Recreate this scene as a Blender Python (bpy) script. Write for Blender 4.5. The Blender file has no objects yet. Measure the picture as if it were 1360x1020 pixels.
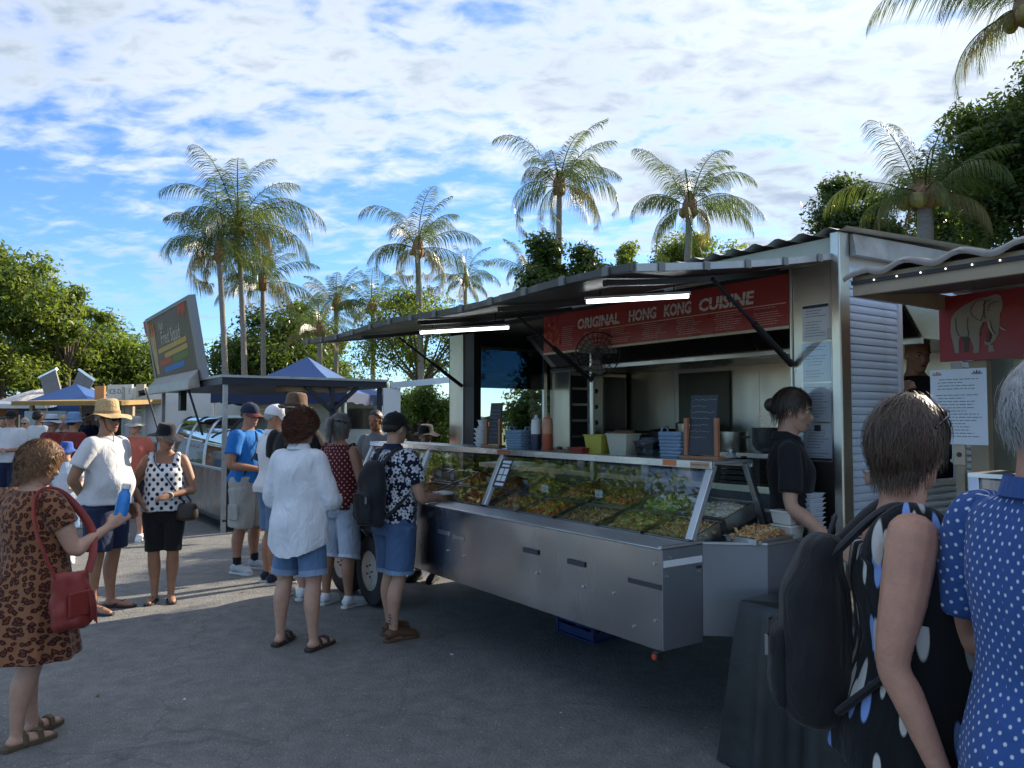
import bpy, bmesh, math, random
import numpy as np
from mathutils import Vector, Matrix, Euler
# ------------------------------------------------------------------ camera, sky, sun, exposure
sc = bpy.context.scene
C = sc.collection
PI = math.pi
CAM_H = 1.62
F_PX = 1020.0                      # focal length in photo pixels (1360 x 1020)
cam_d = bpy.data.cameras.new('camera')
cam_d.sensor_width = 36.0
cam_d.lens = 36.0 * F_PX / 1360.0
cam_d.clip_start = 0.05
cam_d.clip_end = 4000.0
cam = bpy.data.objects.new('camera', cam_d)
C.objects.link(cam)
cam.location = (0, 0, CAM_H)
cam.rotation_euler = (math.radians(90 + 2.53), 0, 0)
sc.camera = cam

SUN_AZ = 50.0                      # degrees right of the view direction
SUN_EL = 26.0
w = bpy.data.worlds.new('World'); sc.world = w; w.use_nodes = True
def build_world():
    nt = w.node_tree; N = nt.nodes; L = nt.links
    for n in list(N): N.remove(n)
    out = N.new('ShaderNodeOutputWorld'); bg = N.new('ShaderNodeBackground')
    sky = N.new('ShaderNodeTexSky'); sky.sky_type = 'NISHITA'; sky.sun_disc = False
    sky.sun_elevation = math.radians(SUN_EL); sky.sun_rotation = math.radians(SUN_AZ)
    sky.air_density = 1.0; sky.dust_density = 0.15; sky.ozone_density = 2.2
    bg.inputs['Strength'].default_value = 0.15
    tc = N.new('ShaderNodeTexCoord')
    def math_(op, a, b=None, c=None, clamp=False):
        n = N.new('ShaderNodeMath'); n.operation = op; n.use_clamp = clamp
        for i, v in enumerate((a, b, c)):
            if v is None: continue
            if isinstance(v, (int, float)): n.inputs[i].default_value = v
            else: L.new(v, n.inputs[i])
        return n.outputs[0]
    sep = N.new('ShaderNodeSeparateXYZ'); L.new(tc.outputs['Generated'], sep.inputs[0])
    zz = math_('ADD', math_('MAXIMUM', sep.outputs[2], 0.0), 0.20)
    px = math_('DIVIDE', sep.outputs[0], zz); py = math_('DIVIDE', sep.outputs[1], zz)
    cmb = N.new('ShaderNodeCombineXYZ'); L.new(px, cmb.inputs[0]); L.new(py, cmb.inputs[1])
    def noise(scale, detail, rough, loc, rot=0.0, sc3=(1, 1, 1), dist=0.0):
        mp = N.new('ShaderNodeMapping'); mp.inputs['Location'].default_value = loc
        mp.inputs['Rotation'].default_value = (0, 0, rot); mp.inputs['Scale'].default_value = sc3
        L.new(cmb.outputs[0], mp.inputs[0])
        n = N.new('ShaderNodeTexNoise'); n.inputs['Scale'].default_value = scale
        n.inputs['Detail'].default_value = detail; n.inputs['Roughness'].default_value = rough
        n.inputs['Distortion'].default_value = dist
        L.new(mp.outputs[0], n.inputs['Vector']); return n.outputs[0]
    # altocumulus sheet: broad masses, mid-size lumps, fine ripples
    big = noise(0.80, 2, 0.5, (2.2, 4.1, 0))
    mid = noise(2.6, 4, 0.55, (9.2, 2.2, 0), 0.35, (1, 1.3, 1), 0.25)
    rip = noise(8.5, 5, 0.58, (1.3, 0.4, 0), 0.6, (1.0, 1.55, 1), 0.3)
    def ramp(x, a, b, c, d, smooth=False):
        n = N.new('ShaderNodeMapRange'); L.new(x, n.inputs[0])
        if smooth: n.interpolation_type = 'SMOOTHSTEP'
        for k, v in enumerate((a, b, c, d)): n.inputs[k + 1].default_value = v
        return n.outputs[0]
    lump = math_('ADD', math_('MULTIPLY', mid, 0.75), math_('MULTIPLY', rip, 0.90))      # about 0.8 on average
    cov = math_('ADD', math_('MULTIPLY', big, 0.8), lump)
    cov = math_('ADD', cov, ramp(sep.outputs[2], 0.10, 0.36, -0.16, 0.14))              # clearer towards the horizon
    cov = math_('ADD', cov, ramp(sep.outputs[0], -0.9, 0.5, -0.14, 0.06))
    cov = math_('ADD', cov, ramp(sep.outputs[1], -0.7, 0.2, -0.10, 0.0))
    dens_o = ramp(cov, 1.03, 1.48, 0.0, 1.0, True)
    # thick parts turn blue grey, thin edges stay white
    thick_o = ramp(math_('ADD', math_('MULTIPLY', big, 1.1), math_('MULTIPLY', lump, 0.55)), 0.98, 1.26, 0.0, 1.0, True)
    ccol = N.new('ShaderNodeMix'); ccol.data_type = 'RGBA'
    L.new(thick_o, ccol.inputs[0])
    ccol.inputs[6].default_value = (2.85, 3.05, 3.3, 1); ccol.inputs[7].default_value = (1.35, 1.65, 2.0, 1)
    mix = N.new('ShaderNodeMix'); mix.data_type = 'RGBA'
    L.new(math_('MULTIPLY', dens_o, 0.95), mix.inputs[0])
    tint = N.new('ShaderNodeMix'); tint.data_type = 'RGBA'; tint.blend_type = 'MULTIPLY'; tint.inputs[0].default_value = 1
    tint.inputs[7].default_value = (.36, .50, .70, 1); L.new(sky.outputs[0], tint.inputs[6]); L.new(tint.outputs[2], mix.inputs[6]); L.new(ccol.outputs[2], mix.inputs[7])
    L.new(mix.outputs[2], bg.inputs[0]); L.new(bg.outputs[0], out.inputs[0])
build_world()
sun_d = bpy.data.lights.new('sun', 'SUN'); sun_d.energy = 4.0; sun_d.angle = math.radians(0.6)
sun_d.color = (1.0, 0.88, 0.70)
sun = bpy.data.objects.new('sun', sun_d); C.objects.link(sun)
_az, _el = math.radians(SUN_AZ), math.radians(SUN_EL)
SUN_DIR = Vector((math.sin(_az) * math.cos(_el), math.cos(_az) * math.cos(_el), math.sin(_el)))
sun.rotation_euler = (-SUN_DIR).to_track_quat('-Z', 'Y').to_euler()
sun.location = (20, 20, 30)
vs = sc.view_settings
vs.view_transform = 'Standard'; vs.look = 'None'; vs.gamma = 1.0; vs.exposure = 1.27
vs.use_curve_mapping = False
sc.cycles.use_denoising = True
sc.cycles.max_bounces = 8; sc.cycles.transparent_max_bounces = 16
sc.cycles.glossy_bounces = 4; sc.cycles.diffuse_bounces = 3; sc.cycles.transmission_bounces = 6
sc.cycles.caustics_reflective = False; sc.cycles.caustics_refractive = False

# ------------------------------------------------------------------ helpers
rng = random.Random(7)
def tag(o, label=None, cat=None, group=None, kind=None):
    if label: o['label'] = label
    if cat: o['category'] = cat
    if group: o['group'] = group
    if kind: o['kind'] = kind
    return o
def thing(name, label, cat, loc=(0, 0, 0), rz=0.0, group=None):
    o = bpy.data.objects.new(name, None); C.objects.link(o)
    o.empty_display_size = 0.2
    o.location = loc; o.rotation_euler = (0, 0, rz)
    return tag(o, label, cat, group)
class MB:
    """collects shapes of ONE part"""
    def __init__(s): s.v = []; s.f = []
    def add(s, vs_, fs_):
        b = len(s.v); s.v.extend([tuple(p) for p in vs_]); s.f.extend([tuple(i + b for i in f) for f in fs_]); return s
    def box(s, x0, x1, y0, y1, z0, z1, M=None):
        vs_ = [Vector((x, y, z)) for z in (z0, z1) for y in (y0, y1) for x in (x0, x1)]
        if M is not None: vs_ = [M @ p for p in vs_]
        return s.add(vs_, [(0, 2, 3, 1), (4, 5, 7, 6), (0, 1, 5, 4), (2, 6, 7, 3), (0, 4, 6, 2), (1, 3, 7, 5)])
    def hexa(s, p):   # 8 points: bottom loop 0-3, top loop 4-7
        return s.add(p, [(3, 2, 1, 0), (4, 5, 6, 7), (0, 1, 5, 4), (1, 2, 6, 5), (2, 3, 7, 6), (3, 0, 4, 7)])
    def quad(s, a, b, c, d): return s.add([a, b, c, d], [(0, 1, 2, 3)])
    def bar(s, p0, p1, wx, wy=None):   # square bar between two points
        wy = wy or wx
        p0, p1 = Vector(p0), Vector(p1); d = (p1 - p0).normalized()
        up = Vector((0, 0, 1)) if abs(d.z) < 0.9 else Vector((0, 1, 0))
        a = d.cross(up).normalized(); b = a.cross(d).normalized()
        r = []
        for p in (p0, p1):
            for i, j in ((-1, -1), (1, -1), (1, 1), (-1, 1)): r.append(p + a * i * wx / 2 + b * j * wy / 2)
        return s.hexa(r)
    def tube(s, pts, rad, n=10, cap=True, flat=None):
        P = [Vector(p) for p in pts]
        R = rad if isinstance(rad, (list, tuple)) else [rad] * len(P)
        vs_, fs_ = [], []
        t0 = (P[1] - P[0]).normalized()
        up = Vector((0, 0, 1)) if abs(t0.z) < 0.95 else Vector((0, 1, 0))
        a = t0.cross(up).normalized()
        for i, p in enumerate(P):
            if i == 0: t = P[1] - P[0]
            elif i == len(P) - 1: t = P[-1] - P[-2]
            else: t = P[i + 1] - P[i - 1]
            t.normalize(); a = (a - t * a.dot(t)).normalized(); b = t.cross(a)
            fl = 1.0 if flat is None else flat
            for k in range(n):
                an = 2 * PI * k / n
                vs_.append(p + a * math.cos(an) * R[i] + b * math.sin(an) * R[i] * fl)
        for i in range(len(P) - 1):
            for k in range(n):
                k2 = (k + 1) % n
                fs_.append((i * n + k, i * n + k2, (i + 1) * n + k2, (i + 1) * n + k))
        if cap:
            fs_.append(tuple(range(n - 1, -1, -1))); fs_.append(tuple(range((len(P) - 1) * n, len(P) * n)))
        return s.add(vs_, fs_)
    def cyl(s, p0, p1, r0, r1=None, n=16, cap=True): return s.tube([p0, p1], [r0, r0 if r1 is None else r1], n, cap)
    def lathe(s, prof, n=24, c=(0, 0, 0), M=None, wob=None):
        vs_, fs_ = [], []
        for (r, z) in prof:
            for k in range(n):
                an = 2 * PI * k / n
                p = Vector((c[0] + r * math.cos(an), c[1] + r * math.sin(an), c[2] + z))
                if wob: p = wob(p, an, r)
                if M is not None: p = M @ p
                vs_.append(p)
        m = len(prof)
        for i in range(m - 1):
            for k in range(n):
                k2 = (k + 1) % n
                fs_.append((i * n + k, i * n + k2, (i + 1) * n + k2, (i + 1) * n + k))
        fs_.append(tuple(range(n - 1, -1, -1))); fs_.append(tuple(range((m - 1) * n, m * n)))
        return s.add(vs_, fs_)
    def ell(s, c, r, M=None, nu=12, nv=8):
        vs_ = []; fs_ = []
        for i in range(1, nv):
            ph = PI * i / nv
            for k in range(nu):
                an = 2 * PI * k / nu
                vs_.append(Vector((c[0] + r[0] * math.sin(ph) * math.cos(an), c[1] + r[1] * math.sin(ph) * math.sin(an), c[2] + r[2] * math.cos(ph))))
        t, b = len(vs_), len(vs_) + 1
        vs_ += [Vector((c[0], c[1], c[2] + r[2])), Vector((c[0], c[1], c[2] - r[2]))]
        for i in range(nv - 2):
            for k in range(nu):
                k2 = (k + 1) % nu
                fs_.append((i * nu + k, (i + 1) * nu + k, (i + 1) * nu + k2, i * nu + k2))
        for k in range(nu):
            k2 = (k + 1) % nu
            fs_.append((t, k, k2)); fs_.append((b, (nv - 2) * nu + k2, (nv - 2) * nu + k))
        if M is not None: vs_ = [M @ p for p in vs_]
        return s.add(vs_, fs_)
    def prism(s, poly, z0, z1, M=None):   # polygon in xy extruded in z
        n = len(poly)
        vs_ = [Vector((p[0], p[1], z0)) for p in poly] + [Vector((p[0], p[1], z1)) for p in poly]
        if M is not None: vs_ = [M @ p for p in vs_]
        fs_ = [tuple(range(n - 1, -1, -1)), tuple(range(n, 2 * n))] + [(i, (i + 1) % n, n + (i + 1) % n, n + i) for i in range(n)]
        return s.add(vs_, fs_)
    def build(s, name, m, parent=None, smooth=False, bevel=0.0, loc=None, rz=None, sharp=35):
        me = bpy.data.meshes.new(name)
        me.from_pydata([tuple(p) for p in s.v], [], s.f); me.update()
        if smooth:
            me.polygons.foreach_set('use_smooth', [True] * len(me.polygons))
            me.set_sharp_from_angle(angle=math.radians(sharp))
        o = bpy.data.objects.new(name, me); C.objects.link(o)
        if m is not None: me.materials.append(m)
        if parent is not None: o.parent = parent
        if loc is not None: o.location = loc
        if rz is not None: o.rotation_euler = (0, 0, rz)
        if bevel > 0:
            b = o.modifiers.new('bevel', 'BEVEL'); b.width = bevel; b.segments = 2; b.limit_method = 'ANGLE'
            b.angle_limit = math.radians(40)
        return o
def split_build(mb, name, m, parent=None, **kw):
    """every separate piece of mb becomes an object of its own"""
    n = len(mb.v); par = list(range(n))
    def find(i):
        while par[i] != i: par[i] = par[par[i]]; i = par[i]
        return i
    for f in mb.f:
        for j in f[1:]: par[find(j)] = find(f[0])
    grp = {}
    for f in mb.f: grp.setdefault(find(f[0]), []).append(f)
    out = []
    for fs_ in grp.values():
        idx = sorted({i for f in fs_ for i in f}); mp = {i: k for k, i in enumerate(idx)}
        q = MB(); q.v = [mb.v[i] for i in idx]; q.f = [tuple(mp[i] for i in f) for f in fs_]
        out.append(q.build(name, m, parent, **kw))
    return out
def np_mesh(name, V, F, m, parent=None, smooth=False):
    """V (n,3) floats, F (k,4) or (k,3) ints"""
    V = np.asarray(V, np.float32); F = np.asarray(F, np.int32)
    me = bpy.data.meshes.new(name); k = F.shape[1]
    me.vertices.add(len(V)); me.vertices.foreach_set('co', V.ravel())
    me.loops.add(F.size); me.loops.foreach_set('vertex_index', F.ravel())
    me.polygons.add(len(F)); me.polygons.foreach_set('loop_start', np.arange(0, F.size, k, dtype=np.int32))
    if smooth: me.polygons.foreach_set('use_smooth', [True] * len(F))
    me.update(calc_edges=True); me.validate()
    me.materials.append(m)
    o = bpy.data.objects.new(name, me); C.objects.link(o)
    if parent is not None: o.parent = parent
    return o
def gp(px, py):
    """photo pixel of a point on the ground -> world xy (depth from the ground plane)"""
    pit = math.radians(2.53)
    a = (px - 680) / F_PX; b = (510 - py) / F_PX
    dy = math.cos(pit) - b * math.sin(pit); dz = math.sin(pit) + b * math.cos(pit)
    t = CAM_H / -dz
    return (a * t, dy * t)
def at(px, py, Y):
    """photo pixel + known depth -> world point"""
    pit = math.radians(2.53)
    a = (px - 680) / F_PX; b = (510 - py) / F_PX
    dy = math.cos(pit) - b * math.sin(pit); dz = math.sin(pit) + b * math.cos(pit)
    t = Y / dy
    return Vector((a * t, Y, CAM_H + dz * t))
# the row of stalls: x runs along the row (towards the right), y into the row
ROW_A = math.radians(-55.0)
ROW_O = Vector((0.737, 3.80, 0.0))
_RM = Matrix.Translation(ROW_O) @ Matrix.Rotation(ROW_A, 4, 'Z')
def row(x, y, z=0.0): return _RM @ Vector((x, y, z))
def row_x(px, y):
    r = (px - 680) / F_PX
    X0 = ROW_O.x + 0.819 * y; Y0 = ROW_O.y + 0.574 * y
    return -(X0 - r * Y0) / (0.574 + 0.819 * r)
def row_z(py, x, y):
    p = row(x, y); return CAM_H + (555 - py) / F_PX * p.y
# ------------------------------------------------------------------ materials
MATS = {}
def _nt(name):
    m = bpy.data.materials.new(name); m.use_nodes = True
    nt = m.node_tree; b = nt.nodes['Principled BSDF']
    return m, nt, b
def mat(name, col, rough=0.6, metal=0.0, var=0.0, vscale=6.0, bump=0.0, bscale=40.0, spec=0.5, sss=0.0, stretch=None, sheen=0.0, coat=0.0, dirt=None, dscale=2.0):
    if name in MATS: return MATS[name]
    m, nt, b = _nt(name); N, L = nt.nodes, nt.links
    c = (col[0], col[1], col[2], 1)
    b.inputs['Base Color'].default_value = c
    b.inputs['Roughness'].default_value = rough; b.inputs['Metallic'].default_value = metal
    b.inputs['Specular IOR Level'].default_value = spec
    if sheen: b.inputs['Sheen Weight'].default_value = sheen
    if coat: b.inputs['Coat Weight'].default_value = coat
    if sss:
        b.inputs['Subsurface Weight'].default_value = sss
        b.inputs['Subsurface Radius'].default_value = (0.02, 0.008, 0.004)
    tc = N.new('ShaderNodeTexCoord'); mp = N.new('ShaderNodeMapping'); L.new(tc.outputs['Object'], mp.inputs[0])
    if stretch: mp.inputs['Scale'].default_value = stretch
    if var > 0 or dirt:
        n = N.new('ShaderNodeTexNoise'); n.inputs['Scale'].default_value = vscale; n.inputs['Detail'].default_value = 6
        n.inputs['Roughness'].default_value = 0.62
        L.new(mp.outputs[0], n.inputs['Vector'])
        mr = N.new('ShaderNodeMapRange'); L.new(n.outputs[0], mr.inputs[0])
        mr.inputs[1].default_value = 0.25; mr.inputs[2].default_value = 0.75
        mr.inputs[3].default_value = 1 - var; mr.inputs[4].default_value = 1 + var
        mx = N.new('ShaderNodeMix'); mx.data_type = 'RGBA'; mx.blend_type = 'MULTIPLY'; mx.inputs[0].default_value = 1
        mx.inputs[6].default_value = c; L.new(mr.outputs[0], mx.inputs[7])
        last = mx.outputs[2]
        if dirt:
            n2 = N.new('ShaderNodeTexNoise'); n2.inputs['Scale'].default_value = dscale; n2.inputs['Detail'].default_value = 9
            n2.inputs['Roughness'].default_value = 0.72; L.new(tc.outputs['Object'], n2.inputs['Vector'])
            r2 = N.new('ShaderNodeMapRange'); r2.inputs[1].default_value = 0.5; r2.inputs[2].default_value = 0.72
            L.new(n2.outputs[0], r2.inputs[0])
            m2 = N.new('ShaderNodeMix'); m2.data_type = 'RGBA'
            mm = N.new('ShaderNodeMath'); mm.operation = 'MULTIPLY'; mm.inputs[1].default_value = 0.65
            L.new(r2.outputs[0], mm.inputs[0]); L.new(mm.outputs[0], m2.inputs[0])
            L.new(last, m2.inputs[6]); m2.inputs[7].default_value = (dirt[0], dirt[1], dirt[2], 1)
            last = m2.outputs[2]
        L.new(last, b.inputs['Base Color'])
        rr = N.new('ShaderNodeMapRange'); L.new(n.outputs[0], rr.inputs[0])
        rr.inputs[3].default_value = max(0.02, rough - 0.12); rr.inputs[4].default_value = min(1, rough + 0.12)
        L.new(rr.outputs[0], b.inputs['Roughness'])
    if bump > 0:
        nb = N.new('ShaderNodeTexNoise'); nb.inputs['Scale'].default_value = bscale; nb.inputs['Detail'].default_value = 4
        L.new(mp.outputs[0], nb.inputs['Vector'])
        bp = N.new('ShaderNodeBump'); bp.inputs['Strength'].default_value = bump; bp.inputs['Distance'].default_value = 0.02
        L.new(nb.outputs[0], bp.inputs['Height']); L.new(bp.outputs[0], b.inputs['Normal'])
    MATS[name] = m
    return m
def emis(name, col, s):
    if name in MATS: return MATS[name]
    m, nt, b = _nt(name)
    b.inputs['Base Color'].default_value = (*col, 1)
    b.inputs['Emission Color'].default_value = (*col, 1); b.inputs['Emission Strength'].default_value = s
    MATS[name] = m; return m
def glass_mat(name, tint=(0.9, 0.95, 0.95), ior=1.5, refl=1.0):
    if name in MATS: return MATS[name]
    m = bpy.data.materials.new(name); m.use_nodes = True; nt = m.node_tree; N, L = nt.nodes, nt.links
    N.remove(N['Principled BSDF']); out = N['Material Output']
    tr = N.new('ShaderNodeBsdfTransparent'); tr.inputs[0].default_value = (*tint, 1)
    gl = N.new('ShaderNodeBsdfGlossy'); gl.inputs['Roughness'].default_value = 0.015
    # Schlick reflectance, the same on both faces of the pane (no refraction inside)
    ge = N.new('ShaderNodeNewGeometry'); dt = N.new('ShaderNodeVectorMath'); dt.operation = 'DOT_PRODUCT'
    L.new(ge.outputs['Incoming'], dt.inputs[0]); L.new(ge.outputs['Normal'], dt.inputs[1])
    def mth(op, a, b=None, clamp=False):
        n = N.new('ShaderNodeMath'); n.operation = op; n.use_clamp = clamp
        for i, v in enumerate((a, b)):
            if v is None: continue
            if isinstance(v, (int, float)): n.inputs[i].default_value = v
            else: L.new(v, n.inputs[i])
        return n.outputs[0]
    f0 = ((ior - 1) / (ior + 1)) ** 2
    s5 = mth('POWER', mth('SUBTRACT', 1.0, mth('ABSOLUTE', dt.outputs['Value'])), 5.0)
    fo = mth('MULTIPLY', mth('ADD', f0, mth('MULTIPLY', s5, 1 - f0)), refl, True)
    mx = N.new('ShaderNodeMixShader'); L.new(fo, mx.inputs[0]); L.new(tr.outputs[0], mx.inputs[1]); L.new(gl.outputs[0], mx.inputs[2])
    L.new(mx.outputs[0], out.inputs[0]); MATS[name] = m; return m
def leaf_mat(name, dark, light, trans=0.45, rough=0.45):
    """leaf colour varies from leaf to leaf; light passes through"""
    if name in MATS: return MATS[name]
    m, nt, b = _nt(name); N, L = nt.nodes, nt.links; out = N['Material Output']
    ge = N.new('ShaderNodeNewGeometry')
    cr = N.new('ShaderNodeMix'); cr.data_type = 'RGBA'
    L.new(ge.outputs['Random Per Island'], cr.inputs[0])
    cr.inputs[6].default_value = (*dark, 1); cr.inputs[7].default_value = (*light, 1)
    L.new(cr.outputs[2], b.inputs['Base Color']); b.inputs['Roughness'].default_value = rough
    b.inputs['Specular IOR Level'].default_value = 0.35
    tl = N.new('ShaderNodeBsdfTranslucent')
    hs = N.new('ShaderNodeMix'); hs.data_type = 'RGBA'; hs.blend_type = 'MULTIPLY'; hs.inputs[0].default_value = 1
    L.new(cr.outputs[2], hs.inputs[6]); hs.inputs[7].default_value = (1.65, 1.65, 0.7, 1)
    L.new(hs.outputs[2], tl.inputs[0])
    mx = N.new('ShaderNodeMixShader'); mx.inputs[0].default_value = trans
    L.new(b.outputs[0], mx.inputs[1]); L.new(tl.outputs[0], mx.inputs[2]); L.new(mx.outputs[0], out.inputs[0])
    MATS[name] = m; return m
def steel(name, col=(0.62, 0.62, 0.60), rough=0.27, wob=0.25, wscale=1.6, brush=(1, 1, 60), dents=0.0):
    """brushed sheet steel: brush lines, slow waviness, smears"""
    if name in MATS: return MATS[name]
    m, nt, b = _nt(name); N, L = nt.nodes, nt.links
    b.inputs['Metallic'].default_value = 1.0
    tc = N.new('ShaderNodeTexCoord'); mp = N.new('ShaderNodeMapping'); L.new(tc.outputs['Object'], mp.inputs[0])
    mp.inputs['Scale'].default_value = brush
    br = N.new('ShaderNodeTexNoise'); br.inputs['Scale'].default_value = 9; br.inputs['Detail'].default_value = 4
    L.new(mp.outputs[0], br.inputs['Vector'])
    sm = N.new('ShaderNodeTexNoise'); sm.inputs['Scale'].default_value = 1.6; sm.inputs['Detail'].default_value = 3; sm.inputs['Roughness'].default_value = .5
    ms_ = N.new('ShaderNodeMapping'); ms_.inputs['Scale'].default_value = (2.2, 2.2, .5); L.new(tc.outputs['Object'], ms_.inputs[0]); L.new(ms_.outputs[0], sm.inputs['Vector'])
    wv = N.new('ShaderNodeTexNoise'); wv.inputs['Scale'].default_value = wscale; wv.inputs['Detail'].default_value = 1.5
    L.new(tc.outputs['Object'], wv.inputs['Vector'])
    mr = N.new('ShaderNodeMapRange'); L.new(sm.outputs[0], mr.inputs[0]); mr.inputs[1].default_value = .3; mr.inputs[2].default_value = .75
    mr.inputs[3].default_value = rough - .06; mr.inputs[4].default_value = rough + .10
    L.new(mr.outputs[0], b.inputs['Roughness'])
    mc = N.new('ShaderNodeMapRange'); L.new(sm.outputs[0], mc.inputs[0]); mc.inputs[1].default_value = .3; mc.inputs[2].default_value = .8
    mc.inputs[3].default_value = 1.06; mc.inputs[4].default_value = .88
    mx = N.new('ShaderNodeMix'); mx.data_type = 'RGBA'; mx.blend_type = 'MULTIPLY'; mx.inputs[0].default_value = 1
    mx.inputs[6].default_value = (*col, 1); L.new(mc.outputs[0], mx.inputs[7]); L.new(mx.outputs[2], b.inputs['Base Color'])
    b1 = N.new('ShaderNodeBump'); b1.inputs['Strength'].default_value = wob; b1.inputs['Distance'].default_value = .05
    L.new(wv.outputs[0], b1.inputs['Height'])
    b2 = N.new('ShaderNodeBump'); b2.inputs['Strength'].default_value = .06; b2.inputs['Distance'].default_value = .01
    L.new(br.outputs[0], b2.inputs['Height']); L.new(b1.outputs[0], b2.inputs['Normal']); L.new(b2.outputs[0], b.inputs['Normal'])
    MATS[name] = m; return m
def text_obj(txt, size, m, parent, M, name='lettering', extrude=0.001, align='CENTER', shear=0.0, xs=1.0, offset=0.0):
    cu = bpy.data.curves.new('t', 'FONT'); cu.body = txt; cu.size = size; cu.extrude = extrude
    cu.align_x = align; cu.align_y = 'CENTER'; cu.shear = shear; cu.resolution_u = 2; cu.offset = offset
    ob = bpy.data.objects.new('t', cu); C.objects.link(ob)
    dg = bpy.context.evaluated_depsgraph_get()
    me = bpy.data.meshes.new_from_object(ob.evaluated_get(dg))
    bpy.data.objects.remove(ob); bpy.data.curves.remove(cu)
    me.transform(M @ Matrix.Diagonal((xs, 1, 1, 1)))
    me.name = name; me.materials.clear(); me.materials.append(m)
    o = bpy.data.objects.new(name, me); C.objects.link(o)
    if parent is not None: o.parent = parent
    return o
def frame_M(o, ex, ey):
    """matrix: local x -> ex, local y -> ey, local z -> ex x ey, at o"""
    ex, ey = Vector(ex).normalized(), Vector(ey).normalized(); ez = ex.cross(ey)
    M = Matrix((ex, ey, ez)).transposed().to_4x4(); M.translation = Vector(o); return M
# ------------------------------------------------------------------ ground
def ground_mats():
    m, nt, b = _nt('asphalt'); N, L = nt.nodes, nt.links
    tc = N.new('ShaderNodeTexCoord')
    def noise(s, d=5, r=.6):
        n = N.new('ShaderNodeTexNoise'); n.inputs['Scale'].default_value = s; n.inputs['Detail'].default_value = d
        n.inputs['Roughness'].default_value = r; L.new(tc.outputs['Object'], n.inputs['Vector']); return n.outputs[0]
    big, fine, grit = noise(.55, 6, .6), noise(7, 6, .7), noise(110, 3, .7)
    vo = N.new('ShaderNodeTexVoronoi'); vo.inputs['Scale'].default_value = 50; L.new(tc.outputs['Object'], vo.inputs['Vector'])
    cr = N.new('ShaderNodeValToRGB'); L.new(big, cr.inputs[0])
    cr.color_ramp.elements[0].position = .3; cr.color_ramp.elements[0].color = (.140, .138, .134, 1)
    cr.color_ramp.elements[1].position = .72; cr.color_ramp.elements[1].color = (.205, .201, .193, 1)
    def mul(a, f, lo, hi, i0=.3, i1=.7):
        mr = N.new('ShaderNodeMapRange'); L.new(f, mr.inputs[0]); mr.inputs[1].default_value = i0; mr.inputs[2].default_value = i1
        mr.inputs[3].default_value = lo; mr.inputs[4].default_value = hi
        x = N.new('ShaderNodeMix'); x.data_type = 'RGBA'; x.blend_type = 'MULTIPLY'; x.inputs[0].default_value = 1
        L.new(a, x.inputs[6]); L.new(mr.outputs[0], x.inputs[7]); return x.outputs[2]
    c = mul(cr.outputs[0], fine, .72, 1.25); c = mul(c, grit, .55, 1.5)
    # pale aggregate stones showing in the worn surface
    st = N.new('ShaderNodeMapRange'); L.new(vo.outputs['Color'], st.inputs[0]); st.inputs[1].default_value = .70; st.inputs[2].default_value = .95
    dm = N.new('ShaderNodeMapRange'); L.new(vo.outputs['Distance'], dm.inputs[0]); dm.inputs[1].default_value = .32; dm.inputs[2].default_value = .2
    mm = N.new('ShaderNodeMath'); mm.operation = 'MULTIPLY'; L.new(st.outputs[0], mm.inputs[0]); L.new(dm.outputs[0], mm.inputs[1])
    x = N.new('ShaderNodeMix'); x.data_type = 'RGBA'; L.new(mm.outputs[0], x.inputs[0]); L.new(c, x.inputs[6]); x.inputs[7].default_value = (.42, .41, .38, 1)
    # oil spots
    ov = N.new('ShaderNodeTexNoise'); ov.inputs['Scale'].default_value = 2.3; ov.inputs['Detail'].default_value = 4; L.new(tc.outputs['Object'], ov.inputs['Vector'])
    om = N.new('ShaderNodeMapRange'); L.new(ov.outputs[0], om.inputs[0]); om.inputs[1].default_value = .66; om.inputs[2].default_value = .74; om.inputs[4].default_value = .55
    y = N.new('ShaderNodeMix'); y.data_type = 'RGBA'; L.new(om.outputs[0], y.inputs[0]); L.new(x.outputs[2], y.inputs[6]); y.inputs[7].default_value = (.065, .065, .067, 1)
    # hairline cracks, some sealed with tar
    nw_ = N.new('ShaderNodeTexNoise'); nw_.inputs['Scale'].default_value = 1.4; nw_.inputs['Detail'].default_value = 5; L.new(tc.outputs['Object'], nw_.inputs['Vector'])
    vm = N.new('ShaderNodeVectorMath'); vm.operation = 'MULTIPLY_ADD'; L.new(nw_.outputs['Color'], vm.inputs[0]); vm.inputs[1].default_value = (.9, .9, 0); L.new(tc.outputs['Object'], vm.inputs[2])
    vc = N.new('ShaderNodeTexVoronoi'); vc.feature = 'DISTANCE_TO_EDGE'; vc.inputs['Scale'].default_value = .36; L.new(vm.outputs[0], vc.inputs['Vector'])
    ck = N.new('ShaderNodeMapRange'); L.new(vc.outputs['Distance'], ck.inputs[0]); ck.inputs[1].default_value = .0035; ck.inputs[2].default_value = .001; ck.inputs[4].default_value = .30
    yy = N.new('ShaderNodeMix'); yy.data_type = 'RGBA'; L.new(ck.outputs[0], yy.inputs[0]); L.new(y.outputs[2], yy.inputs[6]); yy.inputs[7].default_value = (.035, .035, .037, 1); y = yy
    L.new(y.outputs[2], b.inputs['Base Color']); b.inputs['Roughness'].default_value = .82
    bp = N.new('ShaderNodeBump'); bp.inputs['Strength'].default_value = .8; bp.inputs['Distance'].default_value = .006
    ad = N.new('ShaderNodeMath'); L.new(grit, ad.inputs[0]); L.new(vo.outputs['Distance'], ad.inputs[1])
    L.new(ad.outputs[0], bp.inputs['Height']); L.new(bp.outputs[0], b.inputs['Normal'])
    MATS['asphalt'] = m
ground_mats()
gm = mat('lawn', (.10, .13, .035), .95, var=.45, vscale=1.2, bump=.5, bscale=60)
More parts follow.
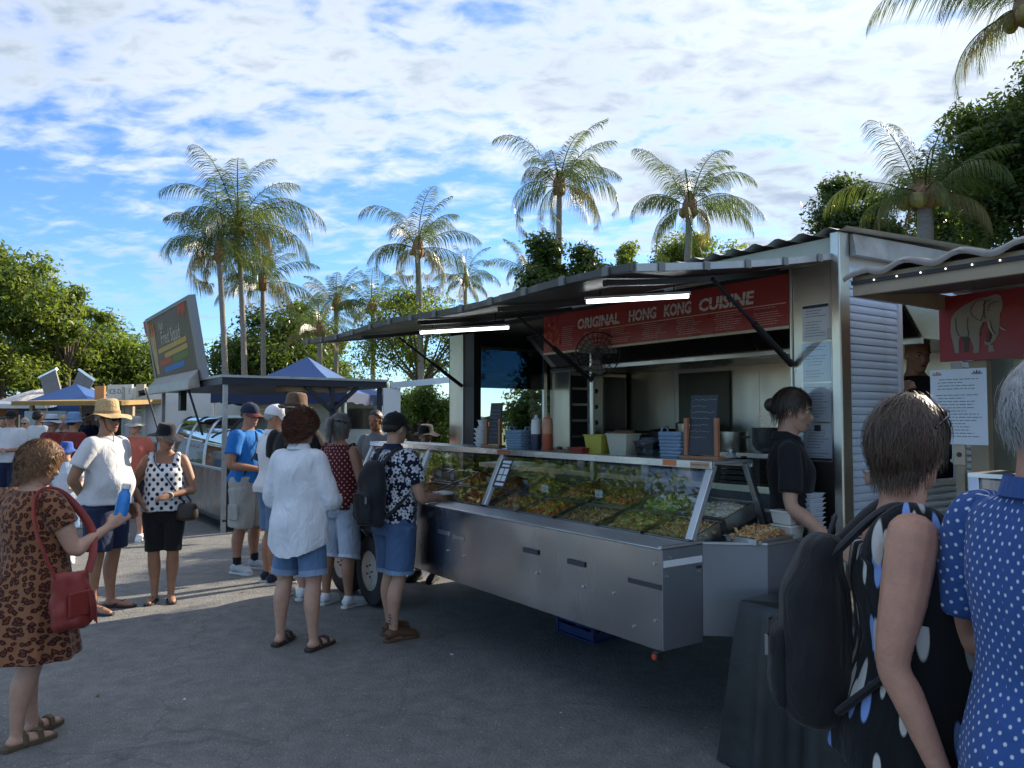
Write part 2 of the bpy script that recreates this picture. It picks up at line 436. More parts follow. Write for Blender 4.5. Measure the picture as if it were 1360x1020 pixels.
g = MB(); g.quad((-2500, -2500, -.012), (2500, -2500, -.012), (2500, 2500, -.012), (-2500, 2500, -.012))
tag(g.build('lawn_ground', gm), kind='structure')
a = MB()
pts = [row(x, y) for x, y in ((-62, -34), (30, -34), (30, 3.7), (4, 3.75), (-6, 3.6), (-14, 3.7), (-30, 5.5), (-62, 7))]
a.add(pts, [tuple(range(len(pts)))])
tag(a.build('asphalt_lot', MATS['asphalt']), kind='structure')
# grass behind the row
def grass():
    r = np.random.RandomState(4); n = 9000
    xs = -14 + 14 * r.rand(n); ys = 3.75 + 9 * r.rand(n) ** 1.4
    V = np.zeros((n * 3, 3)); h = .05 + .07 * r.rand(n); an = r.rand(n) * 2 * PI
    ca, sa = math.cos(ROW_A), math.sin(ROW_A)
    X = ROW_O.x + ca * xs - sa * ys; Y = ROW_O.y + sa * xs + ca * ys
    wd = .012 + .012 * r.rand(n)
    V[0::3] = np.stack([X - wd * np.cos(an), Y - wd * np.sin(an), np.zeros(n) - .012], 1)
    V[1::3] = np.stack([X + wd * np.cos(an), Y + wd * np.sin(an), np.zeros(n) - .012], 1)
    V[2::3] = np.stack([X + .03 * (r.rand(n) - .5), Y + .03 * (r.rand(n) - .5), h], 1)
    o = np_mesh('grass', V, np.arange(n * 3).reshape(n, 3), leaf_mat('grass_blade', (.05, .09, .02), (.14, .17, .05), .3))
    tag(o, 'short green grass growing behind the food trailer', 'grass', kind='stuff')
grass()
# distant low hills of scrub along the horizon
def ridge():
    r = np.random.RandomState(11); n = 160; V = []; F = []
    for i in range(n + 1):
        az = -70 + 140 * i / n; R = 320
        h = 3.5 + 2.2 * math.sin(az * .21) + 1.3 * math.sin(az * .77 + 1) + 1.2 * r.rand()
        x, y = R * math.sin(math.radians(az)), R * math.cos(math.radians(az))
        V += [(x, y, -1), (x * .99, y * .99, h), (x * 1.08, y * 1.08, h * .9), (x * 1.1, y * 1.1, -1)]
    for i in range(n):
        for k in range(3): F.append((4 * i + k, 4 * i + 4 + k, 4 * i + 5 + k, 4 * i + 1 + k))
    tag(np_mesh('scrub_hills', np.array(V), np.array(F), mat('scrub', (.045, .07, .035), .95, var=.5, vscale=.15)), kind='structure')
ridge()

# ------------------------------------------------------------------ shared materials
M_ST = steel('brushed_steel', (.52, .54, .56), .24, .35, 1.5)
M_ST2 = steel('panel_steel', (.47, .49, .51), .24, .45, 1.1, brush=(60, 1, 1))
M_STW = steel('warm_steel', (.62, .58, .50), .30, .35, 1.8)
M_AL = steel('aluminium', (.70, .71, .72), .34, .1, 3)
M_DARK = mat('black_paint', (.018, .018, .02), .5, var=.2, bump=.05)
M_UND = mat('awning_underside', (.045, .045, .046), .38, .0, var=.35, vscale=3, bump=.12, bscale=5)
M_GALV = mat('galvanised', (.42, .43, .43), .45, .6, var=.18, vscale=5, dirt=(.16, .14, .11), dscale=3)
M_WHITE = mat('white_panel', (.74, .76, .78), .45, var=.05, dirt=(.45, .43, .40), dscale=1.5)
M_CREAM = mat('cream_panel', (.58, .53, .38), .4, var=.12, vscale=3, dirt=(.30, .26, .17), dscale=4)
M_RED = mat('sign_red', (.33, .040, .036), .30, var=.16, vscale=3, bump=.06, bscale=4)
M_RUB = mat('rubber', (.018, .018, .018), .85, var=.25, bump=.2)
M_GLASS = glass_mat('case_glass', (.93, .955, .95), 1.5, 2.5)
M_WIN = glass_mat('window_glass', (.86, .90, .90), 1.5, .7)
M_PAPER = mat('paper', (.72, .74, .76), .55, var=.05)
M_INK = mat('ink', (.05, .05, .055), .7)
M_GREYINK = mat('grey_ink', (.22, .23, .25), .7)
M_TUBE = emis('lamp_tube', (.93, .97, 1.0), 2.2)
M_WOOD = mat('timber', (.36, .15, .07), .5, var=.25, vscale=4, stretch=(1, 1, 10))
M_SLATE = mat('chalkboard', (.035, .042, .05), .6, var=.35, vscale=7)
M_CHALK = mat('chalk', (.45, .47, .50), .9)
M_PLY = mat('plastic_white', (.74, .74, .72), .4, var=.04)
M_NAVY = mat('navy_steel', (.012, .015, .03), .45, var=.2)

def corr(mb, o, ex, ey, n, length, width, amp, per=6, thick=0.0):
    """corrugated sheet: waves along ex (length), straight along ey"""
    o, ex, ey = Vector(o), Vector(ex), Vector(ey); ez = ex.cross(ey).normalized()
    vs_ = []; k = n * per
    for i in range(k + 1):
        p = o + ex * (length * i / k) + ez * (amp * math.sin(2 * PI * i / per))
        vs_ += [p, p + ey * width]
    fs_ = [(2 * i, 2 * i + 2, 2 * i + 3, 2 * i + 1) for i in range(k)]
    mb.add(vs_, fs_)
    return mb
def text_lines(parent, o, ex, ey, wd, ht, rows, m=M_INK, seed=0, name='text_line', margin=.08, joined=True):
    """small print too fine to read: rows of short strokes of ink, 1 mm proud of the sheet"""
    r = random.Random(seed); mb = MB(); o, ex, ey = Vector(o), Vector(ex).normalized(), Vector(ey).normalized(); ez = ex.cross(ey)
    for i in range(rows):
        if r.random() < .12: continue
        y = ht * (1 - margin) - (i + .5) * ht * (1 - 2 * margin) / rows
        x = wd * (margin + r.random() * .12); end = wd * (1 - margin - r.random() * .35)
        t = ht / rows * .22
        while x < end:
            l = wd * (.03 + .09 * r.random()); e = min(x + l, end)
            p = o + ex * x + ey * y + ez * .0012
            mb.quad(p, p + ex * (e - x), p + ex * (e - x) + ey * t, p + ey * t); x = e + wd * .018
    return tag(mb.build(name, m, parent), kind='stuff')

# ------------------------------------------------------------------ the steel food trailer
T = thing('food_trailer', 'long stainless steel food trailer with raised awning and red menu sign', 'food trailer', row(0, 0, 0), ROW_A)
XL, XR, YF, YB = -3.99, .25, 1.14, 3.24
ZF, ZT = .45, 2.62
MB().box(XL, XR, YF + .002, YB, .36, ZF).build('floor', M_DARK, T)
ch = MB()
for y in (1.35, 3.0): ch.box(XL - .25, XR - .35, y, y + .06, .27, .36)
for x in (-3.6, -2.4, -1.2, -.1): ch.box(x, x + .06, 1.1, 3.1, .27, .355)
ch.build('chassis', M_DARK, T)
# back wall, panels told apart by their joints
for i in range(4):
    x0 = XL + i * 1.06; MB().box(x0 + .002, x0 + 1.056, YB, YB + .03, ZF, ZT - .12).build('wall_panel', M_STW, T)
# left end wall with its window opening
lw = MB(); X0 = XL - .03
lw.box(X0, XL, YF, 1.44, ZF, ZT - .1); lw.box(X0, XL, 2.47, YB, ZF, ZT - .1); lw.box(X0, XL, 1.44, 2.47, ZF, 1.28); lw.box(X0, XL, 1.44, 2.47, 2.36, ZT - .1)
lw.build('end_wall', M_DARK, T)
wf = MB()
for (y0, y1, z0, z1) in ((1.44, 1.47, 1.28, 2.36), (2.44, 2.47, 1.28, 2.36), (1.47, 2.44, 1.28, 1.31), (1.47, 2.44, 2.33, 2.36), (2.30, 2.34, 1.31, 2.33)):
    wf.box(XL - .005, XL + .03, y0, y1, z0, z1)
wf.build('window_frame', M_AL, T)
MB().box(XL + .002, XL + .007, 1.47, 2.44, 1.31, 2.33).build('window_pane', M_WIN, T)
MB().box(XL + .010, XL + .016, 1.47, 2.44, 1.93, 2.33).build('window_tint', glass_mat('tint', (.10, .16, .22), 1.5, 1.0), T)
# right end wall: pressed white weatherboards, each one a board
wb0 = None
zz = ZF - .05; nb = 0
board = MB()
def wboard(y0, y1):
    m = MB(); h = .052
    prof = [(.003, 0), (.010, .004), (.012, .018), (.008, .034), (.003, .0432), (-.004, .0432), (-.004, 0)]
    vs_ = [Vector((px_, y, pz)) for y in (y0, y1) for px_, pz in prof]; n = len(prof)
    m.add(vs_, [tuple(range(n)), tuple(range(2 * n - 1, n - 1, -1))] + [(i, n + i, n + (i + 1) % n, (i + 1) % n) for i in range(n)])
    return m
M_BOARD = mat('weatherboard', (.66, .75, .88), .42, var=.06, vscale=2, stretch=(1, 1, .4), dirt=(.42, .42, .40), dscale=2.5)  # white paint; blue sky reflection is put into the base colour
full = wboard(YF + .045, YB); lo = wboard(YF + .045, 1.72); hi = wboard(2.45, YB)
fo = full.build('board', M_BOARD, T, smooth=True); fl = lo.build('board', M_BOARD, T, smooth=True); fh = hi.build('board', M_BOARD, T, smooth=True)
first = {fo: True, fl: True, fh: True}
def put(o, z):
    if first[o]: first[o] = False; c = o
    else: c = o.copy(); C.objects.link(c)
    c.location = (XR + .02, 0, z); return c
z = ZF
while z < ZT - .16:
    if 1.22 < z + .03 < 2.36: put(fl, z); put(fh, z)
    else: put(fo, z)
    z += .044
rw = MB()
rw.box(XR - .01, XR + .014, YF, 1.72, ZF, ZT - .08); rw.box(XR - .01, XR + .014, 2.45, YB, ZF, ZT - .08); rw.box(XR - .01, XR + .014, 1.72, 2.45, ZF, 1.22); rw.box(XR - .01, XR + .014, 1.72, 2.45, 2.37, ZT - .08)
rw.build('end_wall', M_WHITE, T)
wf = MB()
for (y0, y1, z0, z1) in ((1.70, 1.735, 1.2, 2.40), (2.43, 2.465, 1.2, 2.40), (1.735, 2.43, 1.2, 1.235), (1.735, 2.43, 2.365, 2.40)):
    wf.box(XR - .015, XR + .045, y0, y1, z0, z1)
wf.build('window_frame', M_WHITE, T, bevel=.003)
# roof
rf = MB()
nrib = 28
corr(rf, (XL - .12, YF - .10, ZT + .035), (1, 0, 0), (0, (YB - YF + .25) / 2.36, .05), nrib, XR - XL + .24, 2.36, .014, per=6)
rf.build('roof', mat('roof_sheet', (.50, .52, .52), .4, .3, var=.12, dirt=(.25, .22, .18), dscale=2), T, smooth=True, sharp=70)
MB().hexa([(XL, YF, ZT - .12), (XR, YF, ZT - .12), (XR, YB + .03, ZT - .10), (XL, YB + .03, ZT - .10), (XL, YF, ZT - .04), (XR, YF, ZT - .04), (XR, YB + .03, ZT), (XL, YB + .03, ZT)]).build('ceiling', mat('ceiling_sheet', (.42, .40, .34), .5, var=.1), T)
MB().box(XR - 1.2, XR + .03, YF - .02, YF - .002, 2.515, ZT + .01).build('fascia', mat('fascia_cream', (.60, .60, .47), .45, var=.1), T)
MB().box(XR - .01, XR + .05, YF - .06, YF + .04, ZF - .1, ZT + .03).build('corner_post', M_STW, T, bevel=.008)
MB().hexa([(XR + .052, YF + .04, ZT - .10), (XR + .09, YF + .04, ZT - .10), (XR + .09, YB + .1, ZT - .05), (XR + .052, YB + .1, ZT - .05), (XR + .052, YF + .04, ZT + .02), (XR + .07, YF + .04, ZT + .02), (XR + .07, YB + .1, ZT + .09), (XR + .052, YB + .1, ZT + .09)]).build('roof_capping', M_GALV, T)
# stainless front panels beside the serving opening
pp = MB().box(-.03, XR - .012, YF - .012, YF + .05, ZF - .1, 2.50).build('front_panel', M_STW, T, bevel=.004)
MB().box(-.045, -.031, YF - .025, YF + .05, ZF - .1, 2.5).build('panel_edge', M_STW, T, bevel=.003)
MB().box(XL, -3.735, YF - .012, YF + .05, ZF - .1, 2.44).build('front_panel', M_STW, T, bevel=.004)
MB().box(-3.733, -3.55, YF, YF + .08, ZF - .1, 2.44).build('door_jamb', M_DARK, T)
MB().box(XL, XR - .02, YF + .003, YF + .06, 2.47, ZT - .122).build('header', M_DARK, T)
rv = MB()
for zz in (.7, 1.1, 1.36, 1.9, 2.3):
    for x in (.235, -.02, -3.97, -3.76): rv.cyl((x, YF - .0125, zz), (x, YF - .017, zz), .006, n=8)
tag(rv.build('rivet', M_AL, T), kind='stuff')
# hinge / latch hardware on the right panel
hw = MB()
for zz in (1.02, 2.06): hw.box(.20, .235, YF - .03, YF - .012, zz, zz + .06)
split_build(hw, 'hinge', M_GALV, T, bevel=.003)
# notices taped to the panel
xa, xb = row_x(1069, YF), row_x(1106, YF)
for i, (y0, y1) in enumerate(((403, 452), (455, 507), (509, 560), (562, 612))):
    xm = (xa + xb) / 2; z1, z0 = row_z(y0, xm, YF), row_z(y1, xm, YF)
    sh = MB().box(xa, xb, YF - .0145, YF - .0125, z0, z1).build('notice', M_PAPER, T)
    text_lines(sh, (xa, YF - .0146, z0), (1, 0, 0), (0, 0, 1), xb - xa, z1 - z0, 11, M_GREYINK, 40 + i)
    hb = MB()
    if i == 0: hb.box(xa + .005, xb - .008, YF - .0165, YF - .0148, z1 - .022, z1 - .006)
    if i == 3: hb.box(xa + .002, xb - .002, YF - .0165, YF - .0148, z0 + .003, z0 + .018); hb.box(xm - .02, xm + .02, YF - .0165, YF - .0148, z1 - .045, z1 - .01)
    if hb.v: split_build(hb, 'heading_band', M_INK, sh)
MB().box(xa - .004, xb + .005, YF - .0195, YF - .0175, row_z(612, (xa + xb) / 2, YF), row_z(455, (xa + xb) / 2, YF)).build('plastic_sleeve', glass_mat('sleeve', (.93, .94, .95), 1.45, 1.6), T)
# awning: one raised side panel hung from the roof edge, front edge lower
AX0, AX1 = -3.90, .245; AYF = -.41; AZH, AZF = 2.515, 2.275
def awn(x, t, dz=0.0):
    y = YF - .03 + (AYF - YF + .03) * t
    sag = -.018 * math.sin(PI * t) + .012 * math.sin(x * 3.1 + t * 2) * t
    return Vector((x, y, AZH + (AZF - AZH) * t + sag + dz))
nx, nyy = 36, 10
def awn_sheet(dz):
    V = [awn(AX0 + (AX1 - AX0) * i / nx, j / nyy, dz) for i in range(nx + 1) for j in range(nyy + 1)]
    F = [(i * (nyy + 1) + j, (i + 1) * (nyy + 1) + j, (i + 1) * (nyy + 1) + j + 1, i * (nyy + 1) + j + 1) for i in range(nx) for j in range(nyy)]
    return V, F
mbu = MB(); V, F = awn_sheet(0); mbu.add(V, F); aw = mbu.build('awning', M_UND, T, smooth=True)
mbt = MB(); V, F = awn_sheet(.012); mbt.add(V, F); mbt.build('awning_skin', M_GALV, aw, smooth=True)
ed = MB()
for i in range(nx):
    a0, a1 = awn(AX0 + (AX1 - AX0) * i / nx, 1), awn(AX0 + (AX1 - AX0) * (i + 1) / nx, 1)
    j = .004 * math.sin(i * 1.7)
    ed.hexa([a0 + Vector((0, -.02, -.012)), a1 + Vector((0, -.02, -.012)), a1 + Vector((0, .03, -.010)), a0 + Vector((0, .03, -.010)), a0 + Vector((0, -.024, .022 + j)), a1 + Vector((0, -.024, .022)), a1 + Vector((0, .03, .024)), a0 + Vector((0, .03, .024))])
ed.build('awning_edge', mat('edge_strip', (.10, .10, .095), .5, .3, var=.2, dirt=(.30, .27, .2), dscale=6), aw)
for xs in (AX0, AX1):
    e2 = MB()
    for j in range(nyy):
        a0, a1 = awn(xs, j / nyy), awn(xs, (j + 1) / nyy); sgn = 1 if xs > 0 else -1
        e2.hexa([a0 + Vector((-.02, 0, -.014)), a0 + Vector((.012, 0, -.014)), a1 + Vector((.012, 0, -.014)), a1 + Vector((-.02, 0, -.014)), a0 + Vector((-.02, 0, .02)), a0 + Vector((.012, 0, .02)), a1 + Vector((.012, 0, .02)), a1 + Vector((-.02, 0, .02))])
    e2.build('awning_side_trim', M_GALV, aw)
bl = MB()
for i in range(13):
    p = awn(AX0 + (AX1 - AX0) * (i + .5) / 13, 1); bl.box(p.x - .02, p.x + .02, p.y - .034, p.y - .024, p.z - .018, p.z + .026)
for j in range(5):
    p = awn(AX1, .1 + .2 * j); bl.box(p.x + .012, p.x + .02, p.y - .02, p.y + .02, p.z - .018, p.z + .024)
split_build(bl, 'edge_clip', mat('clip_grey', (.20, .20, .19), .5, .4), aw)
for x in (-3.0, -2.05, -1.05, -.12):
    rb = MB()
    for j in range(nyy - 1):
        rb.bar(awn(x, j / nyy, -.022), awn(x, (j + 1) / nyy, -.022), .035, .03)
    rb.build('awning_rib', M_UND, aw)
for x in (-.03, -1.84, -3.72):
    p0, p1 = awn(x, .45, -.03), Vector((x, YF - .03, 1.93))
    st = MB(); st.tube([p0, p0.lerp(p1, .55)], .011, 8); st.tube([p0.lerp(p1, .5), p1], .019, 8); st.build('gas_strut', M_DARK, T, smooth=True)
MB().tube([(-1.84, YF + .01, ZF), (-1.84, YF + .01, 2.47)], .022, 12).build('centre_pole', M_STW, T, smooth=True)
# two lamp battens under the awning
for (pr, pl, Yr, Yl) in (((917, 393), (777, 401), 4.08, 4.31), ((677, 435), (557, 442), 5.46, 5.70)):
    a_, b_ = at(*pl, Yl), at(*pr, Yr)
    iv = _RM.inverted(); a_, b_ = iv @ a_, iv @ b_
    lp = MB().bar(a_ + Vector((0, 0, .019)), b_ + Vector((0, 0, .017)), .028, .014).build('lamp_batten', M_PLY, T)
    d = (b_ - a_).normalized() * .01
    MB().tube([a_ + d, b_ - d], .011, 10).build('lamp_tube', M_TUBE, lp, smooth=True)
    cp = MB()
    for q in (.15, .85):
        p = a_.lerp(b_, q); tt = (YF - .03 - p.y) / (YF - .03 - AYF); pz = awn(p.x, tt).z
        cp.tube([p + Vector((0, 0, .03)), (p.x, p.y, pz)], .004, 6)
    split_build(cp, 'lamp_hanger', M_DARK, lp)
# the red menu sign
SX0, SX1, SZ0, SZ1, SY = -2.42, -.05, 2.145, 2.468, YF + .0
sg = MB().box(SX0, SX1, SY - .02, SY + .002, SZ0, SZ1).build('menu_sign', M_RED, T)
MB().box(SX0, SX1, SY - .026, SY - .0205, SZ0, SZ0 + .016).build('sign_trim', M_CREAM, sg)
ln = MB().box(SX0 + .7, SX1 - .02, SY - .0225, SY - .0205, 2.296, 2.301).build('sign_rule', mat('sign_gold', (.62, .50, .34), .5), sg)
M_LET = mat('sign_letter', (.62, .60, .56), .5, var=.15, vscale=20)
FR = lambda x, z: frame_M((x, SY - .022, z), (1, 0, 0), (0, 0, 1))
for wd, xa, xb in (('ORIGINAL', -1.98, -1.50), ('HONG', -1.40, -1.12), ('KONG', -1.05, -.80), ('CUISINE', -.74, -.30)):
    o = text_obj(wd, .105, M_LET, sg, Matrix.Identity(4), 'sign_word', .001, shear=.12, offset=.0035)
    co = np.array([v.co[:] for v in o.data.vertices]); wx = co[:, 0].max() - co[:, 0].min()
    o.data.transform(FR((xa + xb) / 2, 2.356) @ Matrix.Diagonal(((xb - xa) / wx, 1.05, 1, 1)))
    sk = MB()   # the slashed strokes of the display lettering
    sk.box(xa, xb, SY - .0232, SY - .0222, 2.352, 2.357); sk.build('letter_cut', M_RED, sg)
for i, xa in enumerate((-1.93, -1.62, -1.28, -.95, -.63, -.32)):
    text_lines(sg, (xa, SY - .0205, 2.17), (1, 0, 0), (0, 0, 1), .27, .125, 8, mat('menu_print', (.55, .42, .38), .6), 60 + i, margin=.05)
text_lines(sg, (-2.20, SY - .0205, 2.17), (1, 0, 0), (0, 0, 1), .20, .20, 11, mat('menu_print', (.55, .42, .38), .6), 71, margin=.05)
rr = random.Random(3); fl = MB()
for k in range(26):   # printed blossom motif
    cx, cz, q = -2.31 + rr.gauss(0, .05), 2.29 + rr.gauss(0, .06), .012 + .018 * rr.random()
    if cx - q < SX0 or cz + q > SZ1 - .01: continue
    y = SY - .0207 - .0003 * k
    fl.add([(cx + q * math.cos(a) * (1 if j % 2 else .5), y, cz + q * math.sin(a) * (1 if j % 2 else .5)) for j, a in enumerate([2 * PI * t / 10 for t in range(10)])], [tuple(range(10))])
tag(fl.build('sign_motif', mat('motif', (.55, .10, .06), .5, var=.3, vscale=30), sg), kind='stuff')
# inside: hood, benches
hd = MB(); hd.hexa([(-3.55, 2.10, 2.12), (XR - .02, 2.10, 2.12), (XR - .02, YB - .002, 2.12), (-3.55, YB - .002, 2.12), (-3.55, 1.75, 2.44), (XR - .02, 1.75, 2.44), (XR - .02, YB - .002, 2.46), (-3.55, YB - .002, 2.46)])
hood = hd.build('hood', M_STW, T, bevel=.004)
def fil(x0, x1):
    a_, b_ = Vector((0, 2.085, 2.14)), Vector((0, 1.765, 2.425)); nrm = Vector((0, -.664, -.747)) * .012
    m = MB(); P = [Vector((x, 0, 0)) + p for p in (a_, b_) for x in (x0, x1)]
    m.hexa([P[0], P[1], P[3], P[2], P[0] + nrm, P[1] + nrm, P[3] + nrm, P[2] + nrm]); return m
M_FIL = mat('filter', (.10, .10, .095), .35, .8, var=.2, stretch=(40, 1, 1), vscale=3)
for i in range(9): fil(-3.45 + i * .41, -3.45 + i * .41 + .385).build('hood_filter', M_FIL, hood)
MB().box(-3.56, XR - .02, 2.07, 2.105, 2.085, 2.125).build('hood_lip', M_AL, hood, bevel=.004)
bn = MB(); bn.box(-3.5, -.42, 2.62, YB - .002, 1.28, 1.32); bn.box(-3.5, -.44, 2.66, YB - .002, ZF, 1.28); bn.build('back_bench', M_STW, T)
fb = MB(); fb.box(-3.5, -.05, 1.17, 1.62, 1.16, 1.20); fb.build('prep_bench', M_STW, T); MB().box(-3.5, -.05, 1.2, 1.6, ZF, 1.158).build('prep_cabinet', mat('cabinet_grey', (.20, .20, .19), .5, var=.2), T)
# electrical panel box / splash on the back wall
MB().box(-2.85, -2.2, YB - .03, YB - .001, 1.4, 2.08).build('splash_panel', mat('olive_panel', (.10, .10, .075), .4, .3, var=.2), T)
MB().box(-1.35, -1.27, YB - .03, YB - .001, 1.66, 1.76).build('power_point', M_PLY, T)
# wheels
def wheel(x, y):
    wt = MB(); prof = [(.17, -.09), (.25, -.095), (.29, -.08), (.305, -.03), (.305, .03), (.29, .08), (.25, .095), (.17, .09)]
    M = Matrix.Translation((x, y, .305)) @ Matrix.Rotation(PI / 2, 4, 'X')
    wt.lathe(prof, 40, M=M); wt.f.pop(); wt.f.pop(); ty = wt.build('wheel', M_RUB, T, smooth=True)
    rm = MB(); rm.lathe([(.195, .085), (.185, .09), (.17, .07), (.12, .05), (.07, .075), (.03, .08), (.02, .09)], 32, M=M)
    rim = rm.build('rim', mat('wheel_rim', (.46, .46, .44), .4, .5, var=.15, dirt=(.2, .16, .12), dscale=9), ty, smooth=True)
    hl = MB()
    for k in range(8):
        an = 2 * PI * k / 8; p = M @ Vector((.135 * math.cos(an), .135 * math.sin(an), .062)); n = (M.to_3x3() @ Vector((0, 0, 1)))
        hl.cyl(p - n * .02, p + n * .004, .022, n=10)
    for k in range(5):
        an = 2 * PI * k / 5; p = M @ Vector((.052 * math.cos(an), .052 * math.sin(an), .075)); n = (M.to_3x3() @ Vector((0, 0, 1)))
        hl.cyl(p, p + n * .02, .008, n=6)
    tag(hl.build('rim_hole', M_DARK, rim), kind='stuff')
wheel(-3.49, .13); wheel(-4.14, .13); wheel(-3.49, 2.95)
# counter: front panel, side panels, sill
CB, CT = .48, .985
def cpanel(name, poly, m=M_ST2, bev=.004):
    return MB().hexa(poly).build(name, m, T, bevel=bev)
P0, P1, P2, P3 = (0, 0), (0, .29), (.215, .53), (.215, 1.09)
def wall(p, q, z0, z1, th, name, m=M_ST2):
    p, q = Vector((*p, 0)), Vector((*q, 0)); d = (q - p).normalized(); n = Vector((-d.y, d.x, 0)) * th
    return MB().hexa([p + Vector((0, 0, z0)), q + Vector((0, 0, z0)), q + n + Vector((0, 0, z0)), p + n + Vector((0, 0, z0)),
                      p + Vector((0, 0, z1)), q + Vector((0, 0, z1)), q + n + Vector((0, 0, z1)), p + n + Vector((0, 0, z1))]).build(name, m, T, bevel=.003)
def dented(x0, x1, z0, z1, seed, name, m):
    """sheet panel on the front plane with shallow real dents and a slight oil-can bulge"""
    r = random.Random(seed); nxx, nz = 60, 14; D = [(x0 + (x1 - x0) * r.random(), z0 + (z1 - z0) * r.random(), .03 + .09 * r.random(), r.choice((-1, 1)) * (.0015 + .0035 * r.random())) for _ in range(9)]
    V, Fc = [], []
    for i in range(nxx + 1):
        for j in range(nz + 1):
            x, z_ = x0 + (x1 - x0) * i / nxx, z0 + (z1 - z0) * j / nz
            e = min(1, min(i, nxx - i) / 4) * min(1, min(j, nz - j) / 3)
            y = e * (-.004 * math.sin(2.2 * x + 1) * math.sin(PI * (z_ - z0) / (z1 - z0)) + sum(a * math.exp(-((x - cx) ** 2 + (z_ - cz) ** 2) / s ** 2) for cx, cz, s, a in D))
            V.append((x, y, z_))
    b_ = len(V)
    for i in range(nxx):
        for j in range(nz): k = i * (nz + 1) + j; Fc.append((k, k + nz + 1, k + nz + 2, k + 1))
    m_ = MB(); m_.add(V, Fc); o = m_.build(name, m, T, smooth=True); return o
dented(-3.12, -.004, CB, CT - .012, 5, 'counter_panel', M_ST2)
MB().box(-3.12, -.01, .008, .02, CB, CT - .014).build('panel_backing', M_DARK, T)
MB().box(-4.2, -3.125, 0, .014, .70, CT - .012).build('counter_panel', M_ST2, T)
MB().box(-4.3, -3.0, -.005, .30, .655, .69).build('mudguard', M_DARK, T)
M_SIDE = mat('side_steel', (.27, .29, .32), .36, .6, var=.10, vscale=2, stretch=(1, 1, .3))
wall(P0, P1, CB, CT - .012, .012, 'counter_side', M_SIDE); wall(P1, P2, CB + .03, CT - .012, .012, 'counter_side', M_SIDE); wall(P2, P3, CB + .03, CT - .012, .012, 'counter_side', M_SIDE)
# under the counter: closed box bottom
MB().prism([(-4.2, .03), (-.015, .03), (-.015, .3), (.19, .55), (.19, 1.09), (-4.2, 1.09)], .70, .72).build('counter_base', M_DARK, T)
MB().prism([(-3.1, .03), (-.015, .03), (-.015, .3), (.19, .55), (.19, 1.09), (-3.1, 1.09)], CB + .035, CB + .05).build('counter_floor', M_DARK, T)
# sill with its rolled lip
MB().box(-4.2, .004, -.012, .235, CT - .010, CT).build('sill', mat('sill_steel', (.60, .63, .66), .33, .62, var=.06, vscale=3, stretch=(.4, 3, 3)), T, bevel=.003)
MB().tube([(-4.2, -.012, CT - .008), (.004, -.012, CT - .008)], .007, 8).build('sill_lip', M_AL, T, smooth=True)
MB().box(-.012, .012, -.014, .292, CT - .003, CT + .006).build('sill_end', M_AL, T)
lg = MB()
e = Vector((P2[0] - P1[0], P2[1] - P1[1], 0))
lg.bar((P1[0], P1[1], CT - .004), (P2[0], P2[1], CT - .004), .014, .012); lg.bar((P2[0], P2[1], CT - .004), (P3[0], P3[1], CT - .004), .014, .012)
lg.build('ledge_edge', M_AL, T)
MB().prism([(0.0, .294), (.21, .53), (.21, 1.09), (0, 1.09)], CT - .02, CT - .012).build('side_ledge', M_ST, T)
# reflective strips, slots, rivets, corner lamp
MB().box(-.24, -.003, -.004, -.0015, .775, .80).build('reflective_strip', M_INK, T)
MB().box(.0015, .004, .005, .285, .885, .918).build('reflective_strip', M_WHITE, T)
for px_ in (610, 590, 705, 765):
    x = row_x(px_, 0); zc = {610: .79, 590: .80, 705: .815, 765: .81}[px_]
    MB().box(x - .075, x + .075, -.008, -.0025, zc - .014, zc + .014).build('slot', M_INK if px_ > 650 else M_AL, T)
    MB().cyl((x + .06, -.0025, zc - .12), (x + .06, -.010, zc - .12), .008, n=8).build('bolt', M_AL, T)
for x, z_ in ((-.05, .62), (-.2, .56), (-.35, .7), (-.05, .9)):
    MB().cyl((x, -.0025, z_), (x, -.008, z_), .007, n=8).build('bolt', M_AL, T)
for y, z_ in ((.03, .84), (.26, .84), (.05, .93)):
    MB().cyl((.0015, y, z_), (.008, y, z_), .007, n=8).build('bolt', M_AL, T)
mk = MB(); mk.box(-.045, -.012, -.03, .012, CB - .045, CB - .004); mko = mk.build('marker_lamp', M_DARK, T, bevel=.004)
MB().cyl((-.028, -.031, CB - .025), (-.028, -.038, CB - .025), .014, n=14).build('lens', mat('amber_lens', (.55, .08, .03), .2), mko, smooth=True)
MB().box(-2.98, -2.9, .2, .26, .40, CB).build('stay', M_AL, T)
MB().box(.217, .235, .80, .87, .80, .90).build('hatch_latch', M_PLY, T, bevel=.004)
# case: mullions, panes, shelf
GB, GTp = Vector((0, .224, CT + .012)), Vector((0, .400, 1.372))
def mull(x, wd, name='mullion', m=M_AL):
    a_, b_ = GB + Vector((x, 0, 0)), GTp + Vector((x, 0, 0)); n = Vector((0, -.91, .41)) * .016
    P = []
    for p in (a_, b_): P += [p + Vector((-wd / 2, 0, 0)) + n, p + Vector((wd / 2, 0, 0)) + n, p + Vector((wd / 2, 0, 0)) - n, p + Vector((-wd / 2, 0, 0)) - n]
    return MB().hexa(P).build(name, m, T, bevel=.003)
MX = [-.022, -1.95, -3.05, -4.18]
for x in MX: mull(x, .045)
for a_, b_ in zip(MX[:-1], MX[1:]):
    o, q = GB, GTp; n = Vector((0, -.91, .41)) * .003
    P = []
    for p in (o, q): P += [p + Vector((b_ + .024, 0, 0)) + n, p + Vector((a_ - .024, 0, 0)) + n, p + Vector((a_ - .024, 0, 0)) - n, p + Vector((b_ + .024, 0, 0)) - n]
    MB().hexa(P).build('glass_pane', M_GLASS, T)
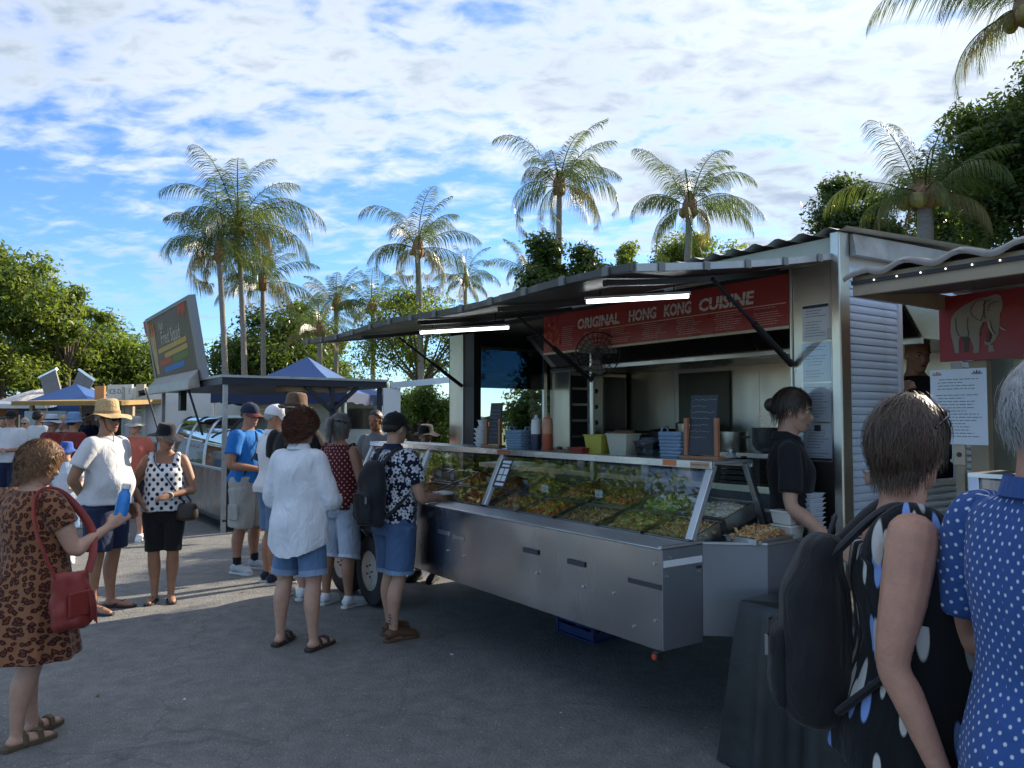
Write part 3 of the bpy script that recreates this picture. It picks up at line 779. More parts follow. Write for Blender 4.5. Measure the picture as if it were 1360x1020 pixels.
rp = MB(); rp.bar((-.02, .845, CT + .0), (-.02, .665, 1.375), .035, .03); rp.build('rear_stay', M_AL, T, bevel=.003)
rp = MB(); rp.bar((-4.17, .845, CT + .0), (-4.17, .665, 1.375), .035, .03); rp.build('rear_stay', M_AL, T, bevel=.003)
MB().hexa([(-.012, .235, CT + .012), (-.009, .235, CT + .012), (-.009, .825, CT + .012), (-.012, .825, CT + .012), (-.012, .405, 1.37), (-.009, .405, 1.37), (-.009, .655, 1.37), (-.012, .655, 1.37)]).build('end_pane', glass_mat('end_glass', (.95, .97, .97), 1.45, .8), T)
MB().box(-4.2, .006, .375, .70, 1.376, 1.392).build('shelf', M_AL, T, bevel=.003)
MB().box(-4.2, .006, .362, .376, 1.352, 1.394).build('shelf_nosing', M_ST, T, bevel=.003)
MB().box(-4.2, .006, .69, .702, 1.355, 1.376).build('shelf_nosing', M_AL, T)
MB().box(-4.19, .0, .24, .86, CT - .13, CT - .115).build('tray_well', M_ST, T)
MB().box(-4.19, .0, .855, .87, CT - .11, CT + .11).build('well_back', M_AL, T)
# stickers on the shelf edge, a price notice on the glass
x = row_x(888, .36); MB().box(x - .05, x + .05, .3605, .3618, 1.358, 1.39).build('sticker', mat('orange_sticker', (.62, .20, .07), .5), T)
s2 = MB().box(-.14, -.01, .3605, .3618, 1.356, 1.388).build('sticker', mat('buff_sticker', (.50, .34, .22), .5), T)
text_obj('DANGER HOT FOOD', .012, M_INK, s2, frame_M((-.075, .3600, 1.372), (1, 0, 0), (0, 0, 1)), 'sticker_print', .0003)
s3 = MB().box(row_x(668, .36) - .08, row_x(668, .36) + .08, .3605, .3618, 1.358, 1.388).build('sticker', mat('rust_sticker', (.35, .10, .05), .5, var=.3, vscale=30), T)
nq = Vector((0, -.91, .41)); ups = (GTp - GB).normalized()
pn = MB(); o = GB + Vector((-1.92, 0, 0)) + ups * .14 + nq * .006
pn.hexa([o, o + Vector((.13, 0, 0)), o + Vector((.13, 0, 0)) + ups * .22, o + ups * .22, o + nq * .002, o + Vector((.13, 0, 0)) + nq * .002, o + Vector((.13, 0, 0)) + ups * .22 + nq * .002, o + ups * .22 + nq * .002])
pno = pn.build('glass_notice', M_INK, T)
wq = MB()
for (u0, u1, v0, v1) in ((.012, .118, .185, .205), (.02, .11, .158, .175), (.012, .06, .10, .145), (.07, .118, .10, .145), (.012, .06, .05, .092), (.07, .118, .05, .092), (.012, .118, .015, .035)):
    q = o + nq * .0032; wq.quad(q + Vector((u0, 0, 0)) + ups * v0, q + Vector((u1, 0, 0)) + ups * v0, q + Vector((u1, 0, 0)) + ups * v1, q + Vector((u0, 0, 0)) + ups * v1)
wq.build('notice_print', M_PAPER, pno)
# ------------------------------------------------------------------ food in the glass case
def food_mat(name, cols, rough=.45):
    """mixed food: colour varies from piece to piece"""
    if name in MATS: return MATS[name]
    m, nt, b = _nt(name); N, L = nt.nodes, nt.links; ge = N.new('ShaderNodeNewGeometry'); cr = N.new('ShaderNodeValToRGB'); cr.color_ramp.interpolation = 'CONSTANT'
    L.new(ge.outputs['Random Per Island'], cr.inputs[0]); e = cr.color_ramp.elements
    cols = [tuple(min(.8, v * 1.35) for v in q) for q in cols]
    e[0].color = (*cols[0], 1)
    e[1].position = 1 / len(cols); e[1].color = (*cols[1], 1)
    for i in range(2, len(cols)): q = e.new(i / len(cols)); q.color = (*cols[i], 1)
    L.new(cr.outputs[0], b.inputs['Base Color']); b.inputs['Roughness'].default_value = rough; MATS[name] = m; return m
FOODS = [('fried noodles', food_mat('noodles', [(.34, .19, .07), (.42, .26, .11), (.28, .14, .05), (.45, .33, .18)]), 'strip', .030),
         ('red chilli chicken', food_mat('chilli', [(.30, .05, .02), (.42, .12, .03), (.36, .20, .05), (.12, .16, .03), (.40, .08, .03)]), 'chunk', .050),
         ('green lettuce', food_mat('lettuce', [(.16, .27, .05), (.28, .38, .10), (.38, .44, .18), (.12, .22, .04)]), 'leaf', .035),
         ('mixed vegetables', food_mat('veg', [(.36, .10, .03), (.15, .24, .05), (.45, .34, .16), (.40, .22, .06), (.10, .16, .03)]), 'chunk', .055),
         ('sweet and sour pork', food_mat('pork', [(.40, .15, .04), (.32, .09, .03), (.44, .26, .08), (.14, .18, .04)]), 'chunk', .055),
         ('steamed rice', food_mat('rice', [(.55, .52, .45), (.50, .46, .36), (.42, .34, .2)]), 'chunk', .03),
         ('red skewers', food_mat('skewers', [(.34, .06, .03), (.26, .04, .02), (.42, .15, .06)]), 'strip', .055),
         ('spring rolls', food_mat('rolls', [(.44, .29, .12), (.50, .36, .17), (.38, .22, .08)]), 'strip', .045)]
def tray(label, x, y, w, d, fi, seed, z=CT - .09, h=.085, mound=1.0, tilt=0):
    r = np.random.RandomState(seed); t = thing('food_tray', label, 'food tray', row(x, y, z), ROW_A, 'food trays in the glass case'); t.rotation_euler = (math.radians(tilt), 0, ROW_A)
    p = MB(); th = .0015
    p.box(-w / 2, w / 2, -d / 2, d / 2, 0, .003)
    for (x0, x1, y0, y1) in ((-w / 2, -w / 2 + .004, -d / 2, d / 2), (w / 2 - .004, w / 2, -d / 2, d / 2), (-w / 2 + .004, w / 2 - .004, -d / 2, -d / 2 + .004), (-w / 2 + .004, w / 2 - .004, d / 2 - .004, d / 2)): p.box(x0, x1, y0, y1, .003, h)
    for (x0, x1, y0, y1) in ((-w / 2 - .010, w / 2 + .010, -d / 2 - .010, -d / 2), (-w / 2 - .010, w / 2 + .010, d / 2, d / 2 + .010), (-w / 2 - .010, -w / 2, -d / 2, d / 2), (w / 2, w / 2 + .010, -d / 2, d / 2)): p.box(x0, x1, y0, y1, h - .003, h + .001)
    p.build('pan', M_AL, t)
    nm, fm, kind, bump = FOODS[fi]; n = 420; lim = .42
    px = (r.rand(n) * 2 - 1) * (w / 2 - .022); py = (r.rand(n) * 2 - 1) * (d / 2 - .022)
    hz = h * .55 + bump * mound * (1 - (2 * px / w) ** 2) * (1 - (2 * py / d) ** 2) + r.rand(n) * .012
    V = []; F = []; L_, W_, T_ = {'strip': (.036, .005, .005), 'chunk': (.014, .010, .008), 'leaf': (.024, .017, .002)}[kind]
    A = r.rand(n) * 2 * PI; B_ = r.normal(size=n) * .45; S_ = .7 + .7 * r.rand(n)
    cube = np.array([[-1, -1, -1], [1, -1, -1], [1, 1, -1], [-1, 1, -1], [-.7, -.7, 1], [.7, -.7, 1], [.7, .7, 1], [-.7, .7, 1]]) * np.array([L_, W_, T_])
    cf = [(3, 2, 1, 0), (4, 5, 6, 7), (0, 1, 5, 4), (1, 2, 6, 5), (2, 3, 7, 6), (3, 0, 4, 7)]
    for i in range(n):
        M = np.array(Euler((B_[i], B_[i - 1], A[i])).to_matrix()); V.append((cube * S_[i]) @ M.T + np.array([px[i], py[i], hz[i]])); F += [tuple(q + 8 * i for q in f) for f in cf]
    base = MB(); g = 8
    bv = [(-w / 2 + .006 + (w - .012) * i / g, -d / 2 + .006 + (d - .012) * j / g, h * .5 + bump * mound * (1 - (2 * i / g - 1) ** 2) * (1 - (2 * j / g - 1) ** 2)) for i in range(g + 1) for j in range(g + 1)]
    base.add(bv, [(i * (g + 1) + j, (i + 1) * (g + 1) + j, (i + 1) * (g + 1) + j + 1, i * (g + 1) + j + 1) for i in range(g) for j in range(g)]); base.build('sauce', mat('sauce_%d' % fi, {0: (.26, .14, .05), 1: (.25, .06, .02), 2: (.18, .26, .07), 3: (.25, .14, .05), 4: (.30, .10, .03), 5: (.48, .44, .35), 6: (.22, .04, .02), 7: (.36, .23, .09)}[fi], .4), t, smooth=True)
    tag(np_mesh('food', np.vstack(V), np.array(F), fm, t), kind='stuff')
cols = [(-.20, .30, 0, 5), (-.56, .32, 3, 2), (-.95, .34, 0, 1), (-1.36, .34, 1, 4), (-1.76, .34, 4, 3), (-2.20, .34, 6, 1), (-2.62, .34, 7, 6), (-3.05, .34, 4, 0), (-3.48, .34, 3, 7), (-3.88, .34, 0, 5)]
near_l = ['steamed noodles at the open right end', 'chopped vegetables beside the chrome stand', 'noodles in a deep pan', 'red chilli chicken near the price cards', 'sweet and sour pork by the notice on the glass', 'red skewers under the middle pane', 'spring rolls under the middle pane', 'sweet and sour pork under the far pane', 'chopped vegetables under the far pane', 'noodles at the far end']
far_l = ['rice at the open right end', 'green lettuce behind the chopped vegetables', 'red chilli chicken behind the noodles', 'sweet and sour pork behind the chilli chicken', 'mixed vegetables behind the notice', 'chilli chicken behind the skewers', 'red skewers behind the spring rolls', 'noodles behind the far pane', 'spring rolls behind the far pane', 'rice at the far end']
for i, (x, w_, f1, f2) in enumerate(cols):
    tray('steel tray of ' + near_l[i], x, .388, w_, .25, f1, 100 + i, z=CT - .035, mound=1.0 if i not in (2,) else .15, tilt=17)
    tray('steel tray of ' + far_l[i], x, .672, w_, .25, f2, 130 + i, z=CT + .052, mound=1.25, tilt=17)
tray('flat steel tray of pale noodles on the side ledge beside the takeaway boxes', .10, .62, .19, .30, 0, 170, z=CT - .010, h=.03)
# price cards standing in the food
for i, (x, y) in enumerate(((-.42, .70), (-1.12, .58), (-1.36, .70), (-1.62, .52), (-2.05, .66), (-2.45, .60), (-2.95, .55), (-3.3, .62))):
    t = thing('price_card', 'small white price card on a stick in ' + ['the lettuce tray', 'the deep noodle pan', 'the chilli chicken tray', 'the pork tray by the notice', 'the mixed vegetable tray', 'the skewer tray', 'the spring roll tray', 'the far pork tray'][i], 'price card', row(x, y, CT + .03), ROW_A + .2 * math.sin(i * 3), 'price cards in the food trays')
    MB().cyl((0, 0, 0), (0, 0, .13), .002, n=6).build('stick', M_INK, t)
    q = MB().box(-.035, .035, -.0035, -.002, .085, .135).build('card', M_PAPER, t)
    text_lines(q, (-.035, -.0036, .085), (1, 0, 0), (0, 0, 1), .07, .05, 4, M_INK, 300 + i)
bxs = thing('card_box', 'open brown cardboard carton standing behind the food trays', 'carton', row(-1.28, .77, CT - .0), ROW_A)
MB().box(-.16, .12, -.012, .075, 0.002, .17).build('carton', mat('cardboard', (.40, .27, .15), .8, var=.15), bxs, bevel=.003)
fp = MB(); fp.hexa([(-.16, -.014, .17), (.12, -.014, .17), (.12, -.012, .17), (-.16, -.012, .17), (-.15, -.06, .20), (.11, -.06, .20), (.11, -.058, .20), (-.15, -.058, .20)]); fp.build('flap', MATS['cardboard'], bxs)
# ------------------------------------------------------------------ things on the shelf
SH = 1.392
def chalkboard(label, x, y, w, h, rz, rows, seed):
    t = thing('chalkboard', label, 'chalkboard', row(x, y, SH), ROW_A + rz, 'chalkboards on the counter shelf')
    M = Matrix.Translation((0, 0, .022)) @ Matrix.Rotation(math.radians(-7), 4, 'X')
    b = MB().box(-w / 2, w / 2, -.005, .005, 0, h, M=M).build('slate', M_SLATE, t)
    for s in (-1, 1): MB().box(s * (w / 2 + .012) - .012, s * (w / 2 + .012) + .012, -.012, .012, .018, h * .68).build('post', M_WOOD, t, bevel=.003)
    MB().box(-w / 2 - .04, w / 2 + .04, -.035, .035, 0, .018).build('base', M_WOOD, t, bevel=.003)
    r = random.Random(seed)
    for i in range(rows):
        if r.random() < .2: continue
        z_ = h * (.92 - .84 * i / rows); q = MB(); x0 = -w / 2 + .012; xe = x0 + (w - .024) * r.uniform(.5, 1); 
        while x0 < xe:
            l = r.uniform(.006, .02); q.tube([M @ Vector((x0, -.0062, z_)), M @ Vector((x0 + l * .5, -.0062, z_ + r.uniform(-.006, .008))), M @ Vector((x0 + l, -.0062, z_))], .0011, 4); x0 += l + .005
        tag(q.build('chalk_writing', M_CHALK, b), kind='stuff')
y1 = .54
chalkboard('small dark chalkboard in timber stand beside the stacked white tubs', row_x(655, y1), y1, .135, .325, .12, 9, 1)
chalkboard('larger slate chalkboard in timber stand at the open end of the shelf', row_x(931, .52), .52, .17, .335, .15, 8, 2)
def tub(label, px, y, r0, r1, h, m, name='tub', n=24, z=SH, lid=None, group=None, fill=None, sq=False):
    x = row_x(px, y); t = thing(name, label, name.replace('_', ' '), row(x, y, z), ROW_A, group)
    prof = [(r0, 0), (r0 * 1.02, .004), (r1, h - .008), (r1 + .006, h - .006), (r1 + .006, h), (r1 - .004, h), (r1 - .006, h - .02), (r0 - .004, .012)]
    if sq:
        def wob(p, an, q): 
            f = 1 / max(abs(math.cos(an)), abs(math.sin(an))) ** .75; p.x *= f * 1.25; p.y *= f * .8; return p
    else: wob = None
    b = MB(); b.lathe(prof, n, wob=wob); b.build('body', m, t, smooth=True, sharp=30)
    if fill: f = MB(); f.ell((0, 0, h - .012), (r1 * (1.15 if sq else .92), r1 * .8, .035), nu=16, nv=8); d = f.build('contents', fill, t, smooth=True); mm = d.modifiers.new('d', 'DISPLACE'); mm.texture = bpy.data.textures.new('lump', 'CLOUDS'); mm.texture.noise_scale = .02; mm.strength = .02
    return t
for i in range(4): tub('white takeaway tub, ' + ['lowest', 'second', 'third', 'topmost'][i] + ' of the short stack on the shelf', 640, .56, .045, .060, .036, M_PLY, 'plastic_tub', z=SH + .0365 * i, group='stacked white tubs')
for i in range(4): tub('white cup, ' + ['lowest', 'second', 'third', 'topmost'][i] + ' of the narrow stack behind the tubs', 641, .64, .030, .040, .055, M_PLY, 'paper_cup', z=SH + .052 * i, group='stacked white cups')
def basket(label, px, y, w, d, h, m):
    x = row_x(px, y); t = thing('woven_basket', label, 'basket', row(x, y, SH), ROW_A, 'blue woven baskets on the shelf')
    r = 7
    for i in range(r):      # woven rows, each a rounded band
        z_ = h * (i + .5) / r; e = .86 + .14 * i / r; q = MB(); P = []
        for k_ in range(29):
            a = 2 * PI * k_ / 28; f = 1 / max(abs(math.cos(a)), abs(math.sin(a))) ** .8; P.append((w / 2 * e * math.cos(a) * f + .003 * math.cos(14 * a + i * PI) * math.cos(a), d / 2 * e * math.sin(a) * f + .003 * math.cos(14 * a + i * PI) * math.sin(a), z_))
        q.tube(P, h / r * .55, 6); q.build('woven_row', m, t, smooth=True)
    q = MB(); P = [(w / 2 * math.cos(a) / max(abs(math.cos(a)), abs(math.sin(a))) ** .8, d / 2 * math.sin(a) / max(abs(math.cos(a)), abs(math.sin(a))) ** .8, h) for a in [2 * PI * k_ / 28 for k_ in range(29)]]; q.tube(P, .009, 8); q.build('rim', m, t, smooth=True)
    MB().box(-w * .40, w * .40, -d * .40, d * .40, .004, h * .8).build('liner', m, t)
    for s in (-1, 1): q = MB(); q.tube([(s * w * .5, -.03, h), (s * w * .52, -.02, h + .03), (s * w * .52, .02, h + .03), (s * w * .5, .03, h)], .006, 6); q.build('handle', m, t, smooth=True)
BSK = mat('basket_blue', (.20, .29, .40), .55, var=.15)
basket('blue woven basket between the small chalkboard and the sauce bottles', 690, .55, .20, .15, .13, BSK)
basket('blue woven basket against the larger slate chalkboard', 897, .55, .17, .13, .14, BSK)
def squeeze(label, px, y, m, m2, h):
    x = row_x(px, y); t = thing('squeeze_bottle', label, 'sauce bottle', row(x, y, SH), ROW_A)
    b = MB(); b.lathe([(.034, 0), (.038, .006), (.038, h * .45)], 20); b.build('sauce_fill', m2, t, smooth=True)
    b = MB(); b.lathe([(.038, h * .45), (.038, h * .74), (.032, h * .80)], 20); b.build('bottle', m, t, smooth=True)
    b = MB(); b.lathe([(.035, h * .78), (.035, h * .86), (.016, h * .90), (.006, h), (.003, h)], 16); b.build('nozzle', m, t, smooth=True)
squeeze('tall clear squeeze bottle half full of dark sauce', 712, .54, M_PLY, mat('dark_sauce', (.03, .045, .08), .3), .25)
squeeze('tall orange squeeze bottle of chilli sauce', 727, .54, mat('orange_bottle', (.55, .25, .13), .4), mat('chilli_sauce', (.42, .09, .04), .35), .26)
tub('yellow square tub beside the centre pole', 795, .56, .060, .075, .12, mat('yellow_tub', (.42, .38, .05), .45), 'plastic_box', sq=True)
tub('low red tray of sauces under the centre pole', 770, .50, .055, .062, .035, mat('red_tray', (.25, .03, .02), .5), 'sauce_tray', sq=True)
tub('cream ice cream tub heaped with fried food', 827, .56, .062, .080, .13, mat('cream_tub', (.46, .46, .36), .5), 'plastic_box', sq=True, fill=mat('fried', (.16, .09, .035), .6, var=.5, vscale=40))
tub('clear plastic box of cutlery beside the blue basket', 862, .54, .055, .07, .09, glass_mat('clear_plastic', (.55, .62, .66), 1.45, 1.3), 'plastic_box', sq=True, fill=mat('bagged', (.07, .09, .11), .35, var=.4, vscale=30))
# hot food boxes and takeaway stack on the side ledge
def hamper(label, x, y, n, w, d, h, m):
    for i in range(n):
        t = thing('takeaway_container', label % (['lowest', 'second', 'third', 'fourth', 'fifth', 'sixth', 'seventh', 'eighth', 'ninth', 'topmost'][i if i < n - 1 else 9]), 'container', row(x, y, CT - .008 + h * i), ROW_A + .05 * math.sin(i * 5), 'takeaway containers on the side ledge')
        b = MB(); k = h * 1.6
        b.hexa([(-w * .42, -d * .42, 0), (w * .42, -d * .42, 0), (w * .42, d * .42, 0), (-w * .42, d * .42, 0), (-w / 2, -d / 2, h * .85), (w / 2, -d / 2, h * .85), (w / 2, d / 2, h * .85), (-w / 2, d / 2, h * .85)]); b.build('box', m, t, bevel=.004)
        b = MB(); b.hexa([(-w / 2 - .004, -d / 2 - .004, h * .85), (w / 2 + .004, -d / 2 - .004, h * .85), (w / 2 + .004, d / 2 + .004, h * .85), (-w / 2 - .004, d / 2 + .004, h * .85), (-w / 2, -d / 2, h * .97), (w / 2, -d / 2, h * .97), (w / 2, d / 2, h * .97), (-w / 2, d / 2, h * .97)]); b.build('rim', m, t)
M_CLAM = mat('clamshell', (.66, .63, .56), .6, var=.05); M_FOIL = mat('white_lid', (.66, .70, .75), .5)
hamper('white takeaway container, %s of the tall stack on the side ledge', .145, .98, 9, .13, .13, .026, M_FOIL)
hamper('beige takeaway clamshell, %s of the short stack on the side ledge', .13, .82, 2, .13, .12, .075, M_CLAM)
nd = thing('napkin_box', 'rounded cream dispenser with a small framed price card on the ledge', 'dispenser', row(-.05, .93, CT - .010), ROW_A)
b = MB(); b.tube([(-.10, 0, .07), (-.095, 0, .07), (.095, 0, .07), (.10, 0, .07)], [.05, .06, .06, .05], 20); b.box(-.10, .10, -.058, .058, 0, .07); b.build('housing', M_CLAM, nd, smooth=True)
q = MB().box(-.045, .02, -.075, -.066, .03, .095).build('card_frame', M_INK, nd); MB().box(-.040, .015, -.0775, -.0755, .036, .089).build('card', M_PAPER, q)
# ------------------------------------------------------------------ fan, oven and kitchen things
fn = thing('wall_fan', 'black round fan clamped to the centre pole under the red sign', 'fan', row(-1.70, YF - .06, 2.02), ROW_A + .9)
rings = MB()
for rr_ in (.165, .125, .085, .045):
    rings.tube([(rr_ * math.cos(a), -.07 - .015 * math.cos(rr_ * 9), .08 + rr_ * math.sin(a)) for a in [2 * PI * i / 32 for i in range(33)]], .0028 if rr_ < .16 else .005, 5)
for i in range(24):
    a = 2 * PI * i / 24; rings.tube([(.03 * math.cos(a), -.092, .08 + .03 * math.sin(a)), (.10 * math.cos(a), -.092, .08 + .10 * math.sin(a)), (.165 * math.cos(a), -.07, .08 + .165 * math.sin(a)), (.14 * math.cos(a), -.02, .08 + .14 * math.sin(a)), (.05 * math.cos(a), .0, .08 + .05 * math.sin(a))], .0018, 4)
tag(rings.build('cage', M_DARK, fn, smooth=True), kind='stuff')
for i in range(3):
    bl = MB(); V = []
    for u in range(7):
        a = 2 * PI * i / 3 + .95 * u / 6
        V += [(.03 * math.cos(a), -.055 + .02 * u / 6, .08 + .03 * math.sin(a)), (.145 * math.cos(a), -.06 + .03 * u / 6, .08 + .145 * math.sin(a))]
    bl.add(V, [(2 * u, 2 * u + 2, 2 * u + 3, 2 * u + 1) for u in range(6)]); bl.build('blade', mat('fan_blade', (.22, .19, .15), .3), fn, smooth=True)
b = MB(); b.cyl((0, -.03, .08), (0, .11, .08), .05, .042, 18); b.build('motor', M_DARK, fn, smooth=True)
b = MB(); b.tube([(0, .08, .06), (0, .10, -.02), (-.05, .06, -.12)], .016, 8); b.build('bracket', M_DARK, fn, smooth=True)
ov = thing('combi_oven', 'tall steel oven with rack rails and round knobs against the far wall', 'oven', row(-3.62, 2.78, ZF), ROW_A)
MB().box(-.34, 0, -.40, .42, 0, 1.66).build('cabinet', M_STW, ov, bevel=.006)
MB().box(.001, .012, .08, .40, .45, 1.62).build('door_glass', mat('oven_glass', (.015, .018, .022), .1), ov)
MB().box(.013, .03, .10, .38, .98, 1.02).build('handle', M_AL, ov)
MB().box(.001, .012, -.14, .04, .55, 1.62).build('control_panel', M_ST, ov, bevel=.01)
for i in range(4): b = MB(); b.cyl((.0125, -.05, .95 + .17 * i), (.03, -.05, .95 + .17 * i), .028, .024, 16); b.build('knob', M_DARK, ov, smooth=True)
MB().box(.001, .006, -.38, -.16, .50, 1.62).build('rack_recess', M_INK, ov)
for i in range(6): MB().box(.007, .02, -.37, -.17, .62 + .17 * i, .645 + .17 * i).build('rack_rail', M_AL, ov)
gr = thing('salamander_grill', 'steel countertop grill with open front against the back wall', 'grill', row(-.95, 2.93, 1.32), ROW_A)
MB().box(-.32, .32, -.20, .28, 0, .02).build('base', M_STW, gr); MB().box(-.32, .32, -.22, .28, .30, .46).build('canopy', M_STW, gr, bevel=.006); MB().box(-.32, .32, .24, .28, .02, .30).build('back', M_STW, gr); 
for s in (-1, 1): MB().box(s * .31 - .01, s * .31 + .01, -.10, .24, .02, .30).build('side', M_STW, gr)
MB().box(-.30, .30, -.18, .22, .14, .15).build('grill_rack', M_DARK, gr)
def pot(label, x, y, r_, h, m, name='stock_pot', z=1.32, lid=True):
    t = thing(name, label, 'pot', row(x, y, z), ROW_A); b = MB(); b.lathe([(r_ * .96, 0), (r_, .01), (r_, h), (r_ + .006, h), (r_ + .006, h + .006), (r_ - .004, h + .006)], 26); b.build('pot', m, t, smooth=True, sharp=40)
    if lid: b = MB(); b.lathe([(r_ + .004, h + .007), (r_ * .8, h + .025), (.02, h + .035), (.02, h + .055), (.004, h + .057)], 24); b.build('lid', m, t, smooth=True)
    for s in (-1, 1): b = MB(); b.tube([(s * r_, -.04, h * .75), (s * (r_ + .035), -.03, h * .78), (s * (r_ + .035), .03, h * .78), (s * r_, .04, h * .75)], .006, 6); b.build('handle', M_AL, t, smooth=True)
pot('large dented stock pot with lid on the back bench', -2.35, 2.86, .16, .24, M_STW); pot('small stock pot without lid on the back bench', -1.85, 2.84, .12, .17, M_STW, lid=False); pot('black pot on the back bench beside the oven', -2.75, 2.92, .17, .16, M_DARK); pot('small lidded pot on the prep bench', -1.1, 1.40, .11, .14, M_STW, z=1.20)
def crate(label, x, y, z, w, d, h, m, rz=0, name='plastic_crate', cat='crate'):
    t = thing(name, label, cat, row(x, y, z), ROW_A + rz)
    MB().box(-w / 2, w / 2, -d / 2, d / 2, 0, .012).build('bottom', m, t)
    for i in range(4):
        z0 = .02 + (h - .02) * i / 4; z1 = z0 + (h - .02) / 4 * .72
        q = MB()
        for (x0, x1, y0, y1_) in ((-w / 2, w / 2, -d / 2, -d / 2 + .01), (-w / 2, w / 2, d / 2 - .01, d / 2), (-w / 2, -w / 2 + .01, -d / 2 + .01, d / 2 - .01), (w / 2 - .01, w / 2, -d / 2 + .01, d / 2 - .01)): q.box(x0, x1, y0, y1_, z0, z1)
        split_build(q, 'slat', m, t)
    for sx in (-1, 1):
        for sy in (-1, 1): MB().box(sx * (w / 2 - .008) - .014, sx * (w / 2 - .008) + .014, sy * (d / 2 - .008) - .014, sy * (d / 2 - .008) + .014, 0, h).build('corner', m, t)
crate('royal blue plastic crate standing under the counter', -1.75, 1.05, 0, .42, .32, .34, mat('crate_blue', (.008, .028, .13), .5))
crate('dark crate of stock on the prep bench', -.55, 1.40, 1.20, .34, .28, .16, M_DARK); crate('olive crate on the back bench', -3.2, 2.9, 1.32, .3, .26, .18, mat('crate_olive', (.10, .11, .05), .5))
sauces = MB()
for i in range(9):
    x = -3.0 + i * .28 + .05 * math.sin(i * 7); hh = .16 + .06 * math.sin(i * 3) ** 2
    t = thing('sauce_jar', '%s sauce jar with %s lid on the prep bench' % (['brown', 'green', 'white'][i % 3], ['black', 'red', 'steel'][i % 3]), 'jar', row(x, 1.5, 1.20), ROW_A, '%s sauce jars on the prep bench' % ['brown', 'green', 'white'][i % 3])
    m_ = [mat('jar_brown', (.12, .05, .02), .25), mat('jar_green', (.08, .12, .05), .25), M_PLY][i % 3]
    b = MB(); b.lathe([(.032, 0), (.036, .008), (.036, hh * .7), (.022, hh * .85)], 16); b.build('jar', m_, t, smooth=True)
    b = MB(); b.lathe([(.024, hh * .85), (.025, hh), (.01, hh * 1.02)], 14); b.build('lid', [M_DARK, mat('lid_red', (.28, .03, .02), .4), M_AL][i % 3], t, smooth=True)
# ------------------------------------------------------------------ the draped table
tb = thing('draped_table', 'trestle table draped in black cloth beside the end of the counter', 'table', row(.30, .22, 0), ROW_A)
TW, TD, TH = .85, .62, .76
V = []; F = []; r = random.Random(8); per = []
for s_ in range(4):
    n = 18 if s_ % 2 == 0 else 14
    for i in range(n):
        u = i / n; per.append([(u * TW, 0), (TW, u * TD), (TW - u * TW, TD), (0, TD - u * TD)][s_])
nP = len(per); lv = [(TH, 0.0), (TH - .012, .008), (TH - .10, .014), (TH - .30, .035), (TH - .55, .055), (.012, .075)]
for j, (z_, o_) in enumerate(lv):
    for i, (x, y) in enumerate(per):
        dx = (x - TW / 2) / (TW / 2); dy = (y - TD / 2) / (TD / 2); l = max(abs(dx), abs(dy)); f = math.sin(i * .9) * .030 + math.sin(i * 2.3 + 1) * .016
        k_ = o_ * (1 + 0) + (f * j / 5 if j > 1 else 0); nx = 1 if dx > .999 else -1 if dx < -.999 else 0; ny = 1 if dy > .999 else -1 if dy < -.999 else 0
        V.append((x + nx * k_, y + ny * k_, z_ + (.01 * math.sin(i * .5) if j == 5 else 0)))
for j in range(5):
    for i in range(nP): F.append((j * nP + i, (j + 1) * nP + i, (j + 1) * nP + (i + 1) % nP, j * nP + (i + 1) % nP))
F.append(tuple(range(nP)))
tc_ = MB(); tc_.add(V, F); o = tc_.build('black_cloth', mat('black_vinyl', (.018, .020, .021), .42, var=.25, bump=.25, bscale=7), tb, smooth=True, sharp=60)
sd = o.modifiers.new('s', 'SUBSURF'); sd.levels = 1; sd.render_levels = 1; sd.subdivision_type = 'SIMPLE'
MB().box(.01, TW - .01, .01, TD - .01, TH - .04, TH - .004).build('table_top', M_WOOD, tb)
for x, y in ((.06, .06), (TW - .06, .06), (TW - .06, TD - .06), (.06, TD - .06)): MB().cyl((x, y, 0), (x, y, TH - .04), .016, n=10).build('leg', M_AL, tb, smooth=True)
# ------------------------------------------------------------------ the stall with the elephant sign
E = thing('food_stall', 'food stall with corrugated awning and red elephant sign', 'food stall', row(0, 0, 0), ROW_A)
EX0, EX1 = .56, 4.2
eh, ef = 2.345, 2.30
def ewn(x, t_): return Vector((x, 1.66 + (.74 - 1.66) * t_, eh + .045 + (ef - eh) * t_))
cr = MB(); V = []; nw = 15; per_ = 8
for i in range(nw * per_ + 1):
    x = EX0 + (EX1 - EX0) * i / (nw * per_); a = .017 * math.sin(2 * PI * i / per_) * (1 if i > 3 else .4)
    for j in range(6):      # the sheet ends in a rolled-down lip
        p = ewn(x, min(j, 3) / 3 * 1.05); p.z += a + (.0 if i > 4 else -.03 * (4 - i) / 4)
        if j > 3: p.z -= .015 * (j - 3); p.y -= .010 * (1 if j == 4 else 0) + a * .5
        V.append(p)
cr.add(V, [(6 * i + j, 6 * i + 6 + j, 6 * i + 7 + j, 6 * i + 1 + j) for i in range(nw * per_) for j in range(5)]); cr.build('corrugated_roof', mat('old_iron', (.36, .33, .29), .6, .1, var=.2, dirt=(.16, .11, .08), dscale=4), E, smooth=True, sharp=80)
MB().hexa([(EX0 + .02, .76, ef - .075), (EX1, .76, ef - .075), (EX1, 1.66, eh - .03), (EX0 + .02, 1.66, eh - .03), (EX0 + .02, .76, ef - .055), (EX1, .76, ef - .055), (EX1, 1.66, eh - .012), (EX0 + .02, 1.66, eh - .012)]).build('awning_lining', mat('maroon_lining', (.12, .075, .065), .5, var=.2), E)
MB().box(EX0 + .02, EX1, .735, .762, ef - .085, ef + .012).build('fascia_board', mat('tan_paint', (.42, .33, .22), .6, var=.15, dirt=(.2, .14, .1)), E, bevel=.003)
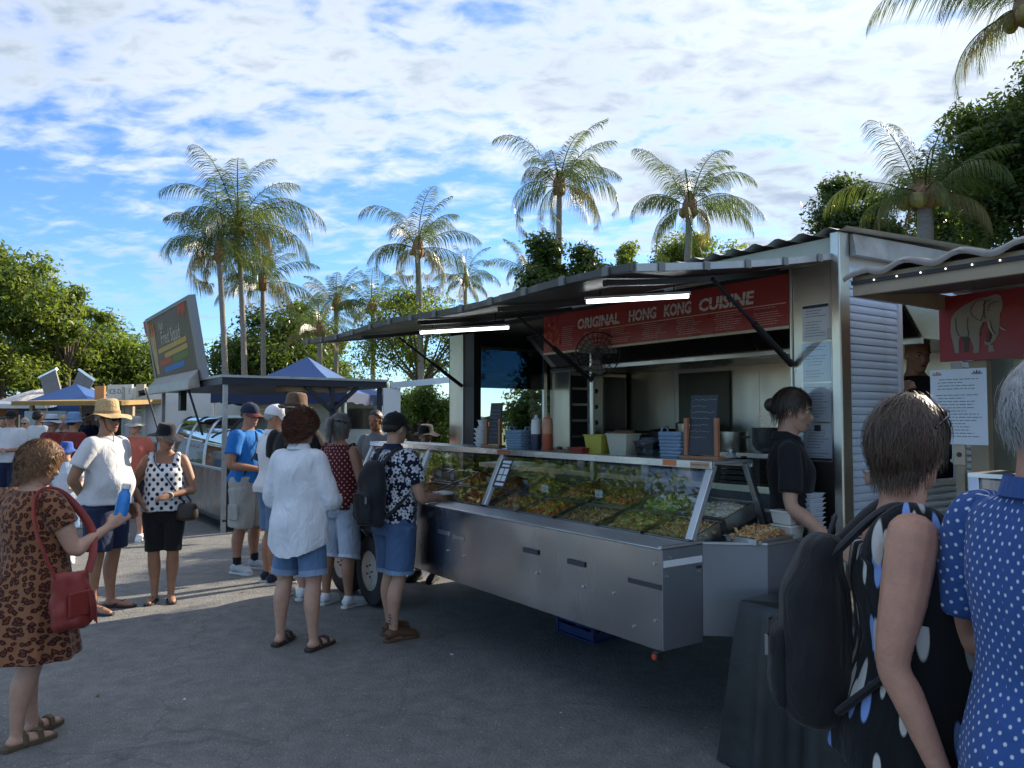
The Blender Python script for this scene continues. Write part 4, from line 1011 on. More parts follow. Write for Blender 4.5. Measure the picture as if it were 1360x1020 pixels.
MB().box(EX0 + .02, EX1, .722, .734, ef - .030, ef - .012).build('front_rail', M_INK, E)
for i in range(10): x = EX0 + .14 + .11 * i; MB().ell((x, .718, ef - .021), (.0042, .0042, .0042), nu=8, nv=6).build('light_speck', emis('speck_glow', (1.0, .93, .8), 1.0), E, smooth=True)  # added glowing beads stand in for daylight through small holes, not lamps
MB().box(EX0 + .02, EX0 + .045, .74, 1.66, ef - .085, ef + .0).build('fascia_board', MATS['tan_paint'], E)
# elephant sign
es = MB().box(EX0 + .01, EX0 + 2.1, 1.60, 1.615, 1.93, 2.29).build('elephant_sign', mat('banner_red', (.36, .026, .028), .45, var=.14), E)
def flat(pts, y, m, name, ox, oz, sc_):
    q = MB(); q.add([(ox + px_ * sc_, y, oz + pz * sc_) for px_, pz in pts], [tuple(range(len(pts)))]); q.add([(ox + px_ * sc_, y + .0015, oz + pz * sc_) for px_, pz in pts], [tuple(range(len(pts)))[::-1]]); return q.build(name, m, es)
# drawn in units of the crop, outline read from the photograph
PX = lambda l: [((x - 75) / 880.0, (955 - y) / 880.0) for x, y in l]
GREY, GREY2, LINE, IVORY = mat('elephant_grey', (.36, .295, .23), .6, var=.15), mat('elephant_shade', (.09, .065, .05), .6), mat('elephant_line', (.02, .013, .012), .6), mat('ivory', (.44, .36, .27), .5)
SCL, OX, OZ = .36, EX0 + .01, 1.93
body = [(235, 400), (265, 330), (310, 285), (400, 225), (520, 175), (590, 155), (680, 150), (800, 125), (850, 150), (875, 260), (860, 340), (835, 380), (830, 480), (815, 640), (770, 720), (700, 780), (650, 760), (640, 720), (690, 740), (735, 690), (740, 640), (700, 560), (680, 470), (640, 470), (610, 560), (590, 640), (575, 860), (520, 870), (500, 850), (510, 790), (470, 660), (445, 640), (380, 645), (340, 640), (330, 700), (330, 850), (275, 850), (265, 780), (245, 680), (225, 560)]
flat(PX([(350, 640), (470, 640), (450, 720), (445, 840), (390, 840), (385, 720)]), 1.5975, GREY2, 'elephant_far_leg', OX, OZ, SCL)
flat(PX([(690, 780), (740, 770), (760, 860), (680, 862)]), 1.5975, GREY, 'elephant_front_foot', OX, OZ, SCL)
flat(PX(body), 1.5960, GREY, 'elephant_body', OX, OZ, SCL)
flat(PX([(680, 560), (720, 580), (715, 740), (670, 730)]), 1.5945, GREY2, 'elephant_far_leg', OX, OZ, SCL)
ear = [(510, 250), (560, 190), (620, 175), (660, 190), (655, 280), (640, 380), (605, 450), (560, 420), (510, 370), (490, 310)]
flat(PX(ear), 1.5935, mat('elephant_ear', (.41, .335, .26), .6, var=.15), 'elephant_ear', OX, OZ, SCL)
flat(PX([(690, 470), (720, 475), (725, 540), (745, 600), (775, 640), (735, 625), (695, 550)]), 1.5925, IVORY, 'tusk', OX, OZ, SCL)
flat(PX([(828, 535), (870, 570), (915, 600), (880, 603), (838, 575)]), 1.5925, IVORY, 'tusk', OX, OZ, SCL)
lines = MB()
for pl in (ear + ear[:1], [(650, 240), (690, 200), (745, 190)], [(300, 390), (300, 520), (330, 620), (400, 645)], [(455, 390), (440, 500), (460, 600), (450, 640)], [(680, 320), (720, 325)], [(660, 430), (650, 240)], [(700, 300), (730, 235), (830, 220)], [(725, 460), (735, 560), (780, 640)], [(590, 640), (600, 560), (640, 470)]):
    lines.tube([(OX + p[0] * SCL, 1.592, OZ + p[1] * SCL) for p in PX(pl)], .0014, 5)
tag(lines.build('elephant_outline', LINE, es), kind='stuff')
# posts, menu sheet, counter, banner
for x, m_ in ((.70, MATS['tan_paint']), (.92, MATS['tan_paint']), (1.25, M_GALV)): MB().box(x, x + (.09 if x < 1 else .2), 1.64, 1.70, .0, 1.93).build('post', m_, E, bevel=.004)
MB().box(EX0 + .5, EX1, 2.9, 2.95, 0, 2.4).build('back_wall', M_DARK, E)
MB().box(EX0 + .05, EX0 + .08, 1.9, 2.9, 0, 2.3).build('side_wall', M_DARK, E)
MB().box(EX0 + .05, EX1, 1.68, 2.95, 2.31, 2.35).build('roof', M_GALV, E)
msx, msy = row_x(1236, 1.22), 1.22
mw, mz1 = row_x(1311, 1.22) - row_x(1236, 1.22), row_z(490, row_x(1270, 1.22), 1.22); mz0 = row_z(590, row_x(1270, 1.22), 1.22)
ms = MB().box(msx, msx + mw, msy, msy + .003, mz0, mz1).build('menu_sheet', M_PAPER, E)
text_lines(ms, (msx, msy - .0004, mz0), (1, 0, 0), (0, 0, 1), mw, mz1 - mz0, 20, M_GREYINK, 91)
for s in (.13, .84):
    q = MB(); cx, cz = msx + mw * s, mz1 - .03
    for i in range(5): a = PI * (.1 + .2 * i); q.add([(cx, msy - .0015, cz), (cx + .022 * math.cos(a - .2), msy - .0015, cz + .014 * math.sin(a - .2)), (cx + .028 * math.cos(a), msy - .0015, cz + .022 * math.sin(a)), (cx + .022 * math.cos(a + .2), msy - .0015, cz + .014 * math.sin(a + .2))], [(0, 1, 2, 3)])
    tag(q.build('lotus_motif', mat('lotus', (.50, .17, .06), .6) if s < .5 else mat('lotus_dark', (.12, .05, .05), .6), ms), kind='stuff')
MB().box(msx + mw * .42, msx + mw * .58, msy + .004, msy + .03, 0.8, mz0 + .02).build('menu_post', MATS['tan_paint'], E, bevel=.003)
MB().box(msx + mw * .40, msx + mw * .60, msy - .002, msy + .0035, mz0 - .10, mz0 - .005).build('menu_clip', mat('clip_wood', (.50, .40, .28), .6), E)
b = MB(); b.cyl((msx + mw * .5, msy - .0022, mz0 - .05), (msx + mw * .5, msy - .006, mz0 - .05), .012, n=14); b.build('screw', M_DLEA if 'M_DLEA' in globals() else M_INK, E)
CX0 = .86
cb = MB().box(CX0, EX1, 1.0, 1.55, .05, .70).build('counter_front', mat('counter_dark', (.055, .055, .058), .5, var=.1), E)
MB().box(CX0 - .02, EX1, .96, 1.58, .70, .76).build('counter_top', mat('counter_tan', (.46, .37, .28), .5, var=.1), E, bevel=.005)
MB().box(CX0, EX1, .97, 1.0, .0, .10).build('kick_board', MATS['counter_tan'], E, bevel=.004)
MB().bar((CX0 + .16, .99, .76), (CX0 + .06, 1.18, 1.34), .05, .03).build('case_post', M_AL, E, bevel=.003)
MB().hexa([(CX0 + .06, 1.02, .765), (EX1, 1.02, .765), (EX1, 1.026, .765), (CX0 + .06, 1.026, .765), (CX0 + .06, 1.18, 1.33), (EX1, 1.18, 1.33), (EX1, 1.186, 1.33), (CX0 + .06, 1.186, 1.33)]).build('case_pane', M_GLASS, E)
MB().box(CX0 + .04, EX1, 1.16, 1.5, 1.335, 1.355).build('case_shelf', M_AL, E)
bn_ = MB().box(CX0 + .03, CX0 + .50, .990, .996, .12, .66).build('banner', mat('banner_grey', (.075, .075, .08), .5, var=.08), E)
M_BW = mat('banner_white', (.60, .60, .60), .6); FB = lambda x, z_: frame_M((x, .9885, z_), (1, 0, 0), (0, 0, 1)); bx = CX0 + .16
text_obj('THE', .040, M_BW, bn_, FB(bx, .555), 'banner_word'); text_obj('TERRITORY', .040, M_BW, bn_, FB(bx + .06, .520), 'banner_word'); text_obj('the right\nand chec', .044, mat('banner_blue', (.30, .38, .46), .6), bn_, FB(bx + .02, .435), 'banner_word')
q = MB(); q.prism([(0, 0), (.032, 0), (.032, .042), (.018, .055), (.014, .044), (0, .040)], 0, .0015, M=frame_M((bx - .015, .9895, .58), (1, 0, 0), (0, 0, 1))); q.build('banner_emblem', M_BW, bn_)
MB().box(bx - .10, bx + .16, .9885, .9895, .17, .34).build('banner_panel', mat('banner_pale', (.45, .50, .55), .6), bn_)
text_lines(bn_, (bx - .10, .9880, .29), (1, 0, 0), (0, 0, 1), .26, .05, 3, M_INK, 93); text_lines(bn_, (bx - .10, .9895, .345), (1, 0, 0), (0, 0, 1), .26, .045, 3, M_BW, 94)
# ------------------------------------------------------------------ second trailer with the raised billboard
S2 = thing('snack_trailer', 'open sided snack trailer with raised billboard and curved glass case', 'food trailer', row(-8.7, .15, 0), ROW_A)
# local: x<0 goes away along the row, y into the row
MB().box(-3.6, 0, .02, .62, .18, .86).build('case_body', M_ST2, S2, bevel=.01)
MB().box(.002, .03, -.02, .66, .15, 1.02).build('case_end', M_DARK, S2, bevel=.01)
MB().box(-3.6, .02, .0, .66, .86, .89).build('case_deck', M_AL, S2, bevel=.003)
def arc(x0, x1):
    V = []; n = 10
    for i in range(n + 1):
        a = PI / 2 * i / n; y = .03 + .34 * (1 - math.cos(a)) ; z_ = .89 + .74 * math.sin(a) ** .9
        V += [(x0, y, z_), (x1, y, z_)]
    q = MB(); q.add(V, [(2 * i, 2 * i + 1, 2 * i + 3, 2 * i + 2) for i in range(n)]); return q
for i in range(3): arc(-3.58 + i * 1.18, -3.58 + i * 1.18 + 1.14).build('curved_glass', M_GLASS, S2, smooth=True)
for i in range(4):
    x = -3.60 + i * 1.18; q = MB(); q.tube([(x, .03 + .34 * (1 - math.cos(PI / 2 * j / 8)), .89 + .74 * math.sin(PI / 2 * j / 8) ** .9) for j in range(9)], .022, 8); q.build('case_rib', M_DARK if i == 3 else M_AL, S2, smooth=True)
MB().box(-3.6, .02, .36, .66, 1.63, 1.66).build('case_top', M_AL, S2); MB().box(-3.6, .0, .62, .65, .89, 1.63).build('case_back', mat('case_dim', (.16, .15, .13), .5), S2)
for i in range(2): MB().box(-3.55, -.03, .16, .6, 1.12 + .24 * i, 1.135 + .24 * i).build('case_shelf', glass_mat('end_glass'), S2)
MB().box(-3.6, .1, -.02, 2.3, .15, .18).build('deck', M_DARK, S2)
MB().box(-4.4, .12, -.06, 2.5, 2.10, 2.20).build('roof', M_NAVY, S2); MB().box(-4.42, .14, -.08, 2.52, 2.20, 2.235).build('roof_rim', M_GALV, S2)
for x, y in ((.06, 0), (.06, 1.6), (-4.3, 0), (-4.3, 2.4), (.06, 2.4)):
    MB().box(x - .03, x + .03, y - .03, y + .03, 0, 2.10).build('post', M_GALV if y == 0 else M_NAVY, S2)
for s in (-1, 1): MB().bar((.06, 1.6, 1.72), (.06, 1.6 + s * .42, 2.10), .06).build('brace', M_NAVY, S2)
MB().box(-.5, .0, .9, 1.9, 2.03, 2.095).build('roof_plank', mat('plank', (.34, .24, .15), .7, var=.2), S2)
MB().bar((.14, 2.55, 2.14), (.55, 4.1, 2.32), .06, .10).build('awning_arm', M_AL, S2)
MB().box(.15, .17, 2.42, 2.72, 1.66, 2.10).build('paper_flag', M_PAPER, S2)
for i in range(7):
    t = thing('snack_pack', '%s snack carton in the curved glass case' % ['tan', 'white', 'red'][i % 3], 'snack', row(-8.9 - .42 * i, .50, 1.136 if i % 2 else .895), ROW_A, '%s snack cartons in the curved case' % ['tan', 'white', 'red'][i % 3])
    b = MB(); b.box(-.09, .09, -.08, .08, 0, .14); b.build('carton', [mat('snack_tan', (.46, .34, .2), .6), M_PLY, mat('snack_red', (.35, .10, .05), .6)][i % 3], t, bevel=.01); MB().box(-.06, .06, -.083, -.081, .04, .10).build('pack_label', [M_PLY, mat('snack_red', (.35, .10, .05), .6), M_PLY][i % 3], t)
tw_ = thing('tray_stack', 'brown cardboard tray lying on top of the curved glass case', 'tray', row(-8.95, .68, 1.661), ROW_A)
MB().box(-.2, .2, -.16, .16, 0, .07).build('tray_body', MATS['cardboard'], tw_); MB().box(-.22, .22, -.18, .18, .071, .09).build('tray_rim', MATS['cardboard'], tw_)
# raised billboard flap, hinged on the front roof edge
BM = Matrix.Translation((-.95, -.08, 2.24)) @ Matrix.Rotation(math.radians(10), 4, 'X')
bx0, bx1, bh = -3.55, 0.0, 1.24
bb = MB().box(bx0, bx1, 0, .05, 0, bh, M=BM).build('billboard', mat('board_brown', (.10, .060, .035), .5, var=.4, vscale=2), S2)
q = MB()
for (x0, x1, z0, z1) in ((bx0 - .04, bx0 + .10, -.02, bh + .03), (bx1 - .14, bx1 + .04, -.02, bh + .03), (bx0 + .10, bx1 - .14, bh - .03, bh + .03)): q.box(x0, x1, -.012, .09, z0, z1, M=BM)
split_build(q, 'board_frame', mat('frame_grey', (.22, .23, .25), .45, .4), bb)
q = MB(); q.hexa([BM @ Vector(p) for p in ((bx0 + .1, -.22, -.16), (bx1 - .1, -.22, -.16), (bx1 - .1, -.02, -.14), (bx0 + .1, -.02, -.14), (bx0 + .1, -.18, .0), (bx1 - .1, -.18, .0), (bx1 - .1, -.012, .14), (bx0 + .1, -.012, .14))]); q.build('board_skirt', mat('skirt_vinyl', (.33, .29, .25), .35, var=.4, vscale=3), bb, bevel=.02)
FBm = lambda x, z_: BM @ frame_M((x, -.004, z_), (1, 0, 0), (0, 0, 1))
def bq(poly, m, name, y=-.003):
    q = MB(); q.add([BM @ Vector((px_, y, pz)) for px_, pz in poly], [tuple(range(len(poly)))]); return q.build(name, m, bb)
text_obj('Flash', .22, mat('bb_cream', (.72, .68, .58), .6), bb, FBm(-2.35, 1.02), 'board_word', shear=.25); text_obj('Fried Squid', .34, MATS['bb_cream'], bb, FBm(-1.75, .80), 'board_word', shear=.25)
bq([(-2.9, .56), (-.6, .62), (-.6, .70), (-2.9, .64)], mat('bb_gold', (.62, .42, .08), .6), 'board_band'); bq([(-2.4, .45), (-.6, .51), (-.6, .59), (-2.4, .53)], MATS['bb_gold'], 'board_band')
bq([(-2.9, .33), (-1.9, .36), (-1.9, .45), (-2.9, .42)], mat('bb_red', (.55, .09, .04), .6), 'board_band'); bq([(-1.8, .34), (-.6, .38), (-.6, .48), (-1.8, .44)], mat('bb_green', (.14, .22, .04), .6), 'board_band'); bq([(-2.6, .20), (-1.0, .24), (-1.0, .33), (-2.6, .29)], mat('bb_blue', (.03, .22, .62), .6), 'board_band')
bq([(-3.5, .95), (-2.95, 1.0), (-3.1, .2), (-3.3, .2)], mat('bb_cone', (.60, .42, .20), .6, var=.3, vscale=8), 'board_cone'); 
for i in range(7): bq([(-3.55 + .1 * i, .90), (-3.48 + .1 * i, .90), (-3.46 + .1 * i, 1.10 + .06 * (i % 3)), (-3.53 + .1 * i, 1.10 + .06 * ((i + 1) % 3))], MATS['bb_gold'] if i % 2 else MATS['bb_red'], 'board_chip', -.005)
bq([(-.95, 1.25), (-.35, 1.26), (-.35, 1.0), (-.45, 1.10), (-.55, .98), (-.7, 1.12), (-.8, 1.02)], MATS['bb_red'], 'board_drip'); bq([(-3.85, 1.25), (-3.5, 1.26), (-3.5, 1.05), (-3.7, .92), (-3.85, 1.05)], MATS['bb_red'], 'board_drip')
for x in (-1.5, -5.0): MB().tube([(x, -.2, 2.2), (x + .2, .02, 1.35)], .018, 8).build('flap_strut', M_DARK, S2, smooth=True)
b = MB(); p = BM @ Vector((-2.8, -.36, -.10)); b.cyl(p, p + Vector((0, -.10, -.02)), .055, .05, 16); b.build('spot_lamp', M_DARK, S2, smooth=True)
MB().box(-3.5, -3.3, .1, .2, 1.75, 2.1).build('speaker_box', M_DARK, S2)
# ------------------------------------------------------------------ blue gazebo behind
gz = at(408, 500, 18.5); G = thing('gazebo', 'blue pop up gazebo with peaked roof behind the snack trailer', 'gazebo', (gz.x, gz.y, 0), math.radians(-8))
GB_ = mat('gazebo_blue', (.035, .10, .28), .6, var=.1, vscale=2); GBD = mat('gazebo_navy', (.014, .032, .10), .6, var=.1)
hw_, ez, pz = 1.58, 2.22, 3.10
for i in range(4):
    a0 = PI / 4 + PI / 2 * i; a1 = a0 + PI / 2; P0_, P1_ = Vector((hw_ * 1.414 * math.cos(a0), hw_ * 1.414 * math.sin(a0), ez)), Vector((hw_ * 1.414 * math.cos(a1), hw_ * 1.414 * math.sin(a1), ez)); ap = Vector((0, 0, pz)); q = MB(); V = []; n = 8
    for j in range(n + 1):
        u = j / n
        for k_ in range(n + 1): p = P0_.lerp(P1_, k_ / n).lerp(ap, u); p.z -= .10 * math.sin(PI * u) + .05 * math.sin(PI * k_ / n) * (1 - u); V.append(p)
    q.add(V, [(j * (n + 1) + k_, j * (n + 1) + k_ + 1, (j + 1) * (n + 1) + k_ + 1, (j + 1) * (n + 1) + k_) for j in range(n) for k_ in range(n)]); q.build('roof_panel', GB_, G, smooth=True)
    v_ = MB(); vd = Vector((0, 0, -.27)); V = []
    for k_ in range(17): p = P0_.lerp(P1_, k_ / 16); p = p + Vector((p.x, p.y, 0)).normalized() * .01; p.z -= .05 * math.sin(PI * k_ / 16); V += [p, p + vd * (.92 + .08 * math.cos(k_ * 2))]
    v_.add(V, [(2 * k_, 2 * k_ + 2, 2 * k_ + 3, 2 * k_ + 1) for k_ in range(16)]); v_.build('valance', GBD, G)
    MB().cyl((P0_.x * .97, P0_.y * .97, 0), (P0_.x * .97, P0_.y * .97, ez), .022, n=8).build('leg', M_AL, G)
# ------------------------------------------------------------------ white box truck behind
tp = at(300, 560, 19.0); W_ = thing('box_truck', 'plain white box truck parked behind the snack trailer', 'truck', (tp.x, tp.y + .6, 0), math.radians(6))
MB().box(-2.35, 2.6, -1.05, 1.1, .62, 2.36).build('cargo_box', M_WHITE, W_, bevel=.02)
for x in (-2.33, 0, 2.56): MB().box(x - .02, x + .04, -1.07, -1.052, .62, 2.36).build('panel_strip', M_GALV, W_)
MB().box(-2.3, 4.2, -.9, .95, .45, .61).build('chassis', M_DARK, W_)
q = MB(); q.hexa([(2.75, -1.0, .55), (4.2, -1.0, .55), (4.2, 1.0, .55), (2.75, 1.0, .55), (2.75, -.95, 2.1), (3.7, -.95, 2.1), (3.7, .95, 2.1), (2.75, .95, 2.1)]); cbn = q.build('cab', M_WHITE, W_, bevel=.05)
MB().box(2.95, 3.65, -1.005, -.985, 1.35, 1.85).build('cab_window', mat('dark_window', (.02, .025, .03), .1), cbn)
for x in (-1.4, 3.4):
    for y in (-.95, .95): q = MB(); q.lathe([(.24, -.1), (.36, -.1), (.40, -.06), (.40, .06), (.36, .1), (.24, .1)], 24, M=Matrix.Translation((x, y, .40)) @ Matrix.Rotation(PI / 2, 4, 'X')); q.f.pop(); q.f.pop(); wh = q.build('wheel', M_RUB, W_, smooth=True); q = MB(); q.lathe([(.24, -.08), (.24, .08)], 20, M=Matrix.Translation((x, y, .40)) @ Matrix.Rotation(PI / 2, 4, 'X')); q.build('rim', M_GALV, wh, smooth=True)
# ------------------------------------------------------------------ far stalls on the left
def stall(label, px, Y, w, d, h, rz, wallm, roofm, roof='flat', sign=None, signm=None, name='market_stall'):
    p = at(px, 560, Y); t = thing(name, label, 'stall', (p.x, p.y, 0), rz)
    MB().box(-w / 2, w / 2, -d / 2, d / 2, 0, 1.0).build('counter', wallm, t); MB().box(-w / 2 - .02, w / 2 + .02, -d / 2 - .05, d / 2, 1.0, 1.05).build('counter_top', M_GALV, t)
    for sx in (-1, 1):
        for sy in (-1, 1): MB().box(sx * w / 2 - .04, sx * w / 2 + .04, sy * d / 2 - .04, sy * d / 2 + .04, 0 if sy > 0 else 1.05, h).build('post', MATS['tan_paint'], t)
    MB().box(-w / 2, w / 2, d / 2 - .03, d / 2 + .03, 1.05, h).build('back_wall', wallm, t)
    MB().hexa([(-w / 2 - .1, -d / 2 - .5, h - .05), (w / 2 + .1, -d / 2 - .5, h - .05), (w / 2 + .1, d / 2 + .1, h + .05), (-w / 2 - .1, d / 2 + .1, h + .05), (-w / 2 - .1, -d / 2 - .5, h + .05), (w / 2 + .1, -d / 2 - .5, h + .05), (w / 2 + .1, d / 2 + .1, h + .15), (-w / 2 - .1, d / 2 + .1, h + .15)]).build('roof', roofm, t)
    return t
t = stall('timber framed stall with red script lettering on a white panel', 140, 18.5, 2.6, 1.6, 1.95, math.radians(-10), mat('stall_dim', (.16, .13, .10), .6, var=.2), mat('roof_ochre', (.40, .25, .08), .6, var=.2))
sgp = MB().box(-1.45, -.35, -.86, -.83, .45, 1.78).build('sign_panel', mat('panel_sky', (.50, .58, .64), .5, var=.2, vscale=1.5), t); text_obj('Lech', .36, mat('script_red', (.42, .05, .04), .5), sgp, frame_M((-.88, -.863, 1.48), (1, 0, .12), (-.12, 0, 1)), 'script_word', shear=.4)
q = MB()
for i in range(9): q.ell((-1.35 + .11 * i, -.862, .62 + .05 * math.sin(i * 3)), (.09, .004, .12), nu=8, nv=6)
tag(q.build('printed_foliage', mat('print_green', (.15, .22, .06), .6), sgp), kind='stuff')
for i, (x, y, a) in enumerate(((-1.9, 2.4, .5), (-3.0, 1.7, -.35))):
    p = at(98 - 24 * i, 540, 23); f = thing('raised_flap', 'tilted grey sheet flap propped above the far stalls' if i == 0 else 'upright grey sheet flap standing above the blue tents', 'flap', (p.x, p.y, 0), -.3)
    M = Matrix.Translation((0, 0, 2.05)) @ Matrix.Rotation(a, 4, 'Y'); MB().box(-.32, .32, -.02, .02, 0, .95, M=M).build('sheet', mat('flap_grey', (.20, .185, .17), .6, var=.2), f); MB().box(-.36, .36, -.03, .03, .95, 1.0, M=M).build('rim', M_AL, f)
    for x_ in (-.3, .3): MB().cyl((x_, 0, 0), (x_, 0, 2.10), .025, n=8).build('pole', M_GALV, f)
t = stall('dark kiosk with white name board and orange panel beside the truck', 200, 19.5, 1.15, 1.2, 1.95, math.radians(-22), mat('kiosk_dim', (.05, .045, .045), .6, var=.2), M_GALV)
nb_ = MB().box(-.25, .55, -1.08, -1.03, 2.08, 2.42).build('name_board', M_WHITE, t); text_obj('ICE-DAZE', .165, mat('board_ink', (.05, .08, .13), .6), nb_, frame_M((.15, -1.083, 2.25), (1, 0, 0), (0, 0, 1)), 'board_word')
MB().box(-.68, -.36, -1.08, -1.02, 1.95, 2.40).build('orange_panel', mat('orange_panel', (.55, .25, .08), .5, var=.15), t)
sdp = MB().box(.66, .92, -1.06, -1.0, .0, 2.42).build('side_panel', mat('panel_cream', (.52, .50, .44), .5), t); text_lines(sdp, (.66, -1.0605, .7), (1, 0, 0), (0, 0, 1), .26, 1.6, 14, M_GREYINK, 95)
# blue peaked tents, floral umbrella
for i, (px_, Y, s_) in enumerate(((100, 21.0, 1.0), (117, 23.5, .9), (86, 26.0, 1.0))):
    p = at(px_, 560, Y); t = thing('blue_tent', ['royal blue peaked tent among the far stalls', 'pale blue peaked tent with open front among the far stalls', 'low blue flat awning tent among the far stalls'][i], 'tent', (p.x, p.y, 0), .3 * i)
    m_ = [mat('tent_royal', (.03, .10, .30), .6, var=.1), mat('tent_pale', (.18, .30, .48), .6, var=.1), mat('tent_deep', (.02, .06, .2), .6)][i]; hw2 = .95 * s_; ez2 = 2.0; pk = [2.55, 2.6, 2.25][i]
    for j in range(4):
        a0 = PI / 4 + PI / 2 * j; a1 = a0 + PI / 2; A_, B2 = Vector((hw2 * 1.41 * math.cos(a0), hw2 * 1.41 * math.sin(a0), ez2)), Vector((hw2 * 1.41 * math.cos(a1), hw2 * 1.41 * math.sin(a1), ez2))
        q = MB(); q.add([A_, B2, (0, 0, pk)], [(0, 1, 2)]); q.build('roof_panel', m_, t); q = MB(); q.quad(A_, B2, B2 + Vector((0, 0, -.3)), A_ + Vector((0, 0, -.3))); q.build('valance', m_, t); MB().cyl((A_.x * .98, A_.y * .98, 0), (A_.x * .98, A_.y * .98, ez2), .02, n=6).build('leg', M_AL, t)
p = at(58, 560, 24.0); U = thing('market_umbrella', 'pale floral market umbrella among the far stalls', 'umbrella', (p.x, p.y, 0)); MB().cyl((0, 0, 0), (0, 0, 2.5), .025, n=8).build('pole', M_AL, U)
um = mat('umbrella_print', (.52, .48, .46), .7, var=.55, vscale=9)
for j in range(8):
    a0, a1 = 2 * PI * j / 8, 2 * PI * (j + 1) / 8; q = MB(); V = []
    for u in range(5): e = u / 4; zq = 2.55 - .48 * e ** 1.4; V += [(1.35 * e * math.cos(a0), 1.35 * e * math.sin(a0), zq), (1.35 * e * math.cos((a0 + a1) / 2) * .97, 1.35 * e * math.sin((a0 + a1) / 2) * .97, zq - .02), (1.35 * e * math.cos(a1), 1.35 * e * math.sin(a1), zq)]
    q.add(V, [(3 * u + k_, 3 * u + k_ + 1, 3 * u + 4 + k_, 3 * u + 3 + k_) for u in range(4) for k_ in range(2)]); q.build('canopy_panel', um, U, smooth=True)
t = stall('small orange fronted stall at the edge of the lot behind the bearded man', 2, 19.5, 2.2, 1.4, 1.9, math.radians(20), mat('stall_orange', (.50, .22, .09), .6, var=.2), M_WHITE)
sh_ = at(590, 590, 26); t = stall('small grey service shed on the lawn behind the trailer', 588, 26.0, 2.2, 1.6, 1.6, .2, mat('shed_grey', (.12, .12, .12), .6, var=.2), M_GALV, name='service_shed')
# ------------------------------------------------------------------ litter on the asphalt
rr = random.Random(17); spots = [(130, 925), (600, 870), (745, 948), (322, 787), (245, 930), (1003, 922), (655, 827)]
for i, (a_, b_) in enumerate(spots):
    g_ = gp(a_, b_); q = MB(); n = 6; s_ = .008 + .010 * rr.random()
    P = [(s_ * (1 + .5 * rr.random()) * math.cos(2 * PI * k_ / n), s_ * .6 * (1 + .5 * rr.random()) * math.sin(2 * PI * k_ / n), .004 + .006 * rr.random()) for k_ in range(n)]
    q.add(P + [(x, y, z_ - .0015) for x, y, z_ in P], [tuple(range(n)), tuple(range(2 * n - 1, n - 1, -1))] + [(k_, n + k_, n + (k_ + 1) % n, (k_ + 1) % n) for k_ in range(n)])
    tag(q.build('paper_scrap' if i % 3 else 'dry_leaf', M_PAPER if i % 3 else mat('dry_leaf', (.16, .10, .05), .8), None, loc=(g_[0], g_[1], .0), rz=rr.uniform(0, 6)), 'small white paper scrap lying on the asphalt' if i % 3 else 'small brown dry leaf lying on the asphalt', 'litter', 'scraps on the asphalt' if i % 3 else 'dry leaves on the asphalt')
# bowls stacked on the back bench
for i in range(8):
    t = thing('steel_bowl', 'steel mixing bowl, %s of the nested stack on the back bench' % ['lowest', 'second', 'third', 'fourth', 'fifth', 'sixth', 'seventh', 'topmost'][i], 'bowl', row(-1.45, 2.80, 1.321 + .018 * i), ROW_A, 'nested bowls on the back bench')
    b = MB(); b.lathe([(.06, 0), (.10, .02), (.13, .06), (.14, .09), (.137, .09), (.12, .05), (.05, .008)], 22); b.build('bowl_body', M_AL, t, smooth=True)
# ------------------------------------------------------------------ trees
M_BARK = mat('bark', (.13, .10, .075), .9, var=.4, vscale=8, bump=.7, bscale=22, stretch=(1, 1, .25))
M_PALMT = mat('palm_trunk', (.24, .21, .18), .85, var=.3, vscale=9, bump=.6, bscale=9, stretch=(1, 1, 4))
M_BOOT = mat('palm_fibre', (.26, .14, .07), .9, var=.45, vscale=14, bump=.8, bscale=30)
LM = {'sun': leaf_mat('leaf_yellowgreen', (.085, .125, .027), (.19, .24, .058), .48),
      'mid': leaf_mat('leaf_mid', (.06, .105, .022), (.17, .22, .05), .45),
      'dark': leaf_mat('leaf_dark', (.035, .065, .016), (.10, .14, .035), .4, .35),
      'palm': leaf_mat('palm_leaf', (.045, .075, .02), (.13, .16, .045), .34, .32),
      'palmold': leaf_mat('palm_leaf_old', (.15, .12, .05), (.26, .22, .10), .35, .5)}
def leaves(r, centers, radii, per, size, up=.35, squash=.75):
    """leaf quads filling clumps; returns V, F"""
    n = int(per * len(centers))
    ci = r.randint(0, len(centers), n)
    d = r.normal(size=(n, 3)); d /= np.linalg.norm(d, axis=1)[:, None]
    rad = (r.rand(n) ** .55 * (.8 + .45 * r.rand(n)))[:, None]
    p = centers[ci] + d * rad * radii[ci][:, None] * np.array([1, 1, squash])
    nrm = d * .6 + r.normal(size=(n, 3)) * .6; nrm[:, 2] += up
    nrm /= np.linalg.norm(nrm, axis=1)[:, None]
    t = np.cross(nrm, r.normal(size=(n, 3))); t /= np.linalg.norm(t, axis=1)[:, None] + 1e-9
    b = np.cross(nrm, t); L = size * (.6 + .8 * r.rand(n))[:, None]; W = L * (.30 + .2 * r.rand(n))[:, None]
    V = np.zeros((n * 4, 3))
    V[0::4] = p - t * L * .5; V[1::4] = p + b * W * .5 + nrm * L * .06; V[2::4] = p + t * L * .5 - nrm * L * .12; V[3::4] = p - b * W * .5 + nrm * L * .06
    return V, np.arange(n * 4).reshape(n, 4)
